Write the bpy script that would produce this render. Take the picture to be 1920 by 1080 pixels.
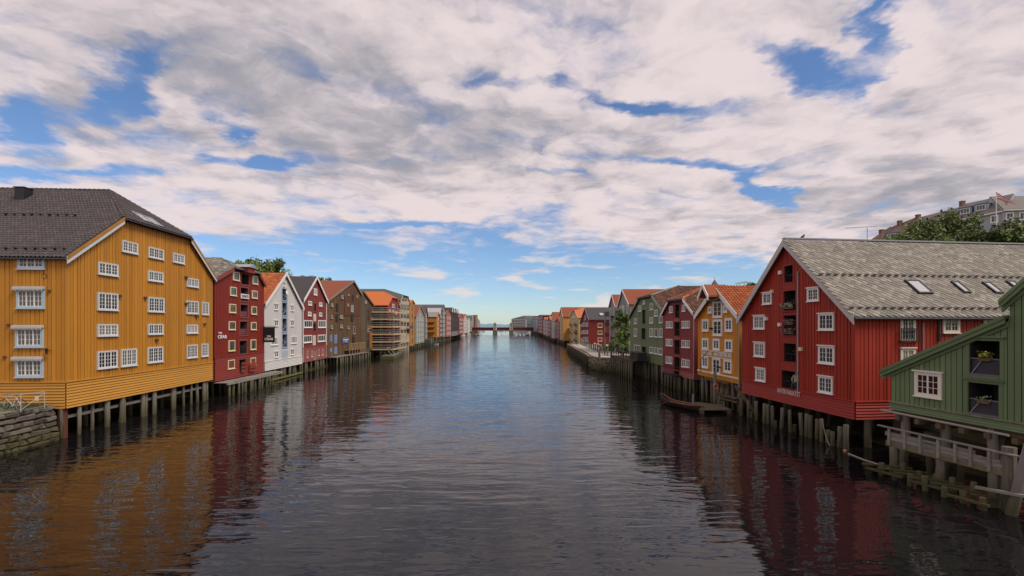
import bpy, math, random
from mathutils import Vector, Matrix

random.seed(7)
for o in list(bpy.data.objects):
    bpy.data.objects.remove(o)
SC = bpy.context.scene
COL = SC.collection

# ------------------------------------------------------------------ camera
F, EYE, CX, HY = 853.3, 7.5, 960.0, 611.0      # survey constants of the photograph (focal, eye height, centre, horizon)
cam_d = bpy.data.cameras.new('camera')
cam = bpy.data.objects.new('camera', cam_d)
COL.objects.link(cam)
cam.location = (0, 0, EYE)
cam.rotation_euler = (math.radians(90), 0, 0)
cam_d.sensor_width = 36.0
cam_d.lens = 16.0
cam_d.shift_y = (HY - 540.0) / 1920.0
cam_d.clip_end = 20000
cam_d.clip_start = 0.1
SC.camera = cam

# ------------------------------------------------------------------ sun and sky
SUN_EL = math.radians(50)
SUN_DIR = Vector((0.75, -0.40, 0.0)).normalized() * math.cos(SUN_EL)
SUN_DIR.z = math.sin(SUN_EL)
sun_d = bpy.data.lights.new('sun', 'SUN')
sun_d.energy = 1.9
sun_d.angle = math.radians(24)
sun_d.color = (1.0, 0.94, 0.86)
sun = bpy.data.objects.new('sun', sun_d)
COL.objects.link(sun)
sun.rotation_euler = (-SUN_DIR).to_track_quat('-Z', 'Y').to_euler()
sun.location = (60, -40, 80)

SC.view_settings.view_transform = 'Standard'
SC.view_settings.look = 'None'
SC.view_settings.exposure = 0.42
SC.view_settings.gamma = 1.0
SC.render.engine = 'CYCLES'

world = bpy.data.worlds.new('World')
SC.world = world
world.use_nodes = True


def build_world():
    nt = world.node_tree
    nt.nodes.clear()
    N, L = nt.nodes, nt.links

    def math_(op, a, b=None, c=None, clamp=False):
        n = N.new('ShaderNodeMath')
        n.operation = op
        n.use_clamp = clamp
        for i, v in enumerate((a, b, c)):
            if v is None:
                continue
            if isinstance(v, (int, float)):
                n.inputs[i].default_value = v
            else:
                L.new(v, n.inputs[i])
        return n.outputs[0]

    def mrange(v, a, b, c, d):
        n = N.new('ShaderNodeMapRange')
        n.interpolation_type = 'SMOOTHSTEP'
        L.new(v, n.inputs[0])
        for i, x in enumerate((a, b, c, d)):
            n.inputs[1 + i].default_value = x
        return n.outputs[0]

    def noise(vec, scale, detail, rough, dist=0.0, lac=2.0):
        n = N.new('ShaderNodeTexNoise')
        n.inputs['Scale'].default_value = scale
        n.inputs['Detail'].default_value = detail
        n.inputs['Roughness'].default_value = rough
        n.inputs['Distortion'].default_value = dist
        n.inputs['Lacunarity'].default_value = lac
        L.new(vec, n.inputs['Vector'])
        return n.outputs[0]

    def mix(f, a, b):
        n = N.new('ShaderNodeMix')
        n.data_type = 'RGBA'
        for sock, v in ((n.inputs[0], f), (n.inputs[6], a), (n.inputs[7], b)):
            if isinstance(v, tuple):
                sock.default_value = v
            elif isinstance(v, (int, float)):
                sock.default_value = v
            else:
                L.new(v, sock)
        return n.outputs[2]

    sky = N.new('ShaderNodeTexSky')
    sky.sky_type = 'NISHITA'
    sky.sun_disc = False
    sky.sun_elevation = SUN_EL
    sky.sun_rotation = math.atan2(SUN_DIR.x, SUN_DIR.y)
    sky.altitude = 10
    sky.air_density = 1.0
    sky.dust_density = 0.25
    sky.ozone_density = 1.6
    tc = N.new('ShaderNodeTexCoord')
    sep = N.new('ShaderNodeSeparateXYZ')
    L.new(tc.outputs['Generated'], sep.inputs[0])
    dx, dy, dz = sep.outputs
    zz = math_('ADD', math_('MAXIMUM', dz, 0.0), CLOUD_CURVE)
    # position on a cloud layer above the eye; the added term keeps the far clouds from thinning to lines
    u = math_('DIVIDE', dx, zz)
    v = math_('DIVIDE', dy, zz)
    comb = N.new('ShaderNodeCombineXYZ')
    L.new(u, comb.inputs[0])
    L.new(v, comb.inputs[1])
    P = comb.outputs[0]

    def warp(vec, scale, amt, seed):
        n = N.new('ShaderNodeTexNoise')
        n.inputs['Scale'].default_value = scale
        n.inputs['Detail'].default_value = 5
        n.inputs['Roughness'].default_value = 0.6
        m = N.new('ShaderNodeMapping')
        m.inputs['Location'].default_value = (seed, seed * .7, seed * .3)
        L.new(vec, m.inputs['Vector'])
        L.new(m.outputs[0], n.inputs['Vector'])
        s1 = N.new('ShaderNodeVectorMath')
        s1.operation = 'SUBTRACT'
        L.new(n.outputs[1], s1.inputs[0])
        s1.inputs[1].default_value = (.5, .5, .5)
        s2 = N.new('ShaderNodeVectorMath')
        s2.operation = 'MULTIPLY_ADD'
        L.new(s1.outputs[0], s2.inputs[0])
        s2.inputs[1].default_value = (amt, amt, 0)
        L.new(vec, s2.inputs[2])
        return s2.outputs[0]

    def mapped(vec, loc, rot, sc):
        m = N.new('ShaderNodeMapping')
        m.inputs['Location'].default_value = loc
        m.inputs['Rotation'].default_value = (0, 0, math.radians(rot))
        m.inputs['Scale'].default_value = sc
        L.new(vec, m.inputs['Vector'])
        return m.outputs[0]
    Pw = warp(P, 1.5, 0.34, 3.0)
    Pw = warp(Pw, 5.0, 0.09, 9.0)
    big = noise(mapped(P, (2.3, 1.1, 0), 0, (1, 1, 1)), 0.55, 2.0, 0.5)

    def field(vec):
        puff = noise(mapped(vec, (3.1, 7.7, 0), -35, (0.85, 1.2, 1)), 1.6, 8.0, 0.55, 0.0)
        fine = noise(vec, 5.2, 5.0, 0.6, 0.0)
        return math_('ADD', math_('MULTIPLY', puff, 0.66), math_('MULTIPLY', fine, 0.34))
    dens = field(Pw)
    # the same field a step towards the sun: its fall gives the lit and the shaded flanks of each puff
    toward = field(mapped(Pw, (SUN_DIR.x * 0.16, SUN_DIR.y * 0.16, 0), 0, (1, 1, 1)))
    flank = math_('SUBTRACT', dens, toward)
    dens = math_('ADD', dens, math_('MULTIPLY', math_('SUBTRACT', big, 0.5), 0.16))
    # the bank of cloud ends to the north (far down the river), ragged
    sepw = N.new('ShaderNodeSeparateXYZ')
    L.new(Pw, sepw.inputs[0])
    edge = math_('ADD', sepw.outputs[1], math_('MULTIPLY', math_('SUBTRACT', big, 0.5), 1.6))
    edge = math_('SUBTRACT', edge, math_('MULTIPLY', sepw.outputs[0], 0.22))
    cover = mrange(edge, EDGE0, EDGE1, COVER, -0.09)
    dens = math_('ADD', dens, cover)
    # openings in the layer where the blue shows: centre u, v, rotation, half sizes, strength
    Ph = warp(warp(P, 2.2, 0.55, 17.0), 8.0, 0.10, 5.0)
    for (cu, cv, rot, su, sv, amp) in HOLES:
        m = N.new('ShaderNodeMapping')
        m.vector_type = 'TEXTURE'
        m.inputs['Location'].default_value = (cu, cv, 0)
        m.inputs['Rotation'].default_value = (0, 0, math.radians(rot))
        m.inputs['Scale'].default_value = (su, sv, 1)
        L.new(Ph, m.inputs['Vector'])
        ln = N.new('ShaderNodeVectorMath')
        ln.operation = 'LENGTH'
        L.new(m.outputs[0], ln.inputs[0])
        hole = mrange(ln.outputs['Value'], 0.0, 1.8, amp * 1.1, 0.0)
        dens = math_('SUBTRACT', dens, hole)
    mask = mrange(dens, 0.45, 0.69, 0.0, 0.98)
    # thickness decides white or grey; a second, wider field gives the dark bellies
    belly = noise(mapped(Pw, BELLY_LOC, -38, (0.7, 1.3, 1)), 0.8, 4.0, 0.45, 0.2)
    b2 = noise(mapped(Pw, (5.5, 2.2, 0), 20, (1, 1.3, 1)), 3.6, 6.0, 0.55, 0.2)
    sh = math_('ADD', math_('MULTIPLY', belly, 0.55), math_('MULTIPLY', b2, 0.45))
    sh = math_('SUBTRACT', sh, math_('MULTIPLY', flank, 0.55))
    shade = mrange(sh, 0.42, 0.70, 0.0, 1.0)
    cloud = mix(shade, CLOUD_LIGHT, CLOUD_DARK)
    # a few small fair-weather clouds low over the fjord
    comb2 = N.new('ShaderNodeCombineXYZ')
    L.new(math_('MULTIPLY', dx, 7.0), comb2.inputs[0])
    L.new(math_('MULTIPLY', dz, 34.0), comb2.inputs[1])
    L.new(math_('MULTIPLY', dy, 7.0), comb2.inputs[2])
    ln_ = noise(comb2.outputs[0], 1.0, 7.0, 0.55, 0.25)
    band = math_('MULTIPLY', mrange(dz, 0.0, 0.03, 0.35, 1.0), mrange(dz, 0.11, 0.24, 1.0, 0.0))
    lmask = math_('MULTIPLY', mrange(ln_, 0.53, 0.66, 0.0, 0.85), band)
    skyc = N.new('ShaderNodeMix')
    skyc.data_type = 'RGBA'
    skyc.blend_type = 'MULTIPLY'
    skyc.inputs[0].default_value = 1.0
    L.new(sky.outputs[0], skyc.inputs[6])
    skyc.inputs[7].default_value = SKY_TINT
    c = mix(lmask, skyc.outputs[2], CLOUD_LOW)
    c = mix(mask, c, cloud)
    bg = N.new('ShaderNodeBackground')
    bg.inputs['Strength'].default_value = SKY_STRENGTH
    L.new(c, bg.inputs['Color'])
    out = N.new('ShaderNodeOutputWorld')
    L.new(bg.outputs[0], out.inputs['Surface'])


def cloud_uv(px, py):
    d = Vector(((px - CX) / F, 1.0, (HY - py) / F)).normalized()
    return (d.x / (d.z + CLOUD_CURVE), d.y / (d.z + CLOUD_CURVE))


CLOUD_CURVE = 0.10
EDGE0, EDGE1, COVER = 2.6, 4.1, 0.20
BELLY_LOC = (1.07, 1.11, 4.0)
SKY_STRENGTH = 0.10
SKY_TINT = (0.66, 0.78, 0.95, 1)
CLOUD_LIGHT = (6.15, 5.3, 5.3, 1)
CLOUD_DARK = (2.75, 2.65, 2.95, 1)
CLOUD_LOW = (6.0, 5.4, 5.2, 1)
HOLES = []
for (px, py, rot, su, sv, amp) in (
        (235, 165, -30, 0.34, 0.09, 0.30), (500, 300, -5, 0.16, 0.07, 0.26), (452, 246, -50, 0.10, 0.05, 0.22),
        (1510, 140, 32, 0.25, 0.09, 0.34), (1450, 362, 40, 0.45, 0.07, 0.32), (20, 245, -45, 0.35, 0.10, 0.24),
        (1240, 205, 0, 0.3, 0.06, 0.17), (905, 150, 0, 0.08, 0.05, 0.15), (1270, 300, 0, 0.3, 0.06, 0.2),
        (1010, 140, 0, 0.09, 0.06, 0.15), (1650, 50, 60, 0.28, 0.05, 0.24), (100, 330, 0, 0.6, 0.08, 0.2),
        (1050, 320, 20, 0.3, 0.05, 0.14), (1150, 180, 30, 0.2, 0.05, 0.15), (720, 420, 0, 0.5, 0.06, 0.18)):
    HOLES.append((*cloud_uv(px, py), rot, su, sv, amp))
build_world()

# ------------------------------------------------------------------ materials
MATS = {}


def mat(name, rgb, rough=0.65, var=0.16, scale=1.2, stretch=(1, 1, 0.12), board=0.0, bvar=0.10, tone=False, tonev=0.35,
        grime=0.0, algae=False, metal=0.0, bump=0.0, emit=None, second=None, spec=0.4, bscale=30.0, horiz=0.0, orand=0.0):
    if name in MATS:
        return MATS[name]
    m = bpy.data.materials.new(name)
    m.use_nodes = True
    nt = m.node_tree
    N, L = nt.nodes, nt.links
    p = N['Principled BSDF']
    p.inputs['Roughness'].default_value = rough
    p.inputs['Metallic'].default_value = metal
    p.inputs['Specular IOR Level'].default_value = spec
    tc = N.new('ShaderNodeTexCoord')
    mp = N.new('ShaderNodeMapping')
    mp.inputs['Scale'].default_value = stretch
    L.new(tc.outputs['Object'], mp.inputs['Vector'])
    nz = N.new('ShaderNodeTexNoise')
    nz.inputs['Scale'].default_value = scale
    nz.inputs['Detail'].default_value = 7
    nz.inputs['Roughness'].default_value = 0.65
    L.new(mp.outputs[0], nz.inputs['Vector'])

    def mth(op, a, b, clamp=False):
        n = N.new('ShaderNodeMath')
        n.operation = op
        n.use_clamp = clamp
        for i, v in enumerate((a, b)):
            if isinstance(v, (int, float)):
                n.inputs[i].default_value = v
            else:
                L.new(v, n.inputs[i])
        return n.outputs[0]

    def mixc(f, a, b, blend='MIX'):
        n = N.new('ShaderNodeMix')
        n.data_type = 'RGBA'
        n.blend_type = blend
        for sock, v in ((n.inputs[0], f), (n.inputs[6], a), (n.inputs[7], b)):
            if isinstance(v, tuple):
                sock.default_value = v
            elif isinstance(v, (int, float)):
                sock.default_value = v
            else:
                L.new(v, sock)
        return n.outputs[2]
    k = mth('MULTIPLY_ADD', nz.outputs[0], 2 * var)
    k.node.inputs[2].default_value = 1.0 - var
    if board or horiz:
        sep = N.new('ShaderNodeSeparateXYZ')
        L.new(tc.outputs['Object'], sep.inputs[0])
        if board:
            q = mth('FLOOR', mth('DIVIDE', mth('ADD', sep.outputs[0], mth('MULTIPLY', sep.outputs[1], 1.0)), board), 0)
        else:
            q = mth('FLOOR', mth('DIVIDE', sep.outputs[2], horiz), 0)
        wn = N.new('ShaderNodeTexWhiteNoise')
        wn.noise_dimensions = '1D'
        L.new(q, wn.inputs['W'])
        b = mth('MULTIPLY_ADD', wn.outputs[0], 2 * bvar)
        b.node.inputs[2].default_value = 1.0 - bvar
        k = mth('MULTIPLY', k, b)
    if tone:
        at = N.new('ShaderNodeAttribute')
        at.attribute_name = 'tone'
        b = mth('MULTIPLY_ADD', at.outputs['Fac'], 2 * tonev)
        b.node.inputs[2].default_value = 1.0 - tonev
        k = mth('MULTIPLY', k, b)
    base = (*rgb, 1)
    col = base
    if second:
        if tone:
            f = N.new('ShaderNodeMapRange')
            f.inputs[1].default_value = 0.45
            f.inputs[2].default_value = 0.9
            L.new(at.outputs['Fac'], f.inputs[0])
        else:
            n2 = N.new('ShaderNodeTexNoise')
            n2.inputs['Scale'].default_value = scale * 0.7
            n2.inputs['Detail'].default_value = 9
            n2.inputs['Roughness'].default_value = 0.7
            mp3 = N.new('ShaderNodeMapping')
            mp3.inputs['Location'].default_value = (13, 5, 2)
            mp3.inputs['Scale'].default_value = stretch
            L.new(tc.outputs['Object'], mp3.inputs['Vector'])
            L.new(mp3.outputs[0], n2.inputs['Vector'])
            f = N.new('ShaderNodeMapRange')
            f.inputs[1].default_value = 0.42
            f.inputs[2].default_value = 0.68
            L.new(n2.outputs[0], f.inputs[0])
        col = mixc(f.outputs[0], base, (*second, 1))
    if orand:
        oi = N.new('ShaderNodeObjectInfo')
        b = mth('MULTIPLY_ADD', oi.outputs['Random'], 2 * orand)
        b.node.inputs[2].default_value = 1.0 - orand
        k = mth('MULTIPLY', k, b)
    cc = N.new('ShaderNodeCombineXYZ')
    for i in range(3):
        L.new(k, cc.inputs[i])
    out = mixc(1.0, col, cc.outputs[0], 'MULTIPLY')
    if grime:
        n3 = N.new('ShaderNodeTexNoise')
        n3.inputs['Scale'].default_value = 0.55
        n3.inputs['Detail'].default_value = 10
        n3.inputs['Roughness'].default_value = 0.75
        mp4 = N.new('ShaderNodeMapping')
        mp4.inputs['Scale'].default_value = (1.6, 1.6, 0.35)
        L.new(tc.outputs['Object'], mp4.inputs['Vector'])
        L.new(mp4.outputs[0], n3.inputs['Vector'])
        g = N.new('ShaderNodeMapRange')
        g.inputs[1].default_value = 0.5
        g.inputs[2].default_value = 0.78
        g.inputs[4].default_value = grime
        L.new(n3.outputs[0], g.inputs[0])
        out = mixc(g.outputs[0], out, (0.05, 0.04, 0.032, 1))
    if algae:
        geo = N.new('ShaderNodeNewGeometry')
        s2 = N.new('ShaderNodeSeparateXYZ')
        L.new(geo.outputs['Position'], s2.inputs[0])
        zz = mth('ADD', s2.outputs[2], mth('MULTIPLY', nz.outputs[0], -1.1))
        f = N.new('ShaderNodeMapRange')
        f.inputs[1].default_value = -0.3
        f.inputs[2].default_value = 0.95
        f.inputs[3].default_value = 0.85
        f.inputs[4].default_value = 0.0
        L.new(zz, f.inputs[0])
        out = mixc(f.outputs[0], out, (0.06, 0.055, 0.014, 1))
    L.new(out, p.inputs['Base Color'])
    if bump:
        bn = N.new('ShaderNodeBump')
        bn.inputs['Strength'].default_value = bump
        bn.inputs['Distance'].default_value = 0.03
        n4 = N.new('ShaderNodeTexNoise')
        n4.inputs['Scale'].default_value = bscale
        n4.inputs['Detail'].default_value = 4
        L.new(mp.outputs[0], n4.inputs['Vector'])
        L.new(n4.outputs[0], bn.inputs['Height'])
        L.new(bn.outputs[0], p.inputs['Normal'])
    if emit:
        p.inputs['Emission Color'].default_value = (*emit[0], 1)
        p.inputs['Emission Strength'].default_value = emit[1]
    MATS[name] = m
    return m


def glass_mat(name, rgb=(0.02, 0.022, 0.026), rough=0.06, var=0.8):
    m = mat(name, rgb, rough=rough, var=var, scale=0.35, stretch=(1, 1, 1), spec=0.5, bump=0.05, bscale=1.3)
    m.node_tree.nodes['Principled BSDF'].inputs['IOR'].default_value = 1.5
    return m


# ------------------------------------------------------------------ mesh helpers
class MB:
    def __init__(s, M=None):
        s.v, s.f, s.t, s.M = [], [], [], M

    def add(s, vs, fs, tone=0.5):
        n = len(s.v)
        if s.M is not None:
            vs = [s.M @ Vector(p) for p in vs]
        s.v.extend([tuple(p) for p in vs])
        for f in fs:
            s.f.append(tuple(i + n for i in f))
            s.t.append(tone)
        return s

    def box(s, x0, x1, y0, y1, z0, z1, tone=0.5):
        v = [(x0, y0, z0), (x1, y0, z0), (x1, y1, z0), (x0, y1, z0), (x0, y0, z1), (x1, y0, z1), (x1, y1, z1), (x0, y1, z1)]
        return s.add(v, [(0, 3, 2, 1), (4, 5, 6, 7), (0, 1, 5, 4), (1, 2, 6, 5), (2, 3, 7, 6), (3, 0, 4, 7)], tone)

    def prism(s, pts, vec, tone=0.5):
        n = len(pts)
        vec = Vector(vec)
        a = [Vector(p) for p in pts]
        b = [p + vec for p in a]
        fs = [tuple(range(n)), tuple(range(2 * n - 1, n - 1, -1))]
        for i in range(n):
            j = (i + 1) % n
            fs.append((i, j, n + j, n + i))
        return s.add(a + b, fs, tone)

    def tube(s, p, q, r0, r1=None, n=8, tone=0.5):
        r1 = r0 if r1 is None else r1
        p, q = Vector(p), Vector(q)
        d = (q - p)
        if d.length < 1e-6:
            return s
        d.normalize()
        a = d.orthogonal().normalized()
        b = d.cross(a)
        vs = []
        for c, r in ((p, r0), (q, r1)):
            for i in range(n):
                t = 2 * math.pi * i / n
                vs.append(c + a * (r * math.cos(t)) + b * (r * math.sin(t)))
        fs = [(i, (i + 1) % n, n + (i + 1) % n, n + i) for i in range(n)]
        fs += [tuple(range(n - 1, -1, -1)), tuple(range(n, 2 * n))]
        return s.add(vs, fs, tone)

    def beam(s, p, q, w, h, tone=0.5):
        """rectangular bar from p to q, width w (horizontal) and height h"""
        p, q = Vector(p), Vector(q)
        d = (q - p).normalized()
        a = d.cross(Vector((0, 0, 1)))
        if a.length < 1e-4:
            a = Vector((1, 0, 0))
        a.normalize()
        b = a.cross(d).normalized()
        a = a * (w / 2)
        b = b * (h / 2)
        vs = [p - a - b, p + a - b, p + a + b, p - a + b, q - a - b, q + a - b, q + a + b, q - a + b]
        return s.add(vs, [(0, 1, 2, 3), (7, 6, 5, 4), (0, 4, 5, 1), (1, 5, 6, 2), (2, 6, 7, 3), (3, 7, 4, 0)], tone)

    def mesh(s, name):
        me = bpy.data.meshes.new(name)
        me.from_pydata(s.v, [], s.f)
        me.update()
        if any(t != 0.5 for t in s.t):
            at = me.attributes.new('tone', 'FLOAT', 'FACE')
            at.data.foreach_set('value', s.t)
        return me

    def build(s, name, material, parent=None, smooth=False, kind=None):
        me = s.mesh(name)
        o = link(name, me, parent)
        if material:
            me.materials.append(material)
        if smooth:
            me.polygons.foreach_set('use_smooth', [True] * len(me.polygons))
        if kind:
            o['kind'] = kind
        return o


def link(name, data, parent=None, loc=None, rot=None):
    o = bpy.data.objects.new(name, data)
    COL.objects.link(o)
    if parent is not None:
        o.parent = parent
    if loc is not None:
        o.location = loc
    if rot is not None:
        o.rotation_euler = rot
    return o


def tag(o, label, cat, group=None):
    o['label'] = label
    o['category'] = cat
    if group:
        o['group'] = group
    return o


def thing(name, label, cat, loc=(0, 0, 0), rotz=0.0, group=None):
    o = link(name, None, None, loc, (0, 0, rotz))
    o.empty_display_size = 0.5
    return tag(o, label, cat, group)


def at(px, py, Y):
    """point of the place seen at a given spot of the photograph, Y metres down the river"""
    return Vector(((px - CX) / F * Y, Y, EYE - (py - HY) / F * Y))


def on_water(px, py, z=0.0):
    Y = (EYE - z) * F / (py - HY)
    return Vector(((px - CX) / F * Y, Y, z))


def text_mesh(s, size, name='lettering', extrude=0.01):
    cu = bpy.data.curves.new(name, 'FONT')
    cu.body = s
    cu.size = size
    cu.extrude = extrude
    cu.offset = 0.022 * size
    cu.align_x = 'CENTER'
    cu.align_y = 'CENTER'
    t = bpy.data.objects.new(name, cu)
    COL.objects.link(t)
    dg = bpy.context.evaluated_depsgraph_get()
    me = bpy.data.meshes.new_from_object(t.evaluated_get(dg))
    bpy.data.objects.remove(t)
    return me


# ------------------------------------------------------------------ palette
WHITE = mat('white_paint', (0.80, 0.78, 0.74), var=0.08, rough=0.5)
CREAM = mat('cream_paint', (0.72, 0.62, 0.36), var=0.08, rough=0.5)
GREYW = mat('grey_white_paint', (0.56, 0.59, 0.62), var=0.08, rough=0.5)
GLASS = glass_mat('window_glass')
GLASS2 = glass_mat('window_glass_curtained', (0.12, 0.115, 0.10), 0.08, 0.9)
GLASS4 = glass_mat('window_glass_blinds', (0.22, 0.21, 0.18), 0.1, 0.5)
GLASS5 = glass_mat('window_glass_greenish', (0.05, 0.06, 0.05), 0.04, 0.9)
GLASS3 = glass_mat('window_glass_blue', (0.05, 0.07, 0.10), 0.05, 0.6)
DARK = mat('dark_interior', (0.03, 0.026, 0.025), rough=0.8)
BLACK = mat('black_metal', (0.02, 0.02, 0.022), rough=0.45)
PILE = mat('piling_wood', (0.19, 0.165, 0.13), orand=.25, rough=0.85, var=0.5, scale=3.0, stretch=(1, 1, 0.15), algae=True, bump=0.4)
DECKW = mat('weathered_wood', (0.25, 0.225, 0.195), orand=.2, rough=0.85, var=0.4, scale=2.5, stretch=(0.4, 0.4, 1), bump=0.3, bscale=18)
OLDW = mat('old_brown_wood', (0.13, 0.085, 0.05), rough=0.85, var=0.4, scale=2.5, bump=0.3, bscale=18)
ZINC = mat('zinc_sheet', (0.30, 0.31, 0.33), rough=0.4, var=0.12)
GUTTER = mat('dark_gutter', (0.055, 0.052, 0.058), rough=0.45, var=0.1)
SKYLIGHT = glass_mat('skylight_glass', (0.45, 0.45, 0.46), 0.08, 0.15)
STONE = mat('quay_stone', (0.095, 0.078, 0.061), rough=0.9, var=0.45, scale=2.2, stretch=(1, 1, 1), bump=0.6, bscale=9, algae=True, second=(0.15, 0.13, 0.105), orand=.4)
MUD = mat('mud_bank', (0.045, 0.037, 0.028), rough=0.9, var=0.5, scale=1.0, stretch=(1, 1, 1), bump=0.6, bscale=5, algae=True)


def tiles_mat(name, rgb, second, tonev=0.28, rough=0.7, spec=0.4):
    return mat(name, rgb, rough=rough, var=0.3, scale=.9, stretch=(1, 1, .6), tone=True, tonev=tonev, second=second, spec=spec, grime=.3)


# ------------------------------------------------------------------ windows
WCACHE = {}


def window(parent, M, w, h, n=2, nx=2, nz=3, cas=0.08, sash=0.035, cm=None, sm=None, gm=None, proud=0.07, head=0.0, sill=0.04, name='window'):
    """casing with a sash-and-glazing-bar frame and the glass, standing on a wall plane given by M (origin bottom left)"""
    cm = cm or WHITE
    sm = sm or cm
    gm = gm or random.choice((GLASS, GLASS, GLASS5, GLASS5, GLASS2, GLASS4))
    w, h = max(w, .2), max(h, .2)
    key = (round(w, 1), round(h, 1), n, nx, nz, cas, sash, cm.name, sm.name, gm.name, proud, head, sill)
    if key not in WCACHE:
        w0, h0 = key[0], key[1]
        a = MB()
        a.box(0, cas, -proud, .06, 0, h0)
        a.box(w0 - cas, w0, -proud, .06, 0, h0)
        a.box(cas, w0 - cas, -proud, .06, h0 - cas, h0)
        a.box(cas, w0 - cas, -proud, .06, 0, cas)
        if sill:
            a.box(-sill, w0 + sill, -proud - 0.06, 0, -0.05, 0)
        if head:
            a.box(-head, w0 + head, -proud - 0.07, 0, h0, h0 + 0.07)
        am = a.mesh('window')
        am.materials.append(cm)
        b = MB()
        g = MB()
        iw = w0 - 2 * cas
        ih = h0 - 2 * cas
        cw = iw / n
        yo = -proud + 0.015
        for i in range(n):
            x0 = cas + i * cw
            x1 = x0 + cw
            b.box(x0, x0 + sash, yo, 0, cas, cas + ih)
            b.box(x1 - sash, x1, yo, 0, cas, cas + ih)
            b.box(x0 + sash, x1 - sash, yo, 0, cas, cas + sash)
            b.box(x0 + sash, x1 - sash, yo, 0, cas + ih - sash, cas + ih)
            bar = 0.022
            for j in range(1, nx):
                xx = x0 + sash + (cw - 2 * sash) * j / nx
                b.box(xx - bar / 2, xx + bar / 2, yo + 0.008, 0, cas + sash, cas + ih - sash)
            for j in range(1, nz):
                zc = cas + sash + (ih - 2 * sash) * j / nz
                b.box(x0 + sash, x1 - sash, yo + 0.011, 0, zc - bar / 2, zc + bar / 2)
            tl = random.uniform(-0.006, 0.006)
            g.add([(x0 + .01, -0.02 + tl, cas + .01), (x1 - .01, -0.02 - tl, cas + .01), (x1 - .01, -0.02 - tl, cas + ih - .01), (x0 + .01, -0.02 + tl, cas + ih - .01)], [(0, 1, 2, 3)])
        bm_ = b.mesh('sash')
        bm_.materials.append(sm)
        gg = g.mesh('pane')
        gg.materials.append(gm)
        WCACHE[key] = (am, bm_, gg, w0, h0)
    am, bm_, gg, w0, h0 = WCACHE[key]
    wo = link(name, am, parent)
    wo.matrix_local = M @ Matrix.Diagonal((w / w0, 1, h / h0, 1))
    link('sash', bm_, wo)
    link('pane', gg, wo)
    return wo


# ------------------------------------------------------------------ houses
class Face:
    """a wall plane: world plan origin O and direction d (left to right seen from outside), M = face -> house local"""

    def __init__(s, O, d, M, length):
        s.O, s.d, s.M, s.length = O, d, M, length

    def uv(s, px, py):
        k = (px - CX) / F
        u = (k * s.O.y - s.O.x) / (s.d.x - k * s.d.y)
        Y = s.O.y + u * s.d.y
        return u, EYE - (py - HY) * Y / F

    def rect(s, x0, x1, y0, y1):
        """u0, u1, z0, z1 of something seen between x0..x1, its top / bottom at mid width y0 / y1"""
        xm = (x0 + x1) / 2
        zt = s.uv(xm, y0)[1]
        zb = s.uv(xm, y1)[1]
        return s.uv(x0, y0)[0], s.uv(x1, y0)[0], zb, zt


def pin(poly, x, y):
    c = False
    n = len(poly)
    for i in range(n):
        x1, y1 = poly[i]
        x2, y2 = poly[i - 1]
        if (y1 > y) != (y2 > y) and x < (x2 - x1) * (y - y1) / (y2 - y1) + x1:
            c = not c
    return c


def lay_tiles(mb, poly, kind, off, tw=0.28, tl=0.34):
    """cover a sloping polygon with pantiles or diamond-laid slates"""
    P = [Vector(p) for p in poly]
    n = Vector((0, 0, 0))
    for i in range(len(P)):
        n += P[i].cross(P[(i + 1) % len(P)])
    n.normalize()
    if n.z < 0:
        n = -n
    hd = n.cross(Vector((0, 0, 1)))
    if hd.length < 1e-5:
        return
    hd.normalize()
    sd = n.cross(hd).normalized()
    if sd.z < 0:
        sd = -sd
        hd = -hd
    O = min(P, key=lambda p: p.z) + n * off
    q = [((p - O).dot(hd), (p - O).dot(sd)) for p in P]
    s0, s1 = min(a for a, b in q), max(a for a, b in q)
    t0, t1 = min(b for a, b in q), max(b for a, b in q)

    def W(a, b, c):
        return O + hd * a + sd * b + n * c
    if kind == 'pantile':
        rows = int((t1 - t0) / tl) + 1
        cols = int((s1 - s0) / tw) + 1
        prof = ((0, 0.0), (0.16, 0.07), (0.42, 0.08), (0.66, 0.01), (1.0, 0.0))
        for r in range(rows):
            tb = t0 + r * tl
            for c in range(cols):
                sb = s0 + c * tw
                if not pin(q, sb + tw / 2, tb + tl / 2):
                    continue
                vs = []
                jt = random.uniform(-0.008, 0.008)
                for (a, h) in prof:
                    vs.append(W(sb + a * tw, tb - 0.03 + jt, h + 0.045))
                for (a, h) in prof:
                    vs.append(W(sb + a * tw, tb + tl, h + 0.005))
                for (a, h) in prof:
                    vs.append(W(sb + a * tw, tb - 0.03 + jt, h + 0.015))
                fs = [(i, i + 1, 6 + i, 5 + i) for i in range(4)] + [(10 + i, 11 + i, 1 + i, i) for i in range(4)]
                mb.add(vs, fs, min(max(random.gauss(0.5, 0.2), 0), 0.999))
    else:
        st = tw
        R = int((t1 - t0) / (st / 2)) + 2
        C = int((s1 - s0) / st) + 2
        for r in range(R):
            tb = t0 + r * st / 2
            for c in range(C):
                sb = s0 + (c + 0.5 * (r % 2)) * st
                if not pin(q, sb, tb - st * .4) or not pin(q, sb, tb):
                    continue
                e = st * 0.56
                j = random.uniform(-0.012, 0.012)
                lift = 0.05 + random.uniform(-0.006, 0.012)
                vs = [W(sb + j, tb - e, lift), W(sb + e, tb + j, lift * .6), W(sb, tb + e, 0.004), W(sb - e, tb - j, lift * .6),
                      W(sb + j, tb - e, lift - .028), W(sb + e, tb + j, lift * .6 - .028), W(sb - e, tb - j, lift * .6 - .028)]
                mb.add(vs, [(0, 1, 2, 3), (4, 5, 1, 0), (3, 6, 4, 0)], min(max(random.gauss(0.5, 0.24), 0), 0.999))


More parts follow.
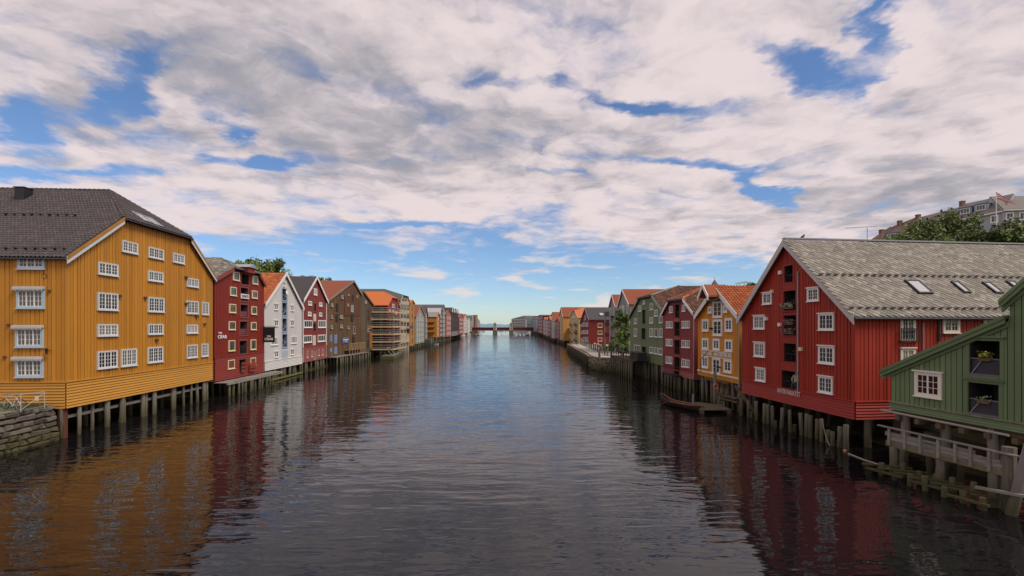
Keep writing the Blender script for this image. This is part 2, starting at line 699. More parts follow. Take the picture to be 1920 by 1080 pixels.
def pile_mesh():
    mb = MB()
    n = 9
    rings = 7
    vs = []
    for i in range(rings):
        z = i / (rings - 1)
        for k in range(n):
            t = 2 * math.pi * k / n
            r = 1.0 + random.uniform(-0.09, 0.09) - 0.12 * z
            vs.append((r * math.cos(t), r * math.sin(t), z))
    fs = []
    for i in range(rings - 1):
        for k in range(n):
            fs.append((i * n + k, i * n + (k + 1) % n, (i + 1) * n + (k + 1) % n, (i + 1) * n + k))
    fs.append(tuple(range((rings - 1) * n, rings * n)))
    mb.add(vs, fs)
    me = mb.mesh('piling')
    me.materials.append(PILE)
    return me


PILES = [pile_mesh() for _ in range(4)]


def piling(parent, p, r, z0, z1, lean=0.03, name='piling'):
    o = link(name, random.choice(PILES), parent)
    o.location = (p[0], p[1], z0)
    o.scale = (r, r, z1 - z0)
    o.rotation_euler = (random.uniform(-lean, lean), random.uniform(-lean, lean), random.uniform(0, 6))
    return o


class House:
    def __init__(s, name, label, left, right, depth, cat='building', near=None, group=None):
        """left / right = (px, Y) of the two facade corners as seen from the river"""
        s.A = Vector(((left[0] - CX) / F * left[1], left[1]))
        s.B = Vector(((right[0] - CX) / F * right[1], right[1]))
        d = (s.B - s.A)
        s.W = d.length
        d.normalize()
        s.d = d
        s.inn = Vector((-d.y, d.x))
        s.D = depth
        s.root = thing(name, label, cat, (s.A.x, s.A.y, 0), math.atan2(d.y, d.x), group)
        s.front = Face(s.A, d, Matrix.Identity(4), s.W)
        near = near or ('L' if d.y > 0 else 'R')
        s.near = near
        if near == 'L':
            s.side = Face(s.A + s.inn * depth, -s.inn, Matrix.Translation((0, depth, 0)) @ Matrix.Rotation(-math.pi / 2, 4, 'Z'), depth)
        else:
            s.side = Face(s.B, s.inn, Matrix.Translation((s.W, 0, 0)) @ Matrix.Rotation(math.pi / 2, 4, 'Z'), depth)
        s.holes = []

    def profile(s, pts, ridge=None, dh=0.0):
        """gable outline from photo points; four points = half hip"""
        q = [s.front.uv(*p) for p in pts]
        q[0] = (0.0, q[0][1])
        q[-1] = (s.W, q[-1][1])
        if len(q) == 4:
            zm = (q[1][1] + q[2][1]) / 2
            q[1], q[2] = (q[1][0], zm), (q[2][0], zm)
        s.prof = q
        s.dh = dh
        return q

    def top(s, u):
        q = s.prof
        for i in range(len(q) - 1):
            if q[i][0] <= u <= q[i + 1][0]:
                t = (u - q[i][0]) / max(q[i + 1][0] - q[i][0], 1e-6)
                return q[i][1] + t * (q[i + 1][1] - q[i][1])
        return q[0][1] if u < 0 else q[-1][1]

    # -------- walls
    def walls(s, m, z0, skirt=None, skirt_m=None, pitch=0.0, gap=0.05, proud=0.055, side_m=None, skirt_rows=0.19, clad_front=True):
        """z0 = underside of the house, skirt = height where the horizontal weatherboards end"""
        s.z0 = z0
        s.wo = proud * 1.25 if pitch else 0.012
        zb = z0 if skirt is None else skirt
        q, W, D = s.prof, s.W, s.D
        mb = MB()
        us = sorted(set([0.0, W] + [p[0] for p in q] + [v for h in s.holes for v in h[:2]]))
        us = [u for u in us if -1e-6 <= u <= W + 1e-6]
        for a, b in zip(us[:-1], us[1:]):
            if b - a < 1e-4:
                continue
            mid = (a + b) / 2
            cuts = sorted([(h[2], h[3]) for h in s.holes if h[0] - 1e-5 <= mid <= h[1] + 1e-5])
            lo = z0
            for c in cuts:
                if c[0] > lo:
                    mb.add([(a, 0, lo), (b, 0, lo), (b, 0, c[0]), (a, 0, c[0])], [(0, 1, 2, 3)])
                lo = max(lo, c[1])
            mb.add([(a, 0, lo), (b, 0, lo), (b, 0, s.top(b - 1e-6)), (a, 0, s.top(a + 1e-6))], [(0, 1, 2, 3)])
        zl, zr = q[0][1], q[-1][1]
        mb.add([(0, D, z0), (0, 0, z0), (0, 0, zl), (0, D, zl)], [(0, 1, 2, 3)])
        mb.add([(W, 0, z0), (W, D, z0), (W, D, zr), (W, 0, zr)], [(0, 1, 2, 3)])
        back = [(W, D, z0), (0, D, z0)] + [(u, D, z) for u, z in q]
        mb.add(back, [tuple(range(len(back)))])
        mb.add([(0, 0, z0), (W, 0, z0), (W, D, z0), (0, D, z0)], [(3, 2, 1, 0)])
        s.wall = mb.build('wall', m, s.root)
        if pitch:
            cb = MB()
            if clad_front:
                s._boards(cb, s.front.M, 0, W, lambda u: zb, s.top, pitch, gap, proud, s.holes)
            ze = zl if s.near == 'L' else zr
            s._boards(cb, s.side.M, 0, D, lambda u: zb, lambda u: ze, pitch, gap, proud, [])
            cb.box(-proud - .012, 0.09, -proud - .012, 0.0, zb, zl - .05)
            cb.box(W - 0.09, W + proud + .012, -proud - .012, 0.0, zb, zr - .05)
            cb.build('cladding', m, s.root, kind='stuff')
        if skirt is not None:
            sb = MB()
            rows = max(1, int(round((skirt - z0) / skirt_rows)))
            rh = (skirt - z0) / rows
            L_ = [(s.front.M, W, s.holes), (s.side.M, D, [])]
            for M, ln, hs in L_:
                sb.M = M
                for r in range(rows):
                    za, zc = z0 + r * rh, z0 + (r + 1) * rh
                    segs = [(-0.05, ln + 0.05)]
                    for h in hs:
                        if h[2] < zc - .02 and h[3] > za + .02:
                            ns = []
                            for (a, b) in segs:
                                if h[1] <= a or h[0] >= b:
                                    ns.append((a, b))
                                else:
                                    if h[0] > a:
                                        ns.append((a, h[0]))
                                    if h[1] < b:
                                        ns.append((h[1], b))
                            segs = ns
                    for a, b in segs:
                        zl_ = za + 0.018
                        sb.add([(a, -0.12, zl_), (b, -0.12, zl_), (b, -0.06, zc), (a, -0.06, zc), (a, 0, zl_), (b, 0, zl_), (b, 0, zc), (a, 0, zc)],
                               [(0, 1, 2, 3), (4, 5, 1, 0), (3, 2, 6, 7)])
                sb.box(-0.07, ln + .07, -0.15, 0.0, skirt, skirt + 0.07)
            sb.M = None
            sb.build('skirt', skirt_m or m, s.root)

    def _boards(s, cb, M, a, b, lo, hi, pitch, gap, proud, holes):
        cb.M = M
        n = max(1, int(round((b - a) / pitch)))
        w = (b - a) / n
        cut = [a] + [a + (i + random.uniform(-.16, .16)) * w for i in range(1, n)] + [b]
        for i in range(n):
            tn = min(max(random.gauss(.55, .24), 0), .98)
            g_ = gap * random.uniform(.6, 1.3)
            u0, u1 = cut[i] + g_ / 2, cut[i + 1] - g_ / 2
            mid = (u0 + u1) / 2
            p = proud * random.uniform(0.75, 1.2)
            cuts = sorted([(h[2], h[3]) for h in holes if h[0] - .03 < mid < h[1] + .03])
            z = lo(mid)
            iv = []
            for c in cuts:
                if c[0] > z + 0.05:
                    iv.append((z, c[0], c[0]))
                z = max(z, c[1])
            iv.append((z, hi(u0), hi(u1)))
            for (za, zb0, zb1) in iv:
                if min(zb0, zb1) - za < 0.03:
                    continue
                cb.add([(u0, -p, za), (u1, -p, za), (u1, -p, zb1), (u0, -p, zb0), (u0, 0, za), (u1, 0, za), (u1, 0, zb1), (u0, 0, zb0)],
                       [(0, 1, 2, 3), (4, 0, 3, 7), (1, 5, 6, 2), (4, 5, 1, 0)], tn)
        cb.M = None

    # -------- roof
    def roof(s, m, tiles=None, tm=None, ov=0.3, ove=0.35, th=0.14, barge=None, barge_w=0.22, ridge=None, tw=0.28, tl=0.34, both=False, gut=True, barge2=None, cov_far=None):
        q, D, W = s.prof, s.D, s.W
        y0, y1 = -ov, D + 0.2

        def ext(p, e):
            d = Vector((p[0] - e[0], p[1] - e[1]))
            d.normalize()
            return (p[0] + d.x * ove, p[1] + d.y * ove)
        pl = ext(q[0], q[1])
        pr = ext(q[-1], q[-2])
        polys = []
        s.apex = None
        if len(q) == 4:
            (x1, z1), (x2, z2) = q[0], q[1]
            (x3, z3), (x4, z4) = q[3], q[2]
            a1, a2 = (z2 - z1) / (x2 - x1), (z4 - z3) / (x4 - x3)
            xa = (z3 - a2 * x3 - z1 + a1 * x1) / (a1 - a2)
            za = z1 + a1 * (xa - x1)
            s.apex = (xa, za)
            dh = s.dh
            # the hip starts from a level eave
            polys.append(('slope', [(pl[0], y0, pl[1]), (x2, y0, z2), (xa, dh, za), (xa, y1, za), (pl[0], y1, pl[1])]))
            polys.append(('slope', [(pr[0], y0, pr[1]), (pr[0], y1, pr[1]), (xa, y1, za), (xa, dh, za), (x4, y0, z4)]))
            polys.append(('hip', [(x2, y0 - .12, z2 - .03), (x4, y0 - .12, z4 - .03), (xa, dh, za)]))
            ridge_l = [((xa, dh, za), (xa, y1, za)), ((x2, y0, z2), (xa, dh, za)), ((x4, y0, z4), (xa, dh, za))]
        else:
            pts = [pl] + q[1:-1] + [pr]
            for a, b in zip(pts[:-1], pts[1:]):
                polys.append(('slope', [(a[0], y0, a[1]), (b[0], y0, b[1]), (b[0], y1, b[1]), (a[0], y1, a[1])]))
            ia = max(range(len(q)), key=lambda i: q[i][1])
            s.apex = q[ia]
            ridge_l = [((q[ia][0], y0, q[ia][1]), (q[ia][0], y1, q[ia][1]))]
        mb = MB()
        s.slopes = []
        for kind, P in polys:
            V = [Vector(p) for p in P]
            n = Vector((0, 0, 0))
            for i in range(len(V)):
                n += V[i].cross(V[(i + 1) % len(V)])
            n.normalize()
            if n.z < 0:
                n = -n
            mb.prism(V, n * th)
            s.slopes.append((kind, V, n))
        s.roof_o = mb.build('roof', m, s.root)
        if tiles:
            tb = MB()
            vis = 0 if s.near == 'L' else (1 if len(q) == 4 else len(s.slopes) - 1)
            for i, (kind, V, n) in enumerate(s.slopes):
                if i == vis or kind == 'hip' or both:
                    lay_tiles(tb, V, tiles, th, tw, tl)
            to = tb.build('roof_tiles', tm or m, s.roof_o, kind='stuff')
        if ridge:
            rb = MB()
            for a, b in ridge_l:
                a, b = Vector(a), Vector(b)
                L_ = (b - a).length
                k = max(1, int(L_ / 0.38))
                for i in range(k):
                    p, r_ = a.lerp(b, i / k), a.lerp(b, (i + 1.12) / k)
                    rb.tube(p + Vector((0, 0, th + .04)), r_ + Vector((0, 0, th + .02)), 0.17, 0.14, 7, random.random() * .98)
            rb.build('ridge_tiles', ridge, s.roof_o)
        if barge:
            segs = []
            pts = [pl] + q[1:-1] + [pr]
            for i, (a, b) in enumerate(zip(pts[:-1], pts[1:])):
                if len(q) == 4 and i == 1:
                    continue
                segs.append((a, b))
            for a, b in segs:
                bb = MB()
                o0, o1, yy0, yy1 = -barge_w, th + .05, y0 - .05, y0
                bb.prism([(a[0], yy0, a[1] + o0), (b[0], yy0, b[1] + o0), (b[0], yy0, b[1] + o1), (a[0], yy0, a[1] + o1)], (0, yy1 - yy0, 0))
                bb.build('bargeboard', barge, s.root)
            if barge2:
                for a, b in segs:
                    b2 = MB()
                    b2.prism([(a[0], y0 - .085, a[1] - .02), (b[0], y0 - .085, b[1] - .02), (b[0], y0 - .085, b[1] + th + .09), (a[0], y0 - .085, a[1] + th + .09)], (0, .034, 0))
                    b2.build('cover_board', barge2, s.root)
        if gut:
            gb = MB()
            p = pl if s.near == 'L' else pr
            sg = -1 if s.near == 'L' else 1
            gb.tube((p[0] + sg * .06, y0, p[1] + .02), (p[0] + sg * .06, y1, p[1] + .02), 0.075, None, 7)
            if len(q) == 4:
                gb.tube((q[1][0], y0 - .17, q[1][1] + .03), (q[2][0], y0 - .17, q[2][1] + .03), 0.07, None, 7)
            gb.build('gutter', GUTTER, s.root)

    # -------- openings
    def win(s, x0, x1, y0, y1, face=None, **k):
        f = face or s.front
        u0, u1, z0, z1 = f.rect(x0, x1, y0, y1)
        off = max(k.pop('off', 0.0), s.wo)
        return window(s.root, f.M @ Matrix.Translation((u0, -off, z0)), u1 - u0, z1 - z0, **k)

    def winm(s, u0, z0, w, h, face=None, **k):
        f = face or s.front
        off = max(k.pop('off', 0.0), s.wo)
        return window(s.root, f.M @ Matrix.Translation((u0, -off, z0)), w, h, **k)

    def hole(s, x0, x1, y0, y1):
        u0, u1, z0, z1 = s.front.rect(x0, x1, y0, y1)
        s.holes.append((u0, u1, z0, z1))
        return s.holes[-1]

    def bay(s, h, m_in=None, depth=1.0, casing=None, cw=0.12, rail=None, bars=0, door=None, lintel=None, glazed=False):
        """loading bay: recess behind an opening in the front wall"""
        u0, u1, z0, z1 = h
        b = MB()
        b.add([(u0, 0, z0), (u1, 0, z0), (u1, depth, z0), (u0, depth, z0), (u0, 0, z1), (u1, 0, z1), (u1, depth, z1), (u0, depth, z1)],
              [(0, 1, 2, 3), (7, 6, 5, 4), (0, 3, 7, 4), (2, 1, 5, 6), (3, 2, 6, 7)])
        o = b.build('loading_bay', m_in or DARK, s.root)
        if casing:
            c = MB()
            c.box(u0 - cw, u0, -.075, 0, z0 - cw, z1 + cw)
            c.box(u1, u1 + cw, -.075, 0, z0 - cw, z1 + cw)
            c.box(u0, u1, -.072, 0, z1, z1 + cw)
            c.box(u0, u1, -.10, 0, z0 - cw, z0)
            c.build('casing', casing, o)
        if rail:
            r = MB()
            zt = z0 + min(1.0, (z1 - z0) * .45)
            r.box(u0, u1, 0.04, 0.09, zt - .04, zt)
            if bars == 'planks':
                for k in range(3):
                    zc = z0 + (zt - z0) * (k + .35) / 3.2
                    r.box(u0, u1, 0.05, 0.08, zc, zc + .16)
            elif bars == 'cross':
                r.beam((u0, .06, z0), (u1, .06, zt), .05, .07)
                r.box(u0, u1, 0.04, 0.09, z0, z0 + .08)
            else:
                n = bars or max(4, int((u1 - u0) / .13))
                for k in range(1, n):
                    x = u0 + (u1 - u0) * k / n
                    r.box(x - .011, x + .011, .055, .075, z0, zt - .04)
            r.build('railing', rail, o)
        if glazed:
            g = MB()
            g.add([(u0, depth * .45, z0), (u1, depth * .45, z0), (u1, depth * .45, z1), (u0, depth * .45, z1)], [(0, 1, 2, 3)])
            g.build('pane', GLASS, o)
            g = MB()
            um = (u0 + u1) / 2
            g.box(um - .035, um + .035, depth * .45 - .05, depth * .45 - .004, z0, z1)
            g.box(u0, u1, depth * .45 - .046, depth * .45 - .004, z0 + (z1 - z0) * .55, z0 + (z1 - z0) * .55 + .05)
            g.build('sash', casing or BLACK, o)
        return o

    def sign(s, txt, x0, x1, y0, y1, m, face=None, off=0.085, squash=None):
        f = face or s.front
        u0, u1, z0, z1 = f.rect(x0, x1, y0, y1)
        key = text_mesh(txt, 1.0)
        xs = [v.co.x for v in key.vertices]
        ys = [v.co.y for v in key.vertices]
        sx = (u1 - u0) / (max(xs) - min(xs))
        sy = (z1 - z0) / (max(ys) - min(ys))
        o = link('lettering', key, s.root)
        key.materials.append(m)
        o.matrix_local = f.M @ Matrix.Translation(((u0 + u1) / 2 - sx * (max(xs) + min(xs)) / 2, -off, (z0 + z1) / 2 - sy * (max(ys) + min(ys)) / 2)) @ Matrix.Rotation(math.pi / 2, 4, 'X') @ Matrix.Diagonal((sx, sy, 1, 1))
        return o

    def piles(s, n, rows=2, r=0.15, y=0.25, gapy=1.9, zt=None, z0=-0.8, skip=0.0, lean=0.05):
        zt = s.z0 if zt is None else zt
        for k in range(rows):
            for i in range(n):
                u = (i + 0.5 + random.uniform(-.22, .22)) * s.W / n
                piling(s.root, (u, y + k * gapy + random.uniform(-.18, .18)), r * random.uniform(.7, 1.3), z0, zt, lean)

    def beam_under(s, z, y=0.35, m=None, t=0.22):
        b = MB()
        b.box(0.1, s.W - .1, y - .1, y + .1, z - t, z)
        return b.build('beam', m or DECKW, s.root)

    def stories(s, rows, cols, w, h, u0, u1, z0, z1, face=None, **k):
        for r in range(rows):
            for c in range(cols):
                u = u0 + (u1 - u0) * (c + .5) / cols
                z = z0 + (z1 - z0) * (r + .5) / rows
                s.winm(u - w / 2, z - h / 2, w, h, face=face, **k)

    def hit(s, px, py, i):
        """inward position y (or x on a hip) and height share of the slope point seen at a spot of the photo"""
        kind, V, n = s.slopes[i]
        Mi = s.root.matrix_basis.inverted()
        o = Mi @ Vector((0, 0, EYE))
        d = Mi.to_3x3() @ Vector(((px - CX) / F, 1, (HY - py) / F))
        p = o + d * ((V[0] + n * .14 - o).dot(n) / d.dot(n))
        zs_ = [v.z for v in V]
        return (p.x if kind == 'hip' else p.y), (p.z - min(zs_)) / (max(zs_) - min(zs_)), p

    def skylight(s, u, y, w, l, slope=None, dark=True):
        """roof window lying on the visible slope: u = position up the slope 0..1, y = inward position of its middle"""
        i = slope if slope is not None else (0 if s.near == 'L' else len([1 for k in s.slopes if k[0] == 'slope']) - 1)
        kind, V, n = s.slopes[i]
        lo = min(V, key=lambda p: p.z)
        hi = max(V, key=lambda p: p.z)
        if kind == 'hip':
            hd = Vector((1, 0, 0))
            up = Vector((0, hi.y - lo.y, hi.z - lo.z))
            base = Vector((y, lo.y, lo.z))
        else:
            hd = Vector((0, 1, 0))
            up = Vector((hi.x - lo.x, 0, hi.z - lo.z))
            base = Vector((lo.x, y, lo.z))
        L_ = up.length
        up.normalize()
        c = base + up * (u * L_) + n * 0.2

        def ring(a0, a1, b0, b1, h0, h1):
            return [c + hd * a + up * b + n * h for h in (h0, h1) for a, b in ((a0, b0), (a1, b0), (a1, b1), (a0, b1))]
        fs = [(0, 3, 2, 1), (4, 5, 6, 7), (0, 1, 5, 4), (1, 2, 6, 5), (2, 3, 7, 6), (3, 0, 4, 7)]
        mb = MB()
        for (a0, a1, b0, b1) in ((-w / 2 - .1, -w / 2, -l / 2, l / 2), (w / 2, w / 2 + .1, -l / 2, l / 2), (-w / 2 - .1, w / 2 + .1, l / 2, l / 2 + .1), (-w / 2 - .1, w / 2 + .1, -l / 2 - .1, -l / 2)):
            mb.add(ring(a0, a1, b0, b1, -.12, .09), fs)
        o = mb.build('skylight', BLACK if dark else ZINC, s.root)
        g = MB()
        g.add(ring(-w / 2, w / 2, -l / 2, l / 2, -.1, .05), fs)
        g.build('pane', SKYLIGHT, o)
        return o


# ================================================================== the setting
def build_water():
    m = bpy.data.materials.new('river_water')
    m.use_nodes = True
    nt = m.node_tree
    N, L = nt.nodes, nt.links
    p = N['Principled BSDF']
    p.inputs['Base Color'].default_value = (0.0085, 0.0072, 0.0085, 1)
    p.inputs['Roughness'].default_value = 0.012
    p.inputs['IOR'].default_value = 1.5
    tc = N.new('ShaderNodeTexCoord')

    def nz(scale, sx, sy, det, rough, dist, rot=0):
        mp = N.new('ShaderNodeMapping')
        mp.inputs['Scale'].default_value = (sx, sy, 1)
        mp.inputs['Rotation'].default_value = (0, 0, math.radians(rot))
        L.new(tc.outputs['Object'], mp.inputs['Vector'])
        n = N.new('ShaderNodeTexNoise')
        n.inputs['Scale'].default_value = scale
        n.inputs['Detail'].default_value = det
        n.inputs['Roughness'].default_value = rough
        n.inputs['Distortion'].default_value = dist
        L.new(mp.outputs[0], n.inputs['Vector'])
        return n.outputs[0]

    def mth(op, a, b):
        n = N.new('ShaderNodeMath')
        n.operation = op
        for i, v in enumerate((a, b)):
            if isinstance(v, (int, float)):
                n.inputs[i].default_value = v
            else:
                L.new(v, n.inputs[i])
        return n.outputs[0]
    rip = nz(1.0, 0.62, 2.3, 1.5, 0.45, 0.5, 4)       # wind ripples, crests across the river
    mid = nz(1.0, 0.22, 0.85, 1.5, 0.45, 0.6, -4)      # half-metre waves seen farther off
    cap = nz(1.0, 2.0, 5.0, 1.0, 0.5, 0.3, -9)       # small ripples on top of them
    swell = nz(1.0, 0.12, 0.3, 2.0, 0.5, 0.2, 12)    # slow undulation
    patch = nz(1.0, 0.035, 0.02, 3.0, 0.55, 0.4)     # calmer and rougher patches
    mr = N.new('ShaderNodeMapRange')
    mr.inputs[1].default_value = 0.36
    mr.inputs[2].default_value = 0.66
    mr.inputs[3].default_value = 0.55
    mr.inputs[4].default_value = 1.15
    L.new(patch, mr.inputs[0])
    hgt = mth('ADD', mth('ADD', mth('MULTIPLY', rip, 0.031), mth('MULTIPLY', mid, 0.046)), mth('MULTIPLY', cap, 0.005))
    hgt = mth('MULTIPLY', hgt, mr.outputs[0])
    hgt = mth('ADD', hgt, mth('MULTIPLY', swell, 0.04))
    b = N.new('ShaderNodeBump')
    b.inputs['Strength'].default_value = 1.0
    b.inputs['Distance'].default_value = 1.0
    L.new(hgt, b.inputs['Height'])
    L.new(b.outputs[0], p.inputs['Normal'])
    mb = MB()
    mb.add([(-4000, -120, 0), (4000, -120, 0), (4000, 9000, 0), (-4000, 9000, 0)], [(0, 1, 2, 3)])
    o = mb.build('water', m)
    o['kind'] = 'structure'


build_water()


def struct(mb, name, m):
    o = mb.build(name, m)
    o['kind'] = 'structure'
    return o


GROUND = mat('earth_and_grass', (0.10, 0.105, 0.055), rough=0.95, var=0.4, scale=0.6, stretch=(1, 1, 1))
GRAVEL = mat('pale_gravel', (0.40, 0.36, 0.31), rough=0.95, var=0.18, scale=1.5, stretch=(1, 1, 1))
GRASS = mat('rough_grass', (0.06, 0.085, 0.025), rough=0.95, var=0.5, scale=2.0, stretch=(1, 1, 1))
BUSHG = mat('leaf_green', (0.12, 0.185, 0.04), rough=0.6, var=0.2, tone=True, tonev=0.65, second=(0.19, 0.24, 0.06))
BUSHD = mat('leaf_dark_green', (0.095, 0.125, 0.034), rough=0.6, var=0.2, tone=True, tonev=0.65, second=(0.13, 0.155, 0.045))
BARK = mat('bark', (0.09, 0.07, 0.055), rough=0.9, var=0.4, scale=4)

# banks: a dark shore a little behind the house fronts
mb = MB()
mb.prism([(-36.5, 29.5, -1), (-36.8, 180, -1), (-37, 430, -1), (-400, 430, -1), (-400, 29.5, -1)], (0, 0, 3.0))
mb.prism([(-29.4, 12, -1), (-30.4, 29.4, -1), (-400, 29.4, -1), (-400, 12, -1)], (0, 0, 3.05))
struct(mb, 'ground', GROUND)
mb = MB()
mb.prism([(26.5, 5, -1), (24.5, 75, -1), (500, 75, -1), (500, 5, -1)], (0, 0, 2.6))
mb.prism([(24.0, 75.02, -1), (25, 150, -1), (24, 240, -1), (22, 420, -1), (500, 420, -1), (500, 75.02, -1)], (0, 0, 3.05))
struct(mb, 'ground', GROUND)
# muddy foreshore under the houses
mb = MB()
for (X0, X1, Ys, sg) in ((-33.2, -37.5, (31, 430), -1), (22.5, 26.5, (16, 72), 1)):
    n = 60
    vs, fs = [], []
    for i in range(n + 1):
        Y = Ys[0] + (Ys[1] - Ys[0]) * i / n
        for j in range(5):
            t = j / 4
            vs.append((X0 + (X1 - X0) * t, Y, -0.4 + 1.7 * t + (random.uniform(-.2, .2) if 0 < j < 4 else 0)))
    for i in range(n):
        for j in range(4):
            a = i * 5 + j
            fs.append((a, a + 1, a + 6, a + 5))
    mb.add(vs, fs)
struct(mb, 'foreshore', MUD)


def smooth(a, b, x):
    t = min(max((x - a) / (b - a), 0), 1)
    return t * t * (3 - 2 * t)


def hill_z(X, Y):
    return 2.0 + 29.5 * smooth(42, 128, X + 0.12 * (Y - 100)) * (1 - smooth(120, 240, Y))


mb = MB()
nx, ny = 40, 40
vs, fs = [], []
for i in range(nx + 1):
    for j in range(ny + 1):
        X, Y = 44 + i * 7.0, 20 + j * 6.5
        vs.append((X, Y, hill_z(X, Y) + random.uniform(-.2, .2)))
for i in range(nx):
    for j in range(ny):
        a = i * (ny + 1) + j
        fs.append((a, a + ny + 1, a + ny + 2, a + 1))
mb.add(vs, fs)
struct(mb, 'hill', GRASS)

# far hills over the fjord
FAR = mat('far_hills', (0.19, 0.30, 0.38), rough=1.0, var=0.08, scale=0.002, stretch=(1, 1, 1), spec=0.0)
mb = MB()
vs, fs = [], []
n = 120
for i in range(n + 1):
    X = -2600 + 5200 * i / n
    hgt = 44 + 11 * math.sin(i * .31) + 7 * math.sin(i * .83 + 1) + 5 * math.sin(i * 1.7)
    for j, (yy, f) in enumerate(((6200, 0), (6500, .7), (7000, 1), (8200, 0))):
        vs.append((X * (1 + j * .02), yy, hgt * f * .95))
for i in range(n):
    for j in range(3):
        a = i * 4 + j
        fs.append((a, a + 4, a + 5, a + 1))
mb.add(vs, fs)
struct(mb, 'hills', FAR)

# ================================================================== left bank
# ---- yellow warehouse
YEL = mat('ochre_paint', (0.49, 0.205, 0.019), var=0.2, scale=1.1, tone=True, tonev=.15, board=0.27, bvar=0.06, grime=0.26, rough=0.6)
YELS = mat('ochre_paint_skirt', (0.52, 0.245, 0.034), var=0.16, scale=0.9, stretch=(.15, .15, 1), horiz=0.16, bvar=0.07, grime=0.08, rough=0.6)
TILE_BR = tiles_mat('dark_brown_tile', (0.052, 0.040, 0.040), (0.075, 0.058, 0.056), 0.13, 0.42, 0.5)
AWN = mat('awning_cloth', (0.42, 0.40, 0.37), rough=0.8, var=0.2)
BLUEW = mat('pale_blue_paint', (0.40, 0.50, 0.58), var=0.08, rough=0.5)
YROOF = mat('brown_underlay', (0.05, 0.04, 0.04), rough=0.7)

h = House('yellow_warehouse', 'large ochre yellow timber warehouse with dark brown tiled roof, leftmost on the left bank', (123, 30.4), (396.7, 46.6), 30)
h.profile([(123, 481), (225, 412), (352, 449), (396.7, 519)], dh=4.0)
z0, zs = h.front.uv(123, 766.1)[1], h.front.uv(123, 717.2)[1]
h.walls(YEL, z0, zs, YELS, pitch=0.27)
h.roof(YROOF, 'pantile', TILE_BR, barge=GREYW, barge2=YEL, ridge=TILE_BR, ov=0.32, barge_w=0.3, tw=0.26, tl=0.34)
s1, s2 = 0.2407, 340
for (a, b, c, d, n, nx, nz) in ((942, 1064, 470, 558, 3, 2, 3), (1149, 1266, 521, 602, 3, 2, 3), (1340, 1429, 565, 637, 3, 2, 3), (754, 910, 637, 732, 3, 2, 3),
                                (1146, 1263, 702, 780, 3, 2, 3), (1449, 1538, 757, 823, 3, 2, 3), (752, 910, 870, 1004, 3, 2, 4), (1146, 1270, 905, 1018, 3, 2, 4),
                                (1447, 1538, 932, 1032, 3, 2, 4), (1568, 1619, 942, 1040, 2, 2, 4),
                                (751, 908, 1113, 1205, 3, 2, 3), (1146, 1263, 1112, 1192, 3, 2, 3), (1448, 1534, 1117, 1184, 3, 2, 3), (750, 905, 1320, 1455, 3, 2, 4),
                                (934, 1057, 1305, 1438, 3, 2, 4), (1143, 1261, 1290, 1410, 3, 2, 4), (1449, 1531, 1273, 1375, 3, 2, 4), (1563, 1614, 1265, 1364, 2, 2, 4)):
    h.win(a * s1, b * s1, s2 + c * s1, s2 + d * s1, n=n, nx=nx, nz=nz, cm=GREYW, sm=WHITE, cas=0.085)
for (a, b, c, d, nz) in ((148, 361, 590, 685, 2), (140, 357, 838, 990, 3), (132, 348, 1138, 1292, 3), (132, 347, 1382, 1525, 3)):
    f = h.side
    h.win(a * s1, b * s1, s2 + c * s1, s2 + d * s1, face=f, n=3, nx=2, nz=nz, cm=BLUEW, sm=WHITE, cas=0.13, gm=GLASS2)
    if nz == 3:
        u0, u1, zz0, zz1 = f.rect(a * s1, b * s1, s2 + c * s1, s2 + d * s1)
        aw = MB(f.M)
        aw.prism([(u0 - .12, -.12, zz1 - .02), (u0 - .12, -.3, zz1 - .02), (u0 - .12, -.26, zz1 + .13), (u0 - .12, -.12, zz1 + .16)], (u1 - u0 + .2, 0, 0))
        for k in range(14):
            x = u0 - .12 + (u1 - u0 + .2) * (k + .5) / 14
            aw.box(x - .055, x + .055, -.298, -.285, zz1 - .1 - .03 * (k % 2), zz1 - .021)
        aw.build('awning', AWN, h.root)
# small fittings on the walls
for (px, py, w) in ((393 * s1, s2 + 855 * s1, .14), (78 * s1, 600 + 37 * s1, .14), (47 * s1, 600 + 288 * s1, .14)):
    u, z = h.side.uv(px, py)
    fit = MB(h.side.M)
    fit.box(u - w / 2, u + w / 2, -.16, -.03, z - w / 2, z + w / 2)
    fit.build('vent_box', mat('rust_brown', (0.12, 0.045, 0.02)), h.root)
u, z = h.side.uv(395 * s1, 600 + 250 * s1)
lm = MB(h.side.M)
lm.tube((u, -.03, z + .1), (u, -.3, z + .18), .02)
lm.tube((u, -.3, z + .2), (u, -.3, z - .12), .09, .05)
lm.tube((u, -.3, z + .28), (u, -.3, z + .2), .02, .13)
lm.build('wall_lamp', BLACK, h.root)
u, z = h.side.uv(350 * s1, s2 + 738 * s1)
rg = MB(h.side.M)
for k in range(14):
    a0, a1 = 2 * math.pi * k / 14, 2 * math.pi * (k + 1) / 14
    rg.tube((u + .16 * math.cos(a0), -.06, z + .16 * math.sin(a0)), (u + .16 * math.cos(a1), -.06, z + .16 * math.sin(a1)), .015, None, 5)
rg.build('mooring_ring', BLACK, h.root)
for (x, y) in ((1120, 908), (918, 893), (1440, 953), (1440, 748), (1523, 1053), (1210, 1237), (1585, 1113)):
    u, z = h.front.uv(x * s1, s2 + y * s1)
    fit = MB()
    fit.box(u - .12, u + .12, -.22, -.03, z - .1, z + .1)
    fit.build('wall_fitting', mat('rust_brown', (0.12, 0.045, 0.02)), h.root)
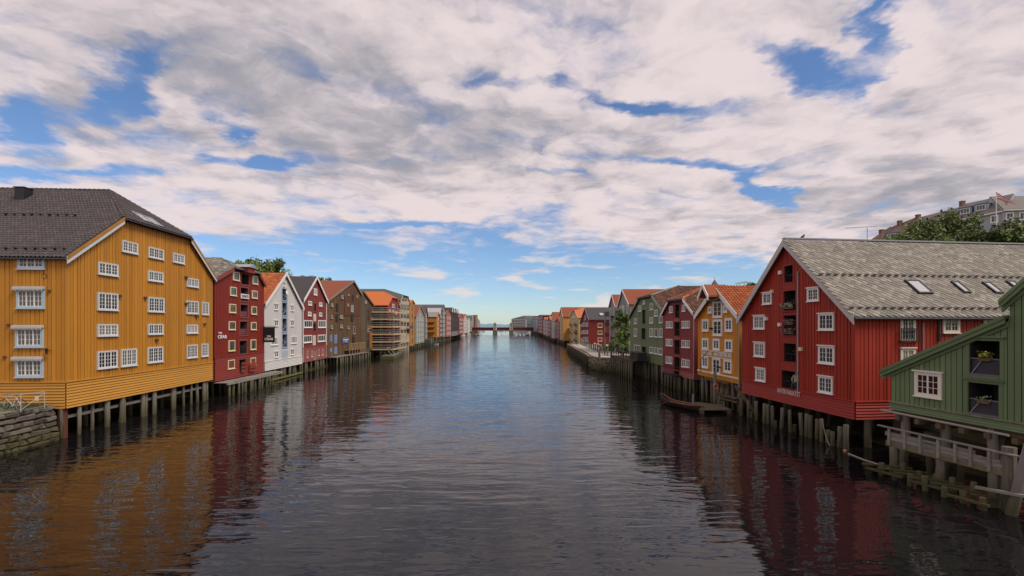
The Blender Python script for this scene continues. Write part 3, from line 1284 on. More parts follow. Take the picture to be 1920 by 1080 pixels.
# chimney vent and snow guards on the roof slope facing us
kind, V, nrm = h.slopes[0]
lo, hi = V[0], V[2]
up = Vector((hi.x - lo.x, 0, hi.z - lo.z))
SL = up.length
up.normalize()
for (tt, yy0, cnt) in ((0.55, 3.2, 44), (0.08, 0.3, 48)):
    sg = MB()
    for k in range(cnt):
        c = Vector((lo.x, yy0 + k * .62, lo.z)) + up * (tt * SL) + nrm * .2
        sg.beam(c, c + nrm * .16 - up * .04, .16, .025)
        sg.beam(c + up * .16, c + nrm * .15 - up * .03, .02, .02)
    sg.beam(Vector((lo.x, yy0, lo.z)) + up * (tt * SL) + nrm * .36, Vector((lo.x, yy0 + cnt * .62, lo.z)) + up * (tt * SL) + nrm * .36, .025, .025)
    sg.build('snow_guard', BLACK, h.root, kind='stuff')
c = h.hit(43, 373, 0)[2]
ch = MB()
ch.box(c.x - .3, c.x + .45, c.y - .36, c.y + .36, c.z - .5, c.z + .85)
ch.box(c.x - .36, c.x + .51, c.y - .42, c.y + .42, c.z + .852, c.z + .92)
ch.build('chimney', BLACK, h.root)
for (px, py) in ((270, 412), (289, 419)):
    sy, su, _ = h.hit(px, py, 2)
    h.skylight(su, sy, .9, 1.1, slope=2, dark=False)
for x in (520, 540, 632, 752, 857, 960, 983, 1133, 1153, 1210, 1228, 1370, 1387, 1447, 1510, 1563, 1605, 1628):
    u = h.front.uv(x * s1, 700)[0]
    piling(h.root, (u, .22 + random.uniform(-.08, .12)), random.uniform(.11, .19), -.8, z0, .035)
for x in (568, 685, 800, 915, 1010, 1095, 1252, 1328, 1400, 1465, 620, 870, 1180):
    u = h.front.uv(x * s1, 700)[0]
    piling(h.root, (u + .2, 1.6 + random.uniform(0, 1.6)), random.uniform(.15, .2), -.8, z0, .02)
h.beam_under(z0 - .55, .45, DECKW, .2)
h.beam_under(z0 - .02, 1.9, OLDW, .3)
cb = MB()
cb.box(-.05, .28, .1, .45, -.8, z0)
cb.build('corner_post', mat('red_brown_wood', (0.12, 0.04, 0.02), var=.4, rough=.8), h.root)
L1 = h

# ---- dark red house with the lettering
RED2 = mat('dark_red_paint', (0.225, 0.021, 0.012), var=0.2, scale=1.1, tone=True, tonev=.15, board=0.25, bvar=0.05, grime=0.24)
RED2S = mat('dark_red_paint_skirt', (0.25, 0.032, 0.022), var=0.12, scale=0.9, stretch=(.15, .15, 1), horiz=0.15, bvar=0.06, grime=0.1)
PINKRED = mat('faded_red_paint', (0.24, 0.055, 0.05), var=0.15)
SLATE = tiles_mat('grey_slate', (0.21, 0.19, 0.165), (0.30, 0.275, 0.235), 0.4, 0.75)
SLATEU = mat('slate_underlay', (0.15, 0.14, 0.13), rough=0.8)
h = House('red_restaurant', 'dark red gabled restaurant with THE CRAB lettering and cream window frames', (402, 48.0), (493.5, 58.1), 24)
h.profile([(404, 523), (434, 503), (482.5, 515), (493.5, 534)], dh=3.4)
zr0, zr1 = h.front.uv(401, 716)[1], h.front.uv(402, 671)[1]
bays = [h.hole(*b) for b in ((451.5, 466, 514.5, 533.5), (450.5, 464.5, 540, 564), (450, 464, 571.5, 594), (449, 463, 603, 628), (448, 462.5, 639, 663), (447.5, 460, 674, 698))]
h.walls(RED2, zr0, zr1, RED2S, pitch=0.25)
h.roof(SLATEU, 'slate', SLATE, barge=PINKRED, ov=0.3, barge_w=.25, tw=0.42, ridge=None)
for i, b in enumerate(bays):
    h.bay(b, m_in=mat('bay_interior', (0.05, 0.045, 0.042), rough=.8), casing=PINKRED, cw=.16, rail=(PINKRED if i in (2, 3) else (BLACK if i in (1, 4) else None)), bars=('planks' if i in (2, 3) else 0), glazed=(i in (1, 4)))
for (a, b, c, d) in ((435.8, 447.2, 510, 526), (472.2, 481.8, 517.5, 533), (430, 441.8, 538, 554.5), (471.2, 481, 545, 559.5), (428.5, 440.7, 570, 586.5), (470, 479.8, 574.5, 589.5),
                     (427.5, 439.7, 602.5, 618.5), (469.3, 479, 604, 618.5), (427, 438.8, 638, 658), (468.5, 478.5, 636.5, 655.5), (425.7, 438, 674.5, 691.5), (468, 478, 670.5, 684.5)):
    v = d - c > 17
    h.win(a, b, c, d, n=2 if v else 1, nx=1, nz=1 if v else 2, cm=CREAM, sm=BLACK, cas=.11, gm=GLASS2)
LET = mat('white_lettering', (0.80, 0.79, 0.76), var=0.03, rough=0.5)
BLET = mat('black_lettering', (0.03, 0.03, 0.03), var=0.03, rough=0.5)
h.sign('THE', 407.6, 414.8, 622.6, 626.2, LET)
h.sign('CRAB', 407, 423.6, 628.2, 634.6, LET)
u0, u1, za, zb = h.front.rect(450, 465, 551.5, 560)
b = MB()
b.box(u0, u1, -.14, -.09, za, zb)
b.build('sign_board', WHITE, h.root)
h.sign('EVENTS', 451.3, 463.7, 553.2, 558.3, BLET, off=.15)
# hoist hood in the hip
u, z = h.front.uv(459, 508)
hd = MB()
hd.box(u - .75, u + .75, -.8, 1.6, z - .25, z + .42)
hd.build('hoist_hood', RED2S, h.root)
hd = MB()
hd.prism([(u - .98, -1.0, z + .36), (u + .98, -1.0, z + .36), (u, -1.0, z + .8)], (0, 3.2, 0))
hd.build('hood_roof', ZINC, h.root)
# hanging sign
u, z = h.front.uv(492.5, 627)
sg = MB()
sg.box(u - .05, u + .05, -1.5, -.1, z - 1.0, z + .95)
sg.beam((u, 0, z + 1.05), (u, -1.6, z + 1.05), .05, .05)
so = sg.build('hanging_sign', mat('black_sign', (0.018, 0.014, 0.02), rough=.5), h.root)
for (tx, dz, sz) in (('THE', -.25, .28), ('CRAB', -.6, .42)):
    me = text_mesh(tx, sz)
    me.materials.append(LET)
    to = link('lettering', me, so)
    to.matrix_local = Matrix.Translation((u - .06, -.8, z + dz)) @ Matrix.Rotation(-math.pi / 2, 4, 'Z') @ Matrix.Rotation(math.pi / 2, 4, 'X')
# gate leaves by the water door
u0, u1, za, zb = h.front.rect(463.5, 475, 683, 696)
g = MB()
for k in range(3):
    g.box(u0, u1, -.35, -.3, za + k * .38, za + k * .38 + .24)
g.box(u0, u0 + .1, -.3, -.25, za, zb)
g.box(u1 - .1, u1, -.3, -.25, za, zb)
g.build('gate', RED2S, h.root)
u0, u1, za, zb = h.front.rect(447.5, 455.5, 684, 697)
g = MB()
for k in range(3):
    g.box(u0, u1, -.35, -.3, za + k * .42, za + k * .42 + .26)
g.build('gate', RED2S, h.root)
# jetty deck of planks along its foot
pl = []
nplk = 46
for k in range(nplk):
    b = MB()
    b.box(0, (h.W + 2.3) / nplk - .02, -1.5, -.02, zr0 - .16, zr0 - .1)
    if k == 0:
        pm = b.mesh('plank')
        pm.materials.append(DECKW)
    link('plank', pm, h.root, (-.1 + k * (h.W + 2.3) / nplk, random.uniform(-.04, .04), random.uniform(-.008, .008)))
db = MB()
db.box(-.1, h.W + 2.2, -1.5, -1.32, zr0 - .36, zr0 - .165)
db.build('beam', DECKW, h.root)
h.piles(13, 1, .13, -1.3, zt=zr0 - .36)
h.piles(10, 1, .15, 1.0)
L2 = h

# ---- white house
WH = mat('white_board', (0.62, 0.60, 0.58), var=0.10, scale=0.8, grime=0.16, rough=.6)
WHS = mat('white_board_skirt', (0.66, 0.64, 0.60), var=0.08, scale=0.8, grime=0.1, rough=.6)
TILE_OR = tiles_mat('orange_tile', (0.37, 0.095, 0.026), (0.46, 0.135, 0.035), 0.25)
ORU = mat('orange_underlay', (0.28, 0.075, 0.025), rough=.8)
BLUEG = mat('blue_grey_paint', (0.27, 0.33, 0.42), var=.1)
h = House('white_warehouse', 'tall white gabled warehouse with blue-grey loading doors and orange tiled roof', (495.5, 59.5), (565.5, 71.2), 22)
h.profile([(495.2, 568.5), (533.5, 513), (565.5, 576.5)])
zr0, zr1 = h.front.uv(495.5, 696)[1], h.front.uv(495.5, 679)[1]
bays = [h.hole(*b) for b in ((528.8, 537.3, 542, 563.5), (528.8, 537.3, 568, 592), (528.9, 537.3, 597.5, 621.5), (529, 537.4, 627, 651))]
h.walls(WH, zr0, zr1, WHS, pitch=0.22, gap=.012, proud=.02)
h.roof(ORU, 'pantile', TILE_OR, barge=WHITE, barge_w=.28, tw=.3, tl=.38)
for b in bays:
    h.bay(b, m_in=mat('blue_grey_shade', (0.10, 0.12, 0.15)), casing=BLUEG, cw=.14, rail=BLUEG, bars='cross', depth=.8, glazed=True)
u0, u1, za, zb = h.front.rect(529.2, 537.5, 657, 680.5)
d = MB()
d.box(u0, u1, -.08, 0, za, zb)
d.box(u0 - .12, u0, -.1, 0, za, zb + .1)
d.box(u1, u1 + .12, -.1, 0, za, zb + .1)
d.build('door', mat('pale_blue_door', (0.42, 0.47, 0.53), var=.12), h.root)
for (a, b, c, d_) in ((514, 520.8, 570, 581), (544.5, 550.2, 573, 583), (514, 520.8, 601, 611.5), (544.5, 550.5, 601, 611.5), (514.5, 521.2, 659, 670), (544.5, 550.7, 655, 665)):
    h.win(a, b, c, d_, n=2, nx=1, nz=3, cm=WHITE, cas=.06, sash=.05, head=.12, gm=GLASS)
for (a, b, c, d_) in ((507.5, 520.2, 632, 647), (545, 556, 630, 644)):
    h.win(a, b, c, d_, n=4, nx=1, nz=3, cm=WHITE, cas=.08, sash=.07, gm=GLASS)
h.win(530.6, 534, 530, 537, n=1, nx=1, nz=1, cm=WHITE, head=.1, gm=GLASS2)
h.piles(15, 2, .14, .2)
h.beam_under(zr0 - 1.25, -.1, mat('algae_wood', (.16, .15, .05), var=.5, rough=.9), .22)
u, z = h.front.uv(531.5, 546.5)
dsh = thing('satellite_dish', 'white round satellite dish high on the white gable', 'dish', tuple(h.root.matrix_basis @ Vector((u, -.1, z))), h.root.rotation_euler.z)
d = MB()
rn = 16
vs = [(0, -.25, 0)]
for k in range(rn):
    t = 2 * math.pi * k / rn
    vs.append((.42 * math.cos(t), -.42, .42 * math.sin(t)))
d.add(vs, [(0, 1 + k, 1 + (k + 1) % rn) for k in range(rn)])
d.build('reflector', WHITE, dsh)
d = MB()
d.beam((0, .1, 0), (0, -.25, 0), .05, .05)
d.beam((0, -.25, -.3), (0, -.75, -.05), .03, .03)
d.build('arm', ZINC, dsh)

# ---- red house with dark sheet roof
RED3 = mat('brick_red_paint', (0.215, 0.034, 0.026), var=0.10, scale=0.9, grime=0.06)
RED3S = mat('faded_brick_red', (0.29, 0.085, 0.068), var=0.12, scale=0.9, horiz=.15)
DSHEET = mat('dark_brown_sheet', (0.052, 0.043, 0.045), rough=.55, var=.1)
h = House('red_gabled_house', 'red gabled house with cream trim, long window strips and plain dark roof', (567.5, 71.9), (612, 82.6), 22)
h.profile([(566, 561), (591.5, 519.5), (612.5, 565)])
zr0, zr1 = h.front.uv(567.5, 680)[1], h.front.uv(567.5, 653)[1]
bays = [h.hole(*b) for b in ((588.4, 592.4, 568.5, 584), (587.3, 591.8, 606.5, 621))]
h.walls(RED3, zr0, zr1, RED3S, pitch=.24, gap=.012, proud=.02)
h.roof(DSHEET, barge=CREAM and WHITE, barge_w=.3)
for b in bays:
    h.bay(b, casing=RED3S, cw=.1, rail=BLACK, depth=.7)
for (a, b, c, d_, n, nx, nz) in ((588, 594, 541, 553.5, 2, 2, 4), (577.5, 584, 564.5, 572.5, 2, 1, 2), (598, 603.5, 567, 574.5, 2, 1, 2), (577, 583, 584.5, 592.5, 2, 1, 2), (598, 603, 586, 593, 2, 1, 2),
                                 (569.5, 585, 600.5, 614.5, 4, 1, 1), (596, 610.3, 600.5, 614.5, 4, 1, 1), (568.5, 584, 628.5, 642.5, 4, 1, 1), (595.5, 609.5, 627.5, 640.5, 4, 1, 1),
                                 (574.3, 577, 658, 670, 1, 1, 2), (583, 585.3, 657, 669, 1, 1, 2), (595.5, 598.2, 655.5, 666.8, 1, 1, 2), (602.8, 605.2, 654.5, 666, 1, 1, 2)):
    h.win(a, b, c, d_, n=n, nx=nx, nz=nz, cm=CREAM and WHITE, cas=.13 if n > 1 else .08)
for (a, b, c, d_) in ((587, 592, 588.5, 602.5), (586, 591.2, 628.5, 647.5), (586.8, 593, 657.5, 674.5)):
    u0, u1, za, zb = h.front.rect(a, b, c, d_)
    d = MB()
    d.box(u0, u1, -.08, 0, za, zb)
    d.build('door', mat('cream_door', (0.58, 0.53, 0.42), var=.08), h.root)
for u in (0.03, h.W - .03):
    c = MB()
    c.box(u - .09, u + .09, -.09, 0, zr0, h.prof[0][1])
    c.build('corner_board', WHITE, h.root)
h.piles(13, 2, .13, .2)

# ---- brown unpainted warehouse
BRW = mat('bare_brown_timber', (0.115, 0.060, 0.026), var=0.45, scale=1.1, board=.22, bvar=.2, grime=.35, second=(0.185, 0.105, 0.05), rough=.85)
BRR = mat('rust_red_timber', (0.12, 0.05, 0.026), var=0.4, scale=1.0, board=.22, bvar=.2, grime=.3, rough=.85)
RUST = mat('rust_red_tile', (0.235, 0.058, 0.024), rough=.75, var=.2, scale=2, stretch=(1, 1, 1), bump=.5, bscale=7)
h = House('brown_warehouse', 'weathered brown unpainted warehouse with rust red roof and blue banner', (614, 83.5), (677, 100), 24)
h.profile([(614, 563), (661.5, 527), (677, 553)])
zr0 = h.front.uv(614, 669)[1]
h.walls(BRW, zr0, None, pitch=.22, gap=.02)
h.roof(RUST, barge=DECKW, barge_w=.2)
pm = MB()
pts = [h.front.uv(*p) for p in ((645, 592), (645, 556), (661, 536), (673.5, 563), (673.5, 592))]
pm.prism([(u, -.16, z) for u, z in pts], (0, .1, 0))
pm.build('gable_panel', BRR, h.root)
for (a, b, c, d_) in ((638.5, 641.8, 553.5, 560), (636, 641, 591, 597), (636.3, 641, 609, 615), (650, 653, 611, 616.5), (656.5, 661, 572, 585), (650, 652, 569, 574), (651, 653.2, 551, 554.5), (667.3, 669, 553.5, 558),
                      (619.5, 622.5, 569, 575), (619, 622, 591, 597), (618.5, 622, 610, 616), (660.5, 664, 612, 626)):
    h.win(a, b, c, d_, n=1, nx=1, nz=2, cm=mat('grey_paint', (.42, .40, .37)), cas=.07, off=.17)
for (a, b, c, d_) in ((617.8, 622, 628, 640.5), (626, 631.6, 627, 644), (626, 631.5, 650, 664), (618, 622, 653, 660)):
    u0, u1, za, zb = h.front.rect(a, b, c, d_)
    d = MB()
    d.box(u0, u1, -.1, 0, za, zb)
    d.build('shutter', mat('faded_blue_paint', (.16, .23, .36), var=.3), h.root)
for (a, b, c, d_) in ((658, 662, 553, 566), (629, 632.5, 569, 583), (628.5, 632.2, 589, 603), (657, 661, 589, 602), (660, 664, 631, 645)):
    u0, u1, za, zb = h.front.rect(a, b, c, d_)
    d = MB()
    d.box(u0, u1, -.18, 0, za, zb)
    d.build('hatch', mat('dark_brown_hatch', (.03, .02, .014), var=.3), h.root)
u0, u1, za, zb = h.front.rect(640, 652, 632.5, 643.5)
bn = thing('banner', 'blue cloth banner hung on the brown warehouse wall', 'banner', tuple(h.root.matrix_basis @ Vector((u0, -.2, za))), h.root.rotation_euler.z)
d = MB()
nb = 8
vs = []
for k in range(nb + 1):
    for z in (0, zb - za):
        vs.append(((u1 - u0) * k / nb, -.03 * math.sin(k * 1.7), z))
d.add(vs, [(2 * k, 2 * k + 2, 2 * k + 3, 2 * k + 1) for k in range(nb)])
d.build('cloth', mat('banner_blue', (.10, .14, .27), var=.1), bn)
d = MB()
d.box(.25, (u1 - u0) - .25, -.07, -.05, (zb - za) * .52, (zb - za) * .66)
d.box(1.1, (u1 - u0) - 1.1, -.07, -.05, (zb - za) * .28, (zb - za) * .38)
d.build('print', LET, bn)
# wooden gallery with crossed braces and a quay of piles in front
gl = MB()
ua, ub = h.front.uv(644, 650)[0], h.front.uv(674, 650)[0]
zg = zr0 + .9
for zz in (zg, zg + 1.2):
    gl.box(ua, ub, -1.3, -1.18, zz - .07, zz + .07)
n = 6
for k in range(n + 1):
    x = ua + (ub - ua) * k / n
    gl.box(x - .06, x + .06, -1.3, -1.18, zr0 - .2, zg + 1.25)
    if k < n:
        x2 = ua + (ub - ua) * (k + 1) / n
        gl.beam((x, -1.24, zg), (x2, -1.24, zg + 1.2), .07, .09)
        gl.beam((x2, -1.24, zg), (x, -1.24, zg + 1.2), .07, .09)
gl.box(ua, ub, -1.25, -.1, zg - .14, zg - .07)
gl.build('gallery', mat('raw_timber', (.30, .20, .11), var=.3), h.root)
dk = MB()
dk.box(0, h.W, -1.6, -.1, zr0 - .18, zr0 - .04)
dk.build('jetty_deck', DECKW, h.root)
h.piles(20, 1, .13, -1.4, zt=zr0 - .18)
h.piles(12, 1, .14, .3)

# ---- brown narrow warehouse
h = House('brown_warehouse', 'narrow dark brown warehouse between the banner warehouse and the scaffolding', (677.3, 100.2), (700, 109.0), 20)
h.profile([(677.3, 548), (680, 547.5), (700, 574)])
zr0 = h.front.uv(677.3, 660)[1]
h.walls(mat('dull_brown_timber', (0.085, 0.062, 0.04), var=0.45, scale=1.1, board=.22, bvar=.2, grime=.35, second=(0.15, 0.115, 0.075), rough=.85), zr0, None, pitch=.25, gap=.02)
h.roof(mat('mossy_slate', (.15, .12, .075), var=.4, scale=2, stretch=(1, 1, 1), rough=.85), barge=OLDW, gut=False)
for (a, b, c, d_) in ((683.7, 687, 563.5, 568.8), (695.5, 698, 595.5, 600.5), (689, 691.5, 610.5, 616), (688.5, 691, 617, 622)):
    h.win(a, b, c, d_, n=1, nx=1, nz=1, cm=mat('grey_paint', (.42, .40, .37)), cas=.08)
for (a, b, c, d_, mm) in ((692.5, 698.5, 610, 617, 'o'), (692.5, 697.5, 622, 653, 'o'), (688.5, 691.5, 626, 634, 'r'), (688, 691, 637, 652, 'd'), (689, 691.8, 579, 600, 'r')):
    u0, u1, za, zb = h.front.rect(a, b, c, d_)
    d = MB()
    d.box(u0, u1, -.12, 0, za, zb)
    d.build('door', {'o': mat('orange_door', (.34, .13, .025), var=.3), 'r': mat('red_brown_door', (.10, .03, .02), var=.3), 'd': DARK}[mm], h.root)
h.piles(9, 2, .14, .1)

# ---- scaffolded house: its near side wall and the river front stand inside the scaffolding
TILE_BO = mat('bright_orange_tile', (0.52, 0.135, 0.032), rough=.75, var=.15, scale=2, stretch=(1, 1, 1), bump=.4, bscale=6)
REDM = mat('mid_red_paint', (0.22, 0.030, 0.028), var=0.15, scale=0.9, board=.25, bvar=.1)
h = House('red_house_in_scaffolding', 'red house with bright orange roof, wrapped in tiers of scaffolding', (726, 109.5), (748.5, 121.5), 16)
h.profile([(726, 572), (733, 556), (743, 563), (748.5, 577)], dh=2.5)
h.walls(REDM, 1.3, None, pitch=.25)
h.roof(TILE_BO, barge=TILE_BO, gut=False)
for (a, b, c, d_) in ((735, 738.5, 570, 577), (729, 731.5, 580, 584.5), (735, 737.5, 582, 587), (741, 743.5, 584, 589)):
    h.win(a, b, c, d_, n=1, nx=1, nz=2, cm=WHITE, cas=.12)
for r in range(4):
    for px in (729.5, 736, 742):
        h.win(px, px + 2.6, 593 + r * 14, 601 + r * 13.5, n=1, nx=1, nz=2, cm=WHITE, cas=.12)
for r in range(5):
    h.winm(h.D - 3.0, 3.2 + r * 1.78, 1.2, .8, face=h.side, n=2, nx=1, nz=1, cm=OLDW, sm=OLDW, cas=.08, gm=GLASS)
h.piles(6, 2, .18, .3)
b = MB(h.side.M)
b.box(h.D - 8, h.D - .2, -.1, -.06, 1.4, h.prof[0][1] - .3)
b.build('side_boarding', mat('dark_side_boards', (.06, .035, .024), board=.3, bvar=.2), h.root)
Lsc = h

PLANK = mat('new_planks', (0.55, 0.40, 0.22), var=.2, scale=1.5, rough=.8)
STEEL = mat('scaffold_tube', (0.36, 0.35, 0.33), rough=.45, var=.15, metal=.3)
sc = thing('scaffolding', 'tiered steel scaffolding with pale timber decks around the orange-roofed red house', 'scaffold', tuple(h.root.location), h.root.rotation_euler.z)
lev = [EYE - (y - HY) * 108.6 / F for y in (655, 641, 627, 613, 599, 585.5)]
D0, D1 = -1.9, -.5       # in front of the facade
S0, S1 = -1.9, -.5       # beside the near side wall
for z in lev:
    b = MB()
    b.box(S0, S1, D0, 5.0, z - .05, z)
    b.build('deck', PLANK, sc)
    b = MB()
    b.box(S1, h.W + .3, D0, D1, z - .052, z - .002)
    b.build('deck', PLANK, sc)
    b = MB()
    b.box(S0 - .05, S0, D0 - .05, 5.0, z - .14, z + .2)
    b.box(S0 - .05, h.W + .3, D0 - .05, D0, z - .14, z + .2)
    b.build('toe_board', PLANK, sc)
    for dz in (.55, 1.05):
        b = MB()
        b.box(S0 - .07, S0 - .03, D0, 5.0, z + dz - .07, z + dz + .07)
        b.tube((S0 - .05, D0 - .05, z + dz), (h.W + .3, D0 - .05, z + dz), .04, None, 5)
        b.build('guard_rail', STEEL, sc)
zt = lev[-1] + 1.2
for (x, y) in [(S0, D0), (S0, 1.0), (S0, 4.9), (S1, D0), (S1, 1.0), (S1, 4.9)] + [(x, y) for x in (2.6, 5.6, 8.6, 11.6, h.W + .2) for y in (D0, D1)]:
    b = MB()
    b.tube((x, y, -.5), (x, y, zt + (1.5 if x > 2 else 0)), .035, None, 6)
    b.build('standard', STEEL, sc)
for k in range(5):
    b = MB()
    b.tube((2.6 + (k % 2) * 3, D0, lev[k]), (2.6 + ((k + 1) % 2) * 3, D0, lev[k + 1]), .03, None, 5)
    b.build('brace', STEEL, sc)
# concrete landing below it with a sloping steel rack
p0, p1, p2 = on_water(715, 674), on_water(738, 674), on_water(757, 664)
CONC = mat('mossy_concrete', (.17, .165, .10), var=.3, algae=True, rough=.9, scale=1.5, stretch=(1, 1, 1))
mb = MB()
inw = Vector((-3.2, 1.0, 0))
mb.prism([p0 + Vector((0, 0, -.6)), p1 + Vector((0, 0, -.6)), p2 + Vector((0, 0, -.6)), p2 + inw + Vector((0, 0, -.6)), p0 + Vector((-.6, 3.0, -.6))], (0, 0, 1.35))
o = tag(mb.build('landing_stage', CONC), 'low mossy concrete landing block under the scaffolding', 'landing')
a, b_ = p1 + Vector((-.5, 1.2, .8)), p2 + Vector((-.4, -.5, .8))
rk = thing('steel_rack', 'sloping galvanised frame standing on the concrete landing below the scaffolding', 'frame', tuple(a))
for k in range(5):
    t = k / 4
    c = (b_ - a) * t
    mb = MB()
    mb.beam(c, c + Vector((-1.5, .2, 1.5)), .1, .1)
    mb.build('rafter', STEEL, rk)
for off in (Vector((0, 0, 0)), Vector((-1.5, .2, 1.5))):
    mb = MB()
    mb.beam(off, (b_ - a) + off, .12, .12)
    mb.build('rail', STEEL, rk)


def small_house(name, label, left, right, depth, prof, wall, roof, zb, rows=4, cols=2, ww=.9, wh=1.2, cm=None, barge=None, dh=2.5, pitch=.0, skirt=None, wz=None, n=1, nz=2, side=None, gm=None, piles=0, margin=.08, near=None, tiles=None, tm=None, attic=True):
    h = House(name, label, left, right, depth, near=near)
    h.profile(prof, dh=dh)
    z0 = zb
    h.walls(wall, z0, None, pitch=pitch, gap=.02)
    h.roof(roof, tiles=tiles, tm=tm, barge=barge, gut=False, ov=.25)
    ze = min(h.prof[0][1], h.prof[-1][1])
    za, zc = (z0 + .4, ze + .1) if wz is None else wz
    if rows and cols:
        h.stories(rows, cols, ww, wh, h.W * margin, h.W * (1 - margin), za, zc, n=n, nx=1, nz=nz, cm=cm or WHITE, cas=.1, gm=gm)
    if attic:
        q = h.apex
        top = max(p[1] for p in h.prof)
        if top - ze > 2.6:
            h.winm(q[0] - ww / 2, ze + .25, ww, wh * .9, n=n, nx=1, nz=nz, cm=cm or WHITE, cas=.1, gm=gm)
    if side:
        r_, c_, y0, y1 = side
        L_ = h.side.length
        a, b = (L_ - y1, L_ - y0) if h.near == 'L' else (y0, y1)
        h.stories(r_, c_, ww * 1.1, wh, a, b, z0 + .4, ze, face=h.side, n=n, nx=1, nz=nz, cm=cm or WHITE, cas=.1, gm=gm)
    if piles:
        h.piles(piles, 1, .16, .2)
    return h


def P(name, rgb, **k):
    k.setdefault('var', .14)
    return mat(name, rgb, **k)


BEIGE = P('beige_render', (.48, .40, .27), grime=.1)
DGREY = P('dark_grey_sheet', (.085, .085, .08), rough=.6)
h = House('beige_warehouse', 'tall beige house with dark hipped roof right behind the scaffolding', (750.5, 126.5), (767.5, 137.8), 22)
h.profile([(750.5, 563), (754.5, 553.5), (764.3, 557), (767.5, 566)], dh=6.0)
z0 = 2.6
h.walls(BEIGE, z0, None)
h.roof(DGREY, barge=BEIGE, gut=True, ov=.2)
for (y0, y1, c) in ((556, 563, 2), (571, 579, 3), (587, 595, 3), (603, 610, 3), (618, 625, 3)):
    for k in range(c):
        x0 = 751.6 + k * (5.7 if c == 3 else 5) + (2.2 if c == 2 else 0)
        dy = -.5 * k if y0 > 611 else .5 * k
        h.win(x0, x0 + 3.6, y0 + dy, y1 + dy, n=2, nx=1, nz=1, cm=OLDW, sm=OLDW, cas=.1, gm=GLASS)
for k in range(4):
    b = MB()
    u = .3 + k * (h.W - .6) / 3
    b.box(u - .3, u + .3, .1, .6, -.8, z0 - .002)
    b.build('column', BEIGE, h.root)
u0, u1, za, zb = h.front.rect(760.5, 767.5, 612, 616)
b = MB()
b.box(u0, u1, -1.2, 0, za - .1, za)
b.build('balcony', DGREY, h.root)
b = MB()
b.box(u0, u1, -1.2, -1.16, za, zb + .3)
b.build('railing', DGREY, h.root)

OCH = P('ochre_orange_paint', (.46, .19, .03), board=.25, bvar=.1)
small_house('orange_narrow_house', 'narrow orange house squeezed right of the beige warehouse', (768.5, 138.2), (777.0, 145.8), 16,
            [(768.5, 569), (773, 563), (777, 570)], OCH, TILE_BO, 1.3, rows=5, cols=1, ww=.9, wh=1.5, cm=OLDW, barge=OCH, piles=5)
GREYG = P('grey_green_board', (.27, .28, .24), board=.3, bvar=.1, grime=.2)
small_house('grey_green_house', 'pale grey-green gabled house with red-orange roof slope, right of the orange narrow house', (779.0, 148), (795.5, 163), 20,
            [(779.0, 594), (787.5, 573.5), (795.5, 591)], GREYG, RUST, 1.6, rows=5, cols=4, ww=.9, wh=1.2, barge=GREYG, piles=8, side=(4, 2, .5, 5))
small_house('grey_brown_house', 'thin grey-brown house with steep dark gable before the slate-roofed ochre house', (796.0, 163.5), (802.0, 170.5), 18,
            [(796, 590), (798.8, 574.5), (802, 596)], P('grey_brown_board', (.17, .145, .135), board=.3), P('brown_red_sheet', (.13, .06, .05)), 2.4, rows=4, cols=1, ww=.9, wh=1.2, barge=DGREY)
h = small_house('ochre_house', 'ochre house with pale slate roof and balconies on its near side', (818.5, 178), (824.0, 185), 14,
                [(818.5, 594), (821.3, 585.5), (824, 592)], P('ochre_board', (.44, .20, .03), board=.3), P('pale_slate', (.24, .225, .195), scale=3, stretch=(1, 1, 1), var=.3), 3.0, rows=4, cols=1, ww=.9, wh=1.2, barge=OCH)
for k in range(3):
    z = 5.0 + k * 1.95
    b = MB(h.side.M)
    b.box(h.D - 6.0, h.D - .6, -1.2, 0, z, z + .12)
    b.build('balcony', OCH, h.root)
    b = MB(h.side.M)
    b.box(h.D - 6.0, h.D - .6, -1.2, -1.15, z + .12, z + .75)
    b.build('balustrade', OCH, h.root)
    h.winm(h.D - 5.2, z + .2, 1.6, 1.5, face=h.side, n=2, nx=1, nz=1, cm=OLDW, gm=GLASS)
small_house('red_narrow_house', 'narrow dark red house with light grey roof, just right of the ochre balconies house', (824.6, 187), (829.0, 194), 16,
            [(824.6, 590), (826.7, 578), (829, 590)], P('narrow_red', (.21, .035, .03)), P('light_grey_sheet', (.38, .38, .40)), 2.6, rows=5, cols=2, ww=.7, wh=1.1)
small_house('tall_grey_house', 'tall grey-green house with long dark ridge above the lower red and ochre roofs', (829.8, 196), (834.5, 204), 34,
            [(829.8, 583), (832.2, 571.5), (834.5, 583)], P('grey_teal', (.17, .20, .19)), DGREY, 2.6, rows=6, cols=2, ww=.8, wh=1.1)
small_house('pink_red_house', 'pink-red house with brown roof left of the black dormered building', (836.5, 208), (845.8, 228), 20,
            [(836.5, 591), (841, 582), (845.8, 589)], P('pink_red', (.36, .13, .10)), P('brown_tile', (.15, .075, .05), scale=2, stretch=(1, 1, 1)), 2.4, rows=4, cols=4, ww=1, wh=1.3)
SLB = P('near_black_board', (.045, .038, .042), board=.4)
h = House('black_dormered_building', 'near-black boarded building with four white-edged dormers on the left bank', (846.3, 231), (859.0, 264), 20)
h.profile([(846.3, 588), (852, 585), (859, 591)])
h.walls(SLB, 2.2, 4.6, P('grey_plinth', (.20, .19, .19)), skirt_rows=.8)
h.roof(P('brown_tile', (.15, .075, .05)), barge=SLB, gut=False)
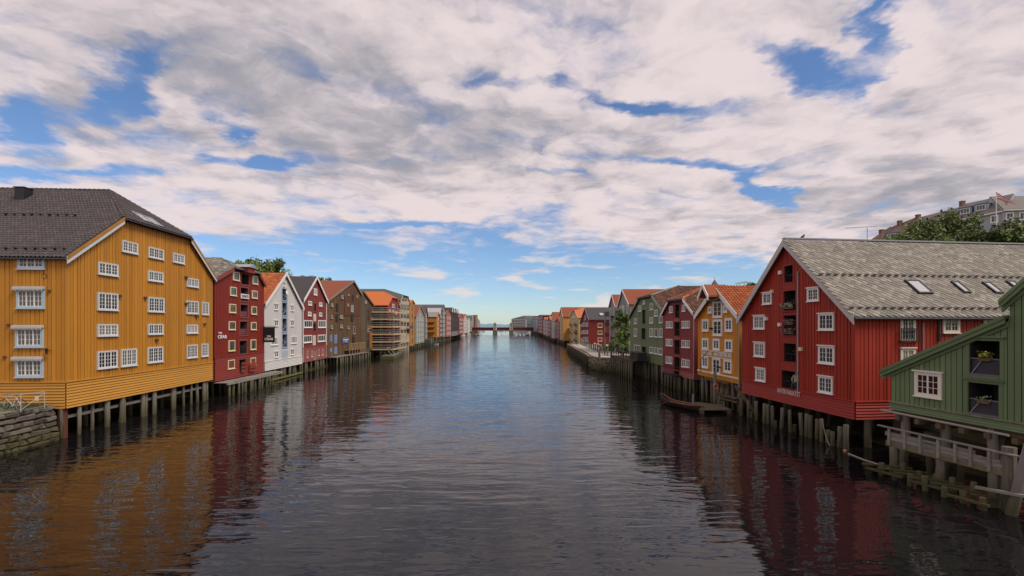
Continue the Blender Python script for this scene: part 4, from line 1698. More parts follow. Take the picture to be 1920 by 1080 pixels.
for k in range(4):
    u = h.W * (k + .5) / 4
    ze = 14.6 - .0 * k
    d = MB()
    d.prism([(u - 2.6, -.3, ze - 1.5), (u + 2.6, -.3, ze - 1.5), (u + 2.6, -.3, ze), (u, -.3, ze + 2.4), (u - 2.6, -.3, ze)], (0, 5, 0))
    d.build('dormer', SLB, h.root)
    d = MB()
    d.beam((u - 2.7, -.35, ze - .05), (u, -.35, ze + 2.5), .2, .3)
    d.build('dormer_edge', WHITE, h.root)
    d = MB()
    d.beam((u + 2.7, -.35, ze - .05), (u, -.35, ze + 2.5), .2, .3)
    d.build('dormer_edge', WHITE, h.root)
    for r in range(3):
        h.winm(u - .8, 5.4 + r * 2.9, 1.6, 1.5, n=2, nx=1, nz=1, cm=DGREY)
REDR = P('bright_red_roof', (.33, .06, .045))
small_house('red_roofed_block', 'red block with bright red roof and skylights, beyond the black building', (860.5, 268), (868.5, 300), 18,
            [(860.5, 595), (864.5, 588), (868.5, 594.5)], P('mid_red', (.25, .05, .045)), REDR, 2.2, rows=4, cols=5, ww=1.6, wh=1.5)
small_house('pale_pink_block', 'pale pink modern block with red roof near the bridge', (869, 303), (876.5, 345), 18,
            [(869, 597), (872.5, 589), (876.5, 597)], P('pale_pink', (.50, .40, .36)), REDR, 2.2, rows=5, cols=6, ww=1.8, wh=1.4)
small_house('white_far_block', 'white far block with grey roof left of the bridge end', (877, 348), (881.5, 385), 18,
            [(877, 600), (879, 592.5), (881.5, 600)], P('off_white', (.55, .54, .52)), DGREY, 2.2, rows=5, cols=5, ww=1.8, wh=1.4)
small_house('brown_far_block', 'brown far block at the left end of the red bridge', (881.8, 388), (885.0, 418), 18,
            [(881.8, 601), (883.2, 594), (885, 601)], P('umber', (.11, .085, .065)), DGREY, 2.2, rows=5, cols=4, ww=1.8, wh=1.4)
small_house('grey_far_tower', 'tall grey far block behind the left end of the bridge', (885.5, 452), (892, 500), 18,
            [(885.5, 592), (889, 590.5), (892, 593)], P('mid_grey', (.30, .31, .32)), ZINC, 2.2, rows=7, cols=6, ww=2.4, wh=1.6)
small_house('blue_grey_far_block', 'blue-grey far block with steep roof beyond the left end of the bridge', (893, 505), (900, 600), 18,
            [(893, 600), (896, 598), (900, 604)], P('blue_grey_far', (.20, .23, .27)), P('blue_grey_roof', (.15, .17, .2)), 2.2, rows=4, cols=6, ww=3, wh=1.8)
c0 = at(892, 604, 470)
mb = MB()
mb.tube((c0.x, c0.y, 2), (c0.x, c0.y, EYE + (HY - 590.5) * 470 / F), 2.4, 2.0, 10)
tag(mb.build('chimney_stack', P('stack_brick', (.32, .19, .12))), 'slim tan chimney stack among the far left blocks', 'chimney')

# stone retaining wall with posts before the ochre houses, left bank
QW = mat('dark_quay_masonry', (.11, .10, .095), var=.5, scale=1.2, stretch=(1, 1, 2.5), rough=.9, bump=.5, bscale=5, algae=True)
w = thing('quay_wall', 'dark quay wall with timber fenders below the ochre houses on the left bank', 'quay')
mb = MB()
mb.prism([(-31.0, 172, -.8), (-33.5, 172, -.8), (-33.5, 235, -.8), (-31.6, 235, -.8)], (0, 0, 3.6))
mb.build('wall', QW, w)
for k in range(14):
    piling(w, (-30.7 - k * .04, 173 + k * 4.4), .22, -.8, 2.6 + random.uniform(-.3, .4), name='fender')
for i, (px, py, nm) in enumerate(((811, 646, 'white floating pontoon moored nearest below the dark quay wall'), (824, 641, 'second pale pontoon, farther along the dark quay wall'))):
    p = on_water(px, py)
    t = thing('pontoon', nm, 'pontoon', tuple(p))
    mb = MB()
    mb.box(-2.2, 2.2, -1.5, 1.5, -.2, .35)
    mb.build('float', P('pale_float', (.5, .48, .42)), t)
    mb = MB()
    mb.box(-2.3, 2.3, -1.6, 1.6, .352, .42)
    mb.build('deck', DECKW, t)


def motor_boat(px, py, label, s=1.0, hull=(.62, .61, .58), rot=0.0):
    p = on_water(px, py)
    t = thing('motor_boat', label, 'boat', tuple(p), rot, 'small motor boats by the bridge')
    mb = MB()
    L_, B_ = 3.2 * s, 1.15 * s
    rings = []
    for k in range(7):
        u = k / 6
        wv = B_ * (1 - max(0, (u - .45) / .55) ** 2.2)
        rings.append([(-L_ + 2 * L_ * u, -wv, .75 * s + .25 * u), (-L_ + 2 * L_ * u, -wv * .7, -.2), (-L_ + 2 * L_ * u, wv * .7, -.2), (-L_ + 2 * L_ * u, wv, .75 * s + .25 * u)])
    vs = [v for r in rings for v in r]
    fs = [(0, 1, 2, 3)]
    for k in range(6):
        for j in range(4):
            fs.append((4 * k + j, 4 * k + (j + 1) % 4, 4 * k + 4 + (j + 1) % 4, 4 * k + 4 + j))
    mb.add(vs, fs)
    mb.build('hull', P('boat_hull_%d' % int(hull[0] * 100), hull, rough=.35), t)
    mb = MB()
    mb.prism([(-1.2 * s, -.75 * s, .7 * s), (.9 * s, -.75 * s, .8 * s), (.3 * s, -.75 * s, 1.6 * s), (-1.1 * s, -.75 * s, 1.65 * s)], (0, 1.5 * s, 0))
    mb.build('cabin', P('boat_cabin', (.66, .65, .63), rough=.35), t)
    mb = MB()
    mb.box(-.9 * s, .25 * s, -.77 * s, .77 * s, 1.15 * s, 1.45 * s)
    mb.build('cabin_window', GLASS, t)
    return t


# ================================================================== bridge
BRED = P('bridge_red', (.17, .022, .03), rough=.5)
BSTONE = P('bridge_stone', (.17, .13, .10), scale=1, stretch=(1, 1, 1), var=.35)
BYEL = P('tower_stone', (.42, .37, .23), scale=.5, stretch=(1, 1, 1))
YB = 427.0
br = thing('bridge', 'far red girder bridge with two stone tower piers across the river', 'bridge', (0, YB, 0))


def bx(px):
    return (px - CX) / F * YB


zt_, zb_ = 5.9, 3.0
for (a, b) in ((883, 925.2), (931.6, 955.4), (961.6, 1003)):
    mb = MB()
    mb.box(bx(a), bx(b), -4, 4, zb_, zt_)
    mb.build('girder', BRED, br)
    n = int((bx(b) - bx(a)) / 2.2)
    mb = MB()
    for k in range(n + 1):
        x = bx(a) + (bx(b) - bx(a)) * k / n
        mb.box(x - .08, x + .08, -4.35, -4.25, zt_ + .3, zt_ + 1.2)
    mb.box(bx(a), bx(b), -4.38, -4.22, zt_ + 1.2, zt_ + 1.32)
    mb.build('parapet', ZINC, br)
mb = MB()
mb.box(bx(870), bx(1012), -4.6, 4.6, zt_ + .002, zt_ + .3)
mb.build('deck', P('bridge_deck', (.2, .19, .18)), br)
for px in (928.4, 958.5):
    x = bx(px)
    mb = MB()
    mb.prism([(x - 2, -6, -1), (x + 2, -6, -1), (x + 2, 6, -1), (x - 2, 6, -1)], (0, 0, 4.4))
    pr = mb.build('pier', BSTONE, br)
    mb = MB()
    mb.box(x - 1.35, x + 1.35, -6.2, -4.6, 3.402, 9.2)
    tw_ = mb.build('tower', BYEL, br)
    mb = MB()
    mb.add([(x - 1.6, -6.45, 9.2), (x + 1.6, -6.45, 9.2), (x + 1.6, -4.4, 9.2), (x - 1.6, -4.4, 9.2), (x, -5.4, 10.8)], [(0, 1, 4), (1, 2, 4), (2, 3, 4), (3, 0, 4), (3, 2, 1, 0)])
    mb.build('tower_roof', P('copper_roof', (.12, .14, .08)), br)
    for z in (4.4, 6.9):
        mb = MB()
        mb.box(x - .35, x + .35, -6.26, -6.19, z, z + 1.3)
        mb.build('niche', DARK, br)
for px in (885.5, 1001):
    x = bx(px)
    mb = MB()
    mb.box(x - 3, x + 3, -5.4, 5.4, -1, zb_ - .01)
    mb.build('abutment', BSTONE, br)
for i, px in enumerate((911.5, 944, 988)):
    mb = MB()
    x = bx(px)
    mb.tube((x, -3, zt_ + .3), (x, -3, zt_ + 7.2), .12, .08, 6)
    mb.beam((x, -3, zt_ + 7.2), (x + 1.6, -3, zt_ + 7.4), .1, .1)
    tag(mb.build('street_lamp', ZINC), ('slim lamp post on the left span of the bridge', 'slim lamp post on the bridge between its two towers', 'slim lamp post on the right span of the bridge')[i], 'lamp post', 'lamp posts on the bridge')
for i, (px, py, lb, s, rot) in enumerate(((877.5, 629, 'white motor boat moored by the left bank before the bridge', 1.4, 1.2), (869, 632, 'long pale boat beside the left bank near the red blocks', 1.3, 1.4),
                                          (989.5, 629.2, 'dark-hulled motor boat by the right landing before the bridge', 1.25, 1.5),
                                          (941, 621.2, 'leftmost small boat seen under the middle span', 1.6, .4), (948, 620.8, 'small boat right of centre under the middle span', 1.5, .2),
                                          (965, 622.0, 'first white boat seen under the right span, next to the tower', 1.6, .3), (972.5, 622.2, 'second white boat seen under the right span', 1.7, .1),
                                          (980, 622.4, 'third white boat seen under the right span', 1.6, -.2), (986.5, 622.6, 'fourth white boat under the right span, farthest from the tower', 1.5, .1),
                                          (897, 622.2, 'small boat seen under the left span beside the abutment', 1.5, .3), (903, 622, 'second small boat seen under the left span', 1.5, .1))):
    motor_boat(px, py, lb, s, (.06, .06, .08) if i == 2 else (.62, .61, .58), rot)

# ================================================================== right bank, far to near
OFF = P('office_white', (.52, .50, .47))
h = House('white_office_block', 'long white office block with rows of dark windows right behind the bridge', (959, 520), (986, 500), 40, near='L')
h.profile([(959, 598.5), (962, 597.2), (984, 597.2), (986, 598.5)], dh=4)
h.walls(OFF, 2.0, None)
h.roof(DGREY, gut=False, ov=.2, ove=.2)
for r in range(4):
    for c in range(9):
        h.winm(h.W * (c + .2) / 9, 3.2 + r * 3.0, 1.2, 1.6, n=2, nx=1, nz=1, cm=DGREY, gm=GLASS)
small_house('dark_glass_block', 'dark glassy block between the white office and the blue tower', (987, 470), (998, 440), 30, [(987, 599), (992, 597), (998, 598)], P('dark_teal', (.05, .06, .07), rough=.3), DGREY, 2.0, rows=5, cols=6, ww=2.2, wh=1.6, cm=DGREY, gm=GLASS3)
small_house('blue_block', 'slim blue and white modern block right above the bridge end', (998.5, 436), (1003.5, 405), 30, [(998.5, 595), (1001, 594), (1003.5, 594)], P('blue_violet', (.13, .15, .26)), DGREY, 2.0, rows=6, cols=5, ww=2.2, wh=1.6)
small_house('grey_violet_block', 'grey-violet block left of the tall dark red block', (1003.8, 400), (1008.5, 360), 30, [(1003.8, 594), (1006, 592.5), (1008.5, 592.5)], P('grey_violet', (.24, .22, .26)), DGREY, 2.0, rows=5, cols=6, ww=2.0, wh=1.6)
small_house('tall_dark_red_block', 'tall dark red modern block near the right end of the bridge', (1009, 355), (1017.5, 300), 40, [(1009, 592.5), (1013, 590.5), (1017.5, 592)], P('deep_red', (.20, .03, .028)), DGREY, 2.0, rows=5, cols=8, ww=1.8, wh=1.5)
small_house('rose_house', 'small rose house with orange roof next to the tall dark red block', (1018.5, 290), (1023.0, 262), 22, [(1018.5, 601), (1020.6, 595.5), (1023, 599.5)], P('rose', (.40, .25, .21)), TILE_BO, 2.0, rows=4, cols=5, ww=1.3, wh=1.3, piles=6)
small_house('grey_rose_house', 'grey house with orange gable roof right of the rose house', (1023.4, 260), (1027.0, 246), 22, [(1023.4, 601), (1025.2, 596), (1027, 600)], P('pale_grey', (.36, .36, .35)), TILE_BO, 2.0, rows=4, cols=3, ww=1.2, wh=1.3, piles=5)
small_house('crimson_house', 'crimson house with orange roof left of the grey house with skylights', (1027.4, 244), (1033.0, 222), 22, [(1027.4, 601), (1030, 593.5), (1033, 600)], P('crimson', (.25, .04, .045)), TILE_BO, 2.0, rows=4, cols=4, ww=1.2, wh=1.3, piles=6)
h = small_house('pale_grey_house', 'pale grey house with red-orange roof and two bright skylights', (1034.0, 218), (1039.2, 205), 22, [(1034, 592), (1036.4, 585.5), (1039.2, 602)], P('silver_board', (.42, .43, .42)), RUST, 1.8, rows=5, cols=2, ww=1.1, wh=1.3, side=(3, 2, 1, 7), piles=6)
h.skylight(.3, 3.2, 1.6, 1.8)
h.skylight(.68, 3.6, 1.4, 1.6)
small_house('magenta_red_house', 'narrow magenta-red house tucked left of the tall orange house', (1043.2, 204), (1048.8, 194), 18, [(1043.2, 603), (1046, 596), (1048.8, 603)], P('magenta_red', (.27, .05, .07)), RUST, 1.8, rows=4, cols=2, ww=1.1, wh=1.3, piles=5)
ORW = P('strong_orange_paint', (.48, .19, .02), board=.3)
h = small_house('tall_orange_house', 'tall orange house with wide brown-orange roof and white window column', (1049.5, 191), (1056.3, 180), 30, [(1049.5, 592), (1052.2, 576.5), (1056.3, 594)], P('amber_paint', (.55, .30, .07), board=.3), RUST, 1.6, rows=5, cols=2, ww=1.0, wh=1.3, barge=WHITE, piles=7)
h.skylight(.6, 8, 1.2, 1.4)
h.skylight(.6, 10.4, 1.2, 1.4)
b = MB(h.side.M)
b.prism([(2.0, 0, 1.6), (10, 0, 1.6), (10, 0, 6.4), (6, 0, 8.4), (2.0, 0, 6.4)], (0, -3.0, 0))
b.build('annex', ORW, h.root)
b = MB(h.side.M)
b.prism([(1.7, -3.2, 6.2), (6, -3.2, 8.6), (10.3, -3.2, 6.2), (10.3, -3.2, 6.45), (6, -3.2, 8.9), (1.7, -3.2, 6.45)], (0, 3.4, 0))
b.build('annex_roof', RUST, h.root)
PYEL = P('pale_yellow_paint', (.68, .45, .15), board=.3)
h = House('pale_yellow_house', 'pale yellow half-hipped house with grey window bays and orange roof', (1068.3, 173), (1085.5, 150), 24)
h.profile([(1068.3, 593), (1073.5, 584.5), (1080, 583.5), (1085.5, 596)], dh=2.5)
h.walls(PYEL, h.front.uv(1085.5, 646.5)[1], None, pitch=.3)
h.roof(TILE_BO, barge=WHITE, gut=False)
for (a, b) in ((1070, 1073.2), (1078.3, 1083)):
    for (c, d_) in ((602, 611), (616.5, 625.5), (630.5, 639.5)):
        h.win(a, b, c, d_, n=2, nx=1, nz=2, cm=P('grey_bay', (.35, .36, .37)), cas=.3, gm=GLASS3)
        u0, u1, za, zb = h.front.rect(a + .5, b - .5, c + 4.5, d_ + .5)
        b_ = MB()
        b_.box(u0, u1, -.7, -.1, za, za + .08)
        b_.box(u0, u1, -.7, -.66, za + .08, zb)
        b_.build('balcony', DGREY, h.root)
h.win(1074.5, 1077.8, 592, 597, n=2, nx=1, nz=1, cm=P('grey_bay', (.35, .36, .37)))
h.piles(8, 2, .2, .3)

# ---- dark red house with long dark roof, on the quay
RED7 = P('oxblood_paint', (.21, .02, .016), board=.26, bvar=.06)
h = House('oxblood_house', 'oxblood red house with dark roof whose plain side wall faces the quay', (1088.5, 146), (1105.5, 129), 24)
h.profile([(1088.5, 606), (1098, 578), (1105.5, 599)])
h.walls(RED7, 2.05, None, pitch=.26)
h.roof(DSHEET, barge=P('grey_barge', (.3, .28, .28)), barge_w=.25)
for (x0, x1, y0, y1) in ((1120.7, 1129, 606, 614), (1120.7, 1129, 620, 627), (1120.7, 1129, 633, 640)):
    h.win(x0, x1, y0, y1, face=h.side, n=2, nx=1, nz=1, cm=CREAM, cas=.1, gm=GLASS)
for (y0, y1) in ((605, 612), (619, 626), (632, 640)):
    for k in range(4):
        h.win(1090 + k * 3.6, 1092.2 + k * 3.6, y0 + (0 if k else 2), y1, n=1, nx=1, nz=2, cm=WHITE, cas=.12, gm=GLASS)
h.win(1096.8, 1098.6, 592, 600, n=1, nx=1, nz=2, cm=WHITE, gm=GLASS)
h.skylight(.42, 3.9, 1.1, 1.6)
R7 = h

# ---- grey apartment house with twin orange gables
GREYA = P('grey_apartment_board', (.30, .28, .255), board=.3, bvar=.1, grime=.15)
h = House('grey_apartment_house', 'grey apartment house with orange gables, balconies and climbing greenery by the quay', (1143, 104), (1181, 85.5), 20)
q0, q1 = h.front.uv(1145, 578)[1], h.front.uv(1178, 578)[1]
ze = 11.6
zp = 14.3
W_ = h.W
h.prof = [(0, ze), (W_ * .19, zp), (W_ * .38, ze), (W_ * .5, ze), (W_ * .72, zp + .4), (W_, ze)]
h.dh = 0
h.walls(GREYA, 2.1, None, pitch=.3)
h.roof(RUST, barge=WHITE, gut=False, barge_w=.2)
for r in range(4):
    z = 2.9 + r * 2.3
    for k in range(6):
        u = W_ * (k + .5) / 6
        h.winm(u - .55, z, 1.1, 1.7, n=2, nx=1, nz=1, cm=WHITE, gm=GLASS)
    for (u0, u1) in ((W_ * .05, W_ * .33), (W_ * .62, W_ * .95)):
        if r == 0:
            continue
        b = MB()
        b.box(u0, u1, -1.3, -.05, z - .25, z - .12)
        bo = b.build('balcony', DGREY, h.root)
        b = MB()
        n = 16
        for k in range(n + 1):
            x = u0 + (u1 - u0) * k / n
            b.box(x - .02, x + .02, -1.3, -1.26, z - .12, z + .8)
        b.box(u0, u1, -1.31, -1.25, z + .8, z + .86)
        b.build('railing', BLACK, bo)
for u in (W_ * .05, W_ * .33, W_ * .62, W_ * .95):
    b = MB()
    b.box(u - .12, u + .12, -1.3, -1.06, 2.1, 11.4)
    b.build('column', P('pale_column', (.42, .40, .36)), h.root)
R6 = h

# ---- green gabled warehouse
GRN = mat('sage_green_paint', (0.165, 0.20, 0.095), var=0.15, scale=.9, board=.28, bvar=.05, grime=.08)
TILE_MIX = tiles_mat('mottled_red_brown_tile', (0.115, 0.062, 0.042), (0.27, 0.085, 0.045), 0.35)
MIXU = mat('brown_roof_underlay', (0.09, 0.05, 0.04), rough=.85)
h = House('green_warehouse', 'sage green warehouse with white windows and mottled red-brown roof', (1182.0, 72.5), (1243.3, 58.0), 24)
h.profile([(1181.5, 594), (1200, 560.5), (1225.5, 555.5), (1244.5, 580)], dh=4.6)
z0 = h.front.uv(1243.3, 686)[1]
bays = [h.hole(*b) for b in ((1205, 1210.2, 581, 607), (1203.6, 1210.6, 615.5, 636), (1204, 1211.5, 650, 664))]
h.walls(GRN, z0, None, pitch=.28, gap=.014, proud=.02)
h.roof(MIXU, 'pantile', TILE_MIX, barge=P('pale_green_trim', (.27, .31, .22)), tw=.3, tl=.38)
for b in bays:
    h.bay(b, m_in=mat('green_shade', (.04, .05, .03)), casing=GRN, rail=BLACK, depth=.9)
b = MB()
a_, c_ = Vector((h.prof[2][0], -.3, h.prof[2][1])), Vector((h.apex[0], h.dh, h.apex[1]))
b.beam(a_ + Vector((0, 0, .2)), c_ + Vector((0, 0, .2)), .35, .1)
b.build('hip_flashing', P('pale_green_trim', (.27, .31, .22)), h.root)
for (a, b, c, d_, n, nx, nz) in ((1206, 1210, 563, 570.5, 2, 1, 2), (1197.5, 1203, 573, 584, 2, 1, 3), (1219.5, 1225.3, 569, 581, 2, 1, 3), (1227.8, 1234.2, 581, 593, 2, 1, 3), (1189.8, 1195, 597, 607, 2, 1, 3),
                                 (1219, 1225, 595, 606, 2, 1, 3), (1236.8, 1243.2, 593, 605.5, 2, 1, 3), (1189.5, 1195, 616, 630.5, 2, 1, 4), (1219, 1225, 615.5, 631.5, 2, 1, 4), (1227.5, 1234, 616, 632, 2, 1, 4),
                                 (1236.8, 1243.1, 616, 632.5, 2, 1, 4), (1190, 1201, 647, 661.5, 3, 1, 3), (1219, 1225, 650.5, 662, 2, 1, 3), (1227.5, 1233.7, 651.5, 663.5, 2, 1, 3), (1236, 1242.7, 653, 665, 2, 1, 3)):
    h.win(a, b, c, d_, n=n, nx=nx, nz=nz, cm=WHITE, cas=.07, off=.02)
for (px, y0, y1) in ((1199.3, 584, 640), (1231.5, 600, 652)):
    u, za = h.front.uv(px, y1)
    zb = h.front.uv(px, y0)[1]
    b = MB()
    b.tube((u, -.1, za), (u, -.1, zb), .04)
    b.build('drain_pipe', P('pale_green_trim', (.27, .31, .22)), h.root)
h.piles(16, 2, .17, .2, lean=.04)
h.skylight(.72, 9, 1.4, 1.6, slope=1, dark=False)
# jetty platform at its foot
pj = thing('jetty', 'dark timber jetty platform with railing and parasols against the green warehouse', 'jetty', tuple(h.root.location), h.root.rotation_euler.z)
ua, ub = h.front.uv(1176, 670)[0], h.front.uv(1219, 670)[0]
zj = h.front.uv(1200, 671.5)[1]
npl = 30
b = MB()
b.box(0, (ub - ua) / npl - .025, -2.6, -.06, zj - .08, zj)
pm = b.mesh('plank')
pm.materials.append(OLDW)
for k in range(npl):
    link('plank', pm, pj, (ua + k * (ub - ua) / npl, random.uniform(-.05, .05), 0))
b = MB()
b.box(ua, ub, -2.5, -2.3, zj - .4, zj - .082)
b.build('beam', OLDW, pj)
for k in range(9):
    piling(pj, (ua + (k + .4) * (ub - ua) / 9, -2.4), .14, -.8, zj - .4)
    b = MB()
    x = ua + k * (ub - ua) / 8
    b.box(x - .05, x + .05, -2.6, -2.5, zj, zj + 1.05)
    b.build('post', BLACK, pj)
for dz in (.5, 1.05):
    b = MB()
    b.box(ua, ub, -2.63, -2.57, zj + dz - .05, zj + dz)
    b.build('rail', OLDW if dz < 1 else DECKW, pj)
ux = h.front.uv(1213, 668)[0]
bb = thing('storage_box', 'long black storage box on the jetty of the green warehouse', 'box', tuple(h.root.matrix_basis @ Vector((ux, -1.2, zj))), h.root.rotation_euler.z)
b = MB()
b.box(-2.2, 1.6, -.6, .6, 0, 1.0)
b.build('body', P('box_black', (.03, .03, .032)), bb)
b = MB()
b.box(-2.26, 1.66, -.66, .66, 1.002, 1.08)
b.build('lid', P('box_lid', (.05, .05, .05)), bb)

# ---- wine red warehouse
WINE = mat('wine_red_paint', (0.26, 0.040, 0.038), var=0.10, scale=.9, board=.25, bvar=.05, grime=.06)
WINEL = mat('wine_red_panel', (0.33, 0.09, 0.08), var=0.12, horiz=.15)
h = House('wine_red_warehouse', 'wine red warehouse with a dark column of loading bays and paired white windows', (1244.2, 57.3), (1302, 49.0), 24)
h.profile([(1242.5, 589), (1256.5, 567), (1284.5, 561), (1303.5, 585.5)], dh=3.2)
z0 = h.front.uv(1302, 712)[1]
bays = [h.hole(*b) for b in ((1266, 1274.4, 571, 595.5), (1265.3, 1275, 604, 629.5), (1265.2, 1275.2, 637.5, 664), (1265.2, 1275.4, 669.5, 702))]
h.walls(WINE, z0, z0 + .55, WINEL, pitch=.25, gap=.014, proud=.02)
h.roof(MIXU, 'pantile', TILE_MIX, barge=WHITE, barge_w=.18, ridge=TILE_OR, tw=.3, tl=.38)
for b in bays:
    h.bay(b, casing=WINE, cw=.1, rail=BLACK, depth=.9)
for (x0, x1, y0, y1) in ((1265.3, 1275, 597, 603.3), (1265.2, 1275.2, 630.5, 636.8), (1265.2, 1275.3, 665, 669)):
    u0, u1, za, zb = h.front.rect(x0, x1, y0, y1)
    b = MB()
    b.box(u0, u1, -.06, 0, za, zb)
    b.build('spandrel', WINEL, h.root)
for (a, b, c, d_) in ((1256, 1261.8, 574, 586.5), (1279.8, 1286, 571.5, 584), (1249.8, 1255, 602.5, 615), (1256.2, 1261.8, 602.5, 615), (1279.5, 1285.8, 601.8, 615.3), (1287.2, 1293.8, 601.5, 615.2),
                      (1249.7, 1254.8, 635.2, 648.2), (1256.2, 1261.5, 635.6, 648.8), (1279.3, 1285.8, 637.5, 651.5), (1287.2, 1293.7, 638, 652), (1249.5, 1254.7, 668, 681), (1256.2, 1261.2, 669, 681.8), (1279.2, 1285.7, 673, 688), (1287.2, 1293.5, 674.5, 689)):
    h.win(a, b, c, d_, n=2, nx=1, nz=3, cm=WHITE, cas=.06, off=.02, sash=.04)
b = MB()
b.tube((h.W + .12, -.15, z0 + .2), (h.W + .12, -.15, h.prof[-1][1] - .9), .055)
b.tube((h.W + .12, -.15, h.prof[-1][1] - .9), (h.W - .1, .2, h.prof[-1][1] - .1), .055)
b.build('drain_pipe', ZINC, h.root)
u, z = h.front.uv(1262, 700)
b = MB()
b.box(u - .1, u + 2.6, -1.1, -.03, z - .1, z)
bo = b.build('balcony', BLACK, h.root)
b = MB()
for k in range(12):
    x = u - .1 + 2.7 * k / 11
    b.box(x - .015, x + .015, -1.1, -1.07, z, z + 1.0)
b.box(u - .1, u + 2.6, -1.11, -1.06, z + 1.0, z + 1.05)
b.build('railing', BLACK, bo)
h.piles(10, 3, .16, .2, 1.5, lean=.04)

# ---- amber house with the architects' sign
AMB = mat('amber_paint_front', (0.62, 0.245, 0.013), var=0.16, scale=.9, tone=True, tonev=.12, board=.25, bvar=.04, grime=.12)
h = House('amber_house', 'amber orange gabled house with white windows and FASTING ARKITEKTER AS sign', (1310.5, 47.1), (1387, 39.5), 20)
h.profile([(1309.5, 591.5), (1347, 539.5), (1388, 588)])
z0, zs = h.front.uv(1387, 720)[1], h.front.uv(1387, 710.8)[1]
h.walls(AMB, z0, None, pitch=.25, gap=.022)
h.roof(ORU, 'pantile', TILE_OR, barge=WHITE, barge_w=.32, tw=.3, tl=.38, ov=.4)
b = MB()
b.box(-.06, h.W + .06, -.11, -.0, z0 - .01, zs - .02)
b.build('skirt', AMB, h.root)
b = MB()
b.box(-.08, h.W + .08, -.15, 0, zs - .02, zs + .1)
b.build('trim', WHITE, h.root)
for (a, b, c, d_, n, nx, nz, cas) in ((1338.5, 1356, 564.5, 595.5, 2, 1, 3, .2), (1329.4, 1336.2, 574.5, 587.5, 1, 2, 2, .18), (1358, 1366, 572, 586, 1, 2, 2, .2),
                                      (1318.5, 1330.2, 598.5, 621, 2, 1, 3, .22), (1338.5, 1355.8, 599, 629.5, 2, 1, 3, .2), (1361.2, 1375.3, 596.5, 621.5, 2, 1, 3, .22),
                                      (1318.2, 1329.8, 634, 655, 2, 1, 3, .22), (1338.5, 1351.2, 635, 656.5, 2, 1, 3, .22), (1361, 1375, 636.5, 659, 2, 1, 3, .22),
                                      (1318, 1329.3, 667.5, 689.5, 2, 1, 3, .22), (1337.5, 1352.5, 671, 701.5, 2, 1, 3, .2), (1359, 1373.8, 674.5, 698.5, 2, 1, 3, .22)):
    h.win(a, b, c, d_, n=n, nx=nx, nz=nz, cm=WHITE, cas=cas * .8, gm=GLASS, sash=.05)
u0, _, za, zb = h.front.rect(1318.5, 1319, 655.8, 667.3)
u1 = h.front.uv(1374.3, 660)[0]
b = MB()
b.box(u0, u1, -.1, -.05, za, zb)
sb = b.build('sign_board', AMB, h.root)
for (a, b_, c, d_) in ((u0, u1, zb - .07, zb), (u0, u1, za, za + .07), (u0, u0 + .08, za + .07, zb - .07), (u1 - .08, u1, za + .07, zb - .07)):
    m_ = MB()
    m_.box(a, b_, -.16, -.1, c, d_)
    m_.build('sign_frame', WHITE, sb)
h.sign('FASTING  ARKITEKTER AS', 1321, 1372, 660.9, 667.8, LET, off=.115)
# hoist hood
u, z = h.prof[1]
hh = MB()
hh.prism([(u - 1.0, -1.5, z - .95), (u, -1.5, z + .12), (u + 1.0, -1.5, z - .95), (u + 1.0, -1.5, z - .78), (u, -1.5, z + .3), (u - 1.0, -1.5, z - .78)], (0, 2.2, 0))
hh.build('hoist_hood', ORU, h.root)
for sg in (-1, 1):
    hh = MB()
    hh.prism([(u + sg * 1.08, -1.58, z - 1.25), (u, -1.58, z - .02), (u, -1.58, z + .36), (u + sg * 1.08, -1.58, z - .82)], (0, .07, 0))
    hh.build('hood_bargeboard', WHITE, h.root)
hh = MB()
hh.beam((u, -1.4, z - .35), (u, .3, z - .35), .16, .2)
hh.build('hoist_beam', OLDW, h.root)
# ragged lean-to tiles under the hood
hh = MB()
hh.prism([(u - .9, -.75, z - 1.25), (u + .95, -.75, z - 1.25), (u + .95, -.05, z - .95), (u - .9, -.05, z - .95)], (0, 0, .13))
hh.build('lean_to', SLATEU, h.root)
for (px, py, col) in ((1339, 616.5, BLACK), (1352.8, 689, P('blue_bundle', (.03, .06, .22)))):
    u_, z_ = h.front.uv(px, py)
    hh = MB()
    hh.tube((u_, -.1, z_), (u_ - .05, -.45, z_ + .05), .07, .11, 8)
    hh.build('wall_lamp' if col is BLACK else 'flower_pot', col, h.root)
b = MB()
b.tube((h.W + .1, -.12, z0 - .3), (h.W + .1, -.12, h.prof[-1][1] - .3), .055)
b.build('drain_pipe', ZINC, h.root)
# outside stair rail
ua, za = h.front.uv(1330, 698)
b = MB()
b.box(ua - .03, ua + .03, -.9, -.84, za, za + 1.3)
b.beam((ua, -.87, za + 1.25), (ua + 1.5, -.87, za + 2.2), .05, .06)
b.build('stair_rail', OLDW, h.root)
h.piles(9, 3, .17, .2, 1.4, lean=.06)
b = MB()
b.beam((h.W - .5, -.1, z0 - .2), (h.W + 2.8, -.1, z0 - 2.2), .2, .2)
b.build('brace', OLDW, h.root)
R3 = h

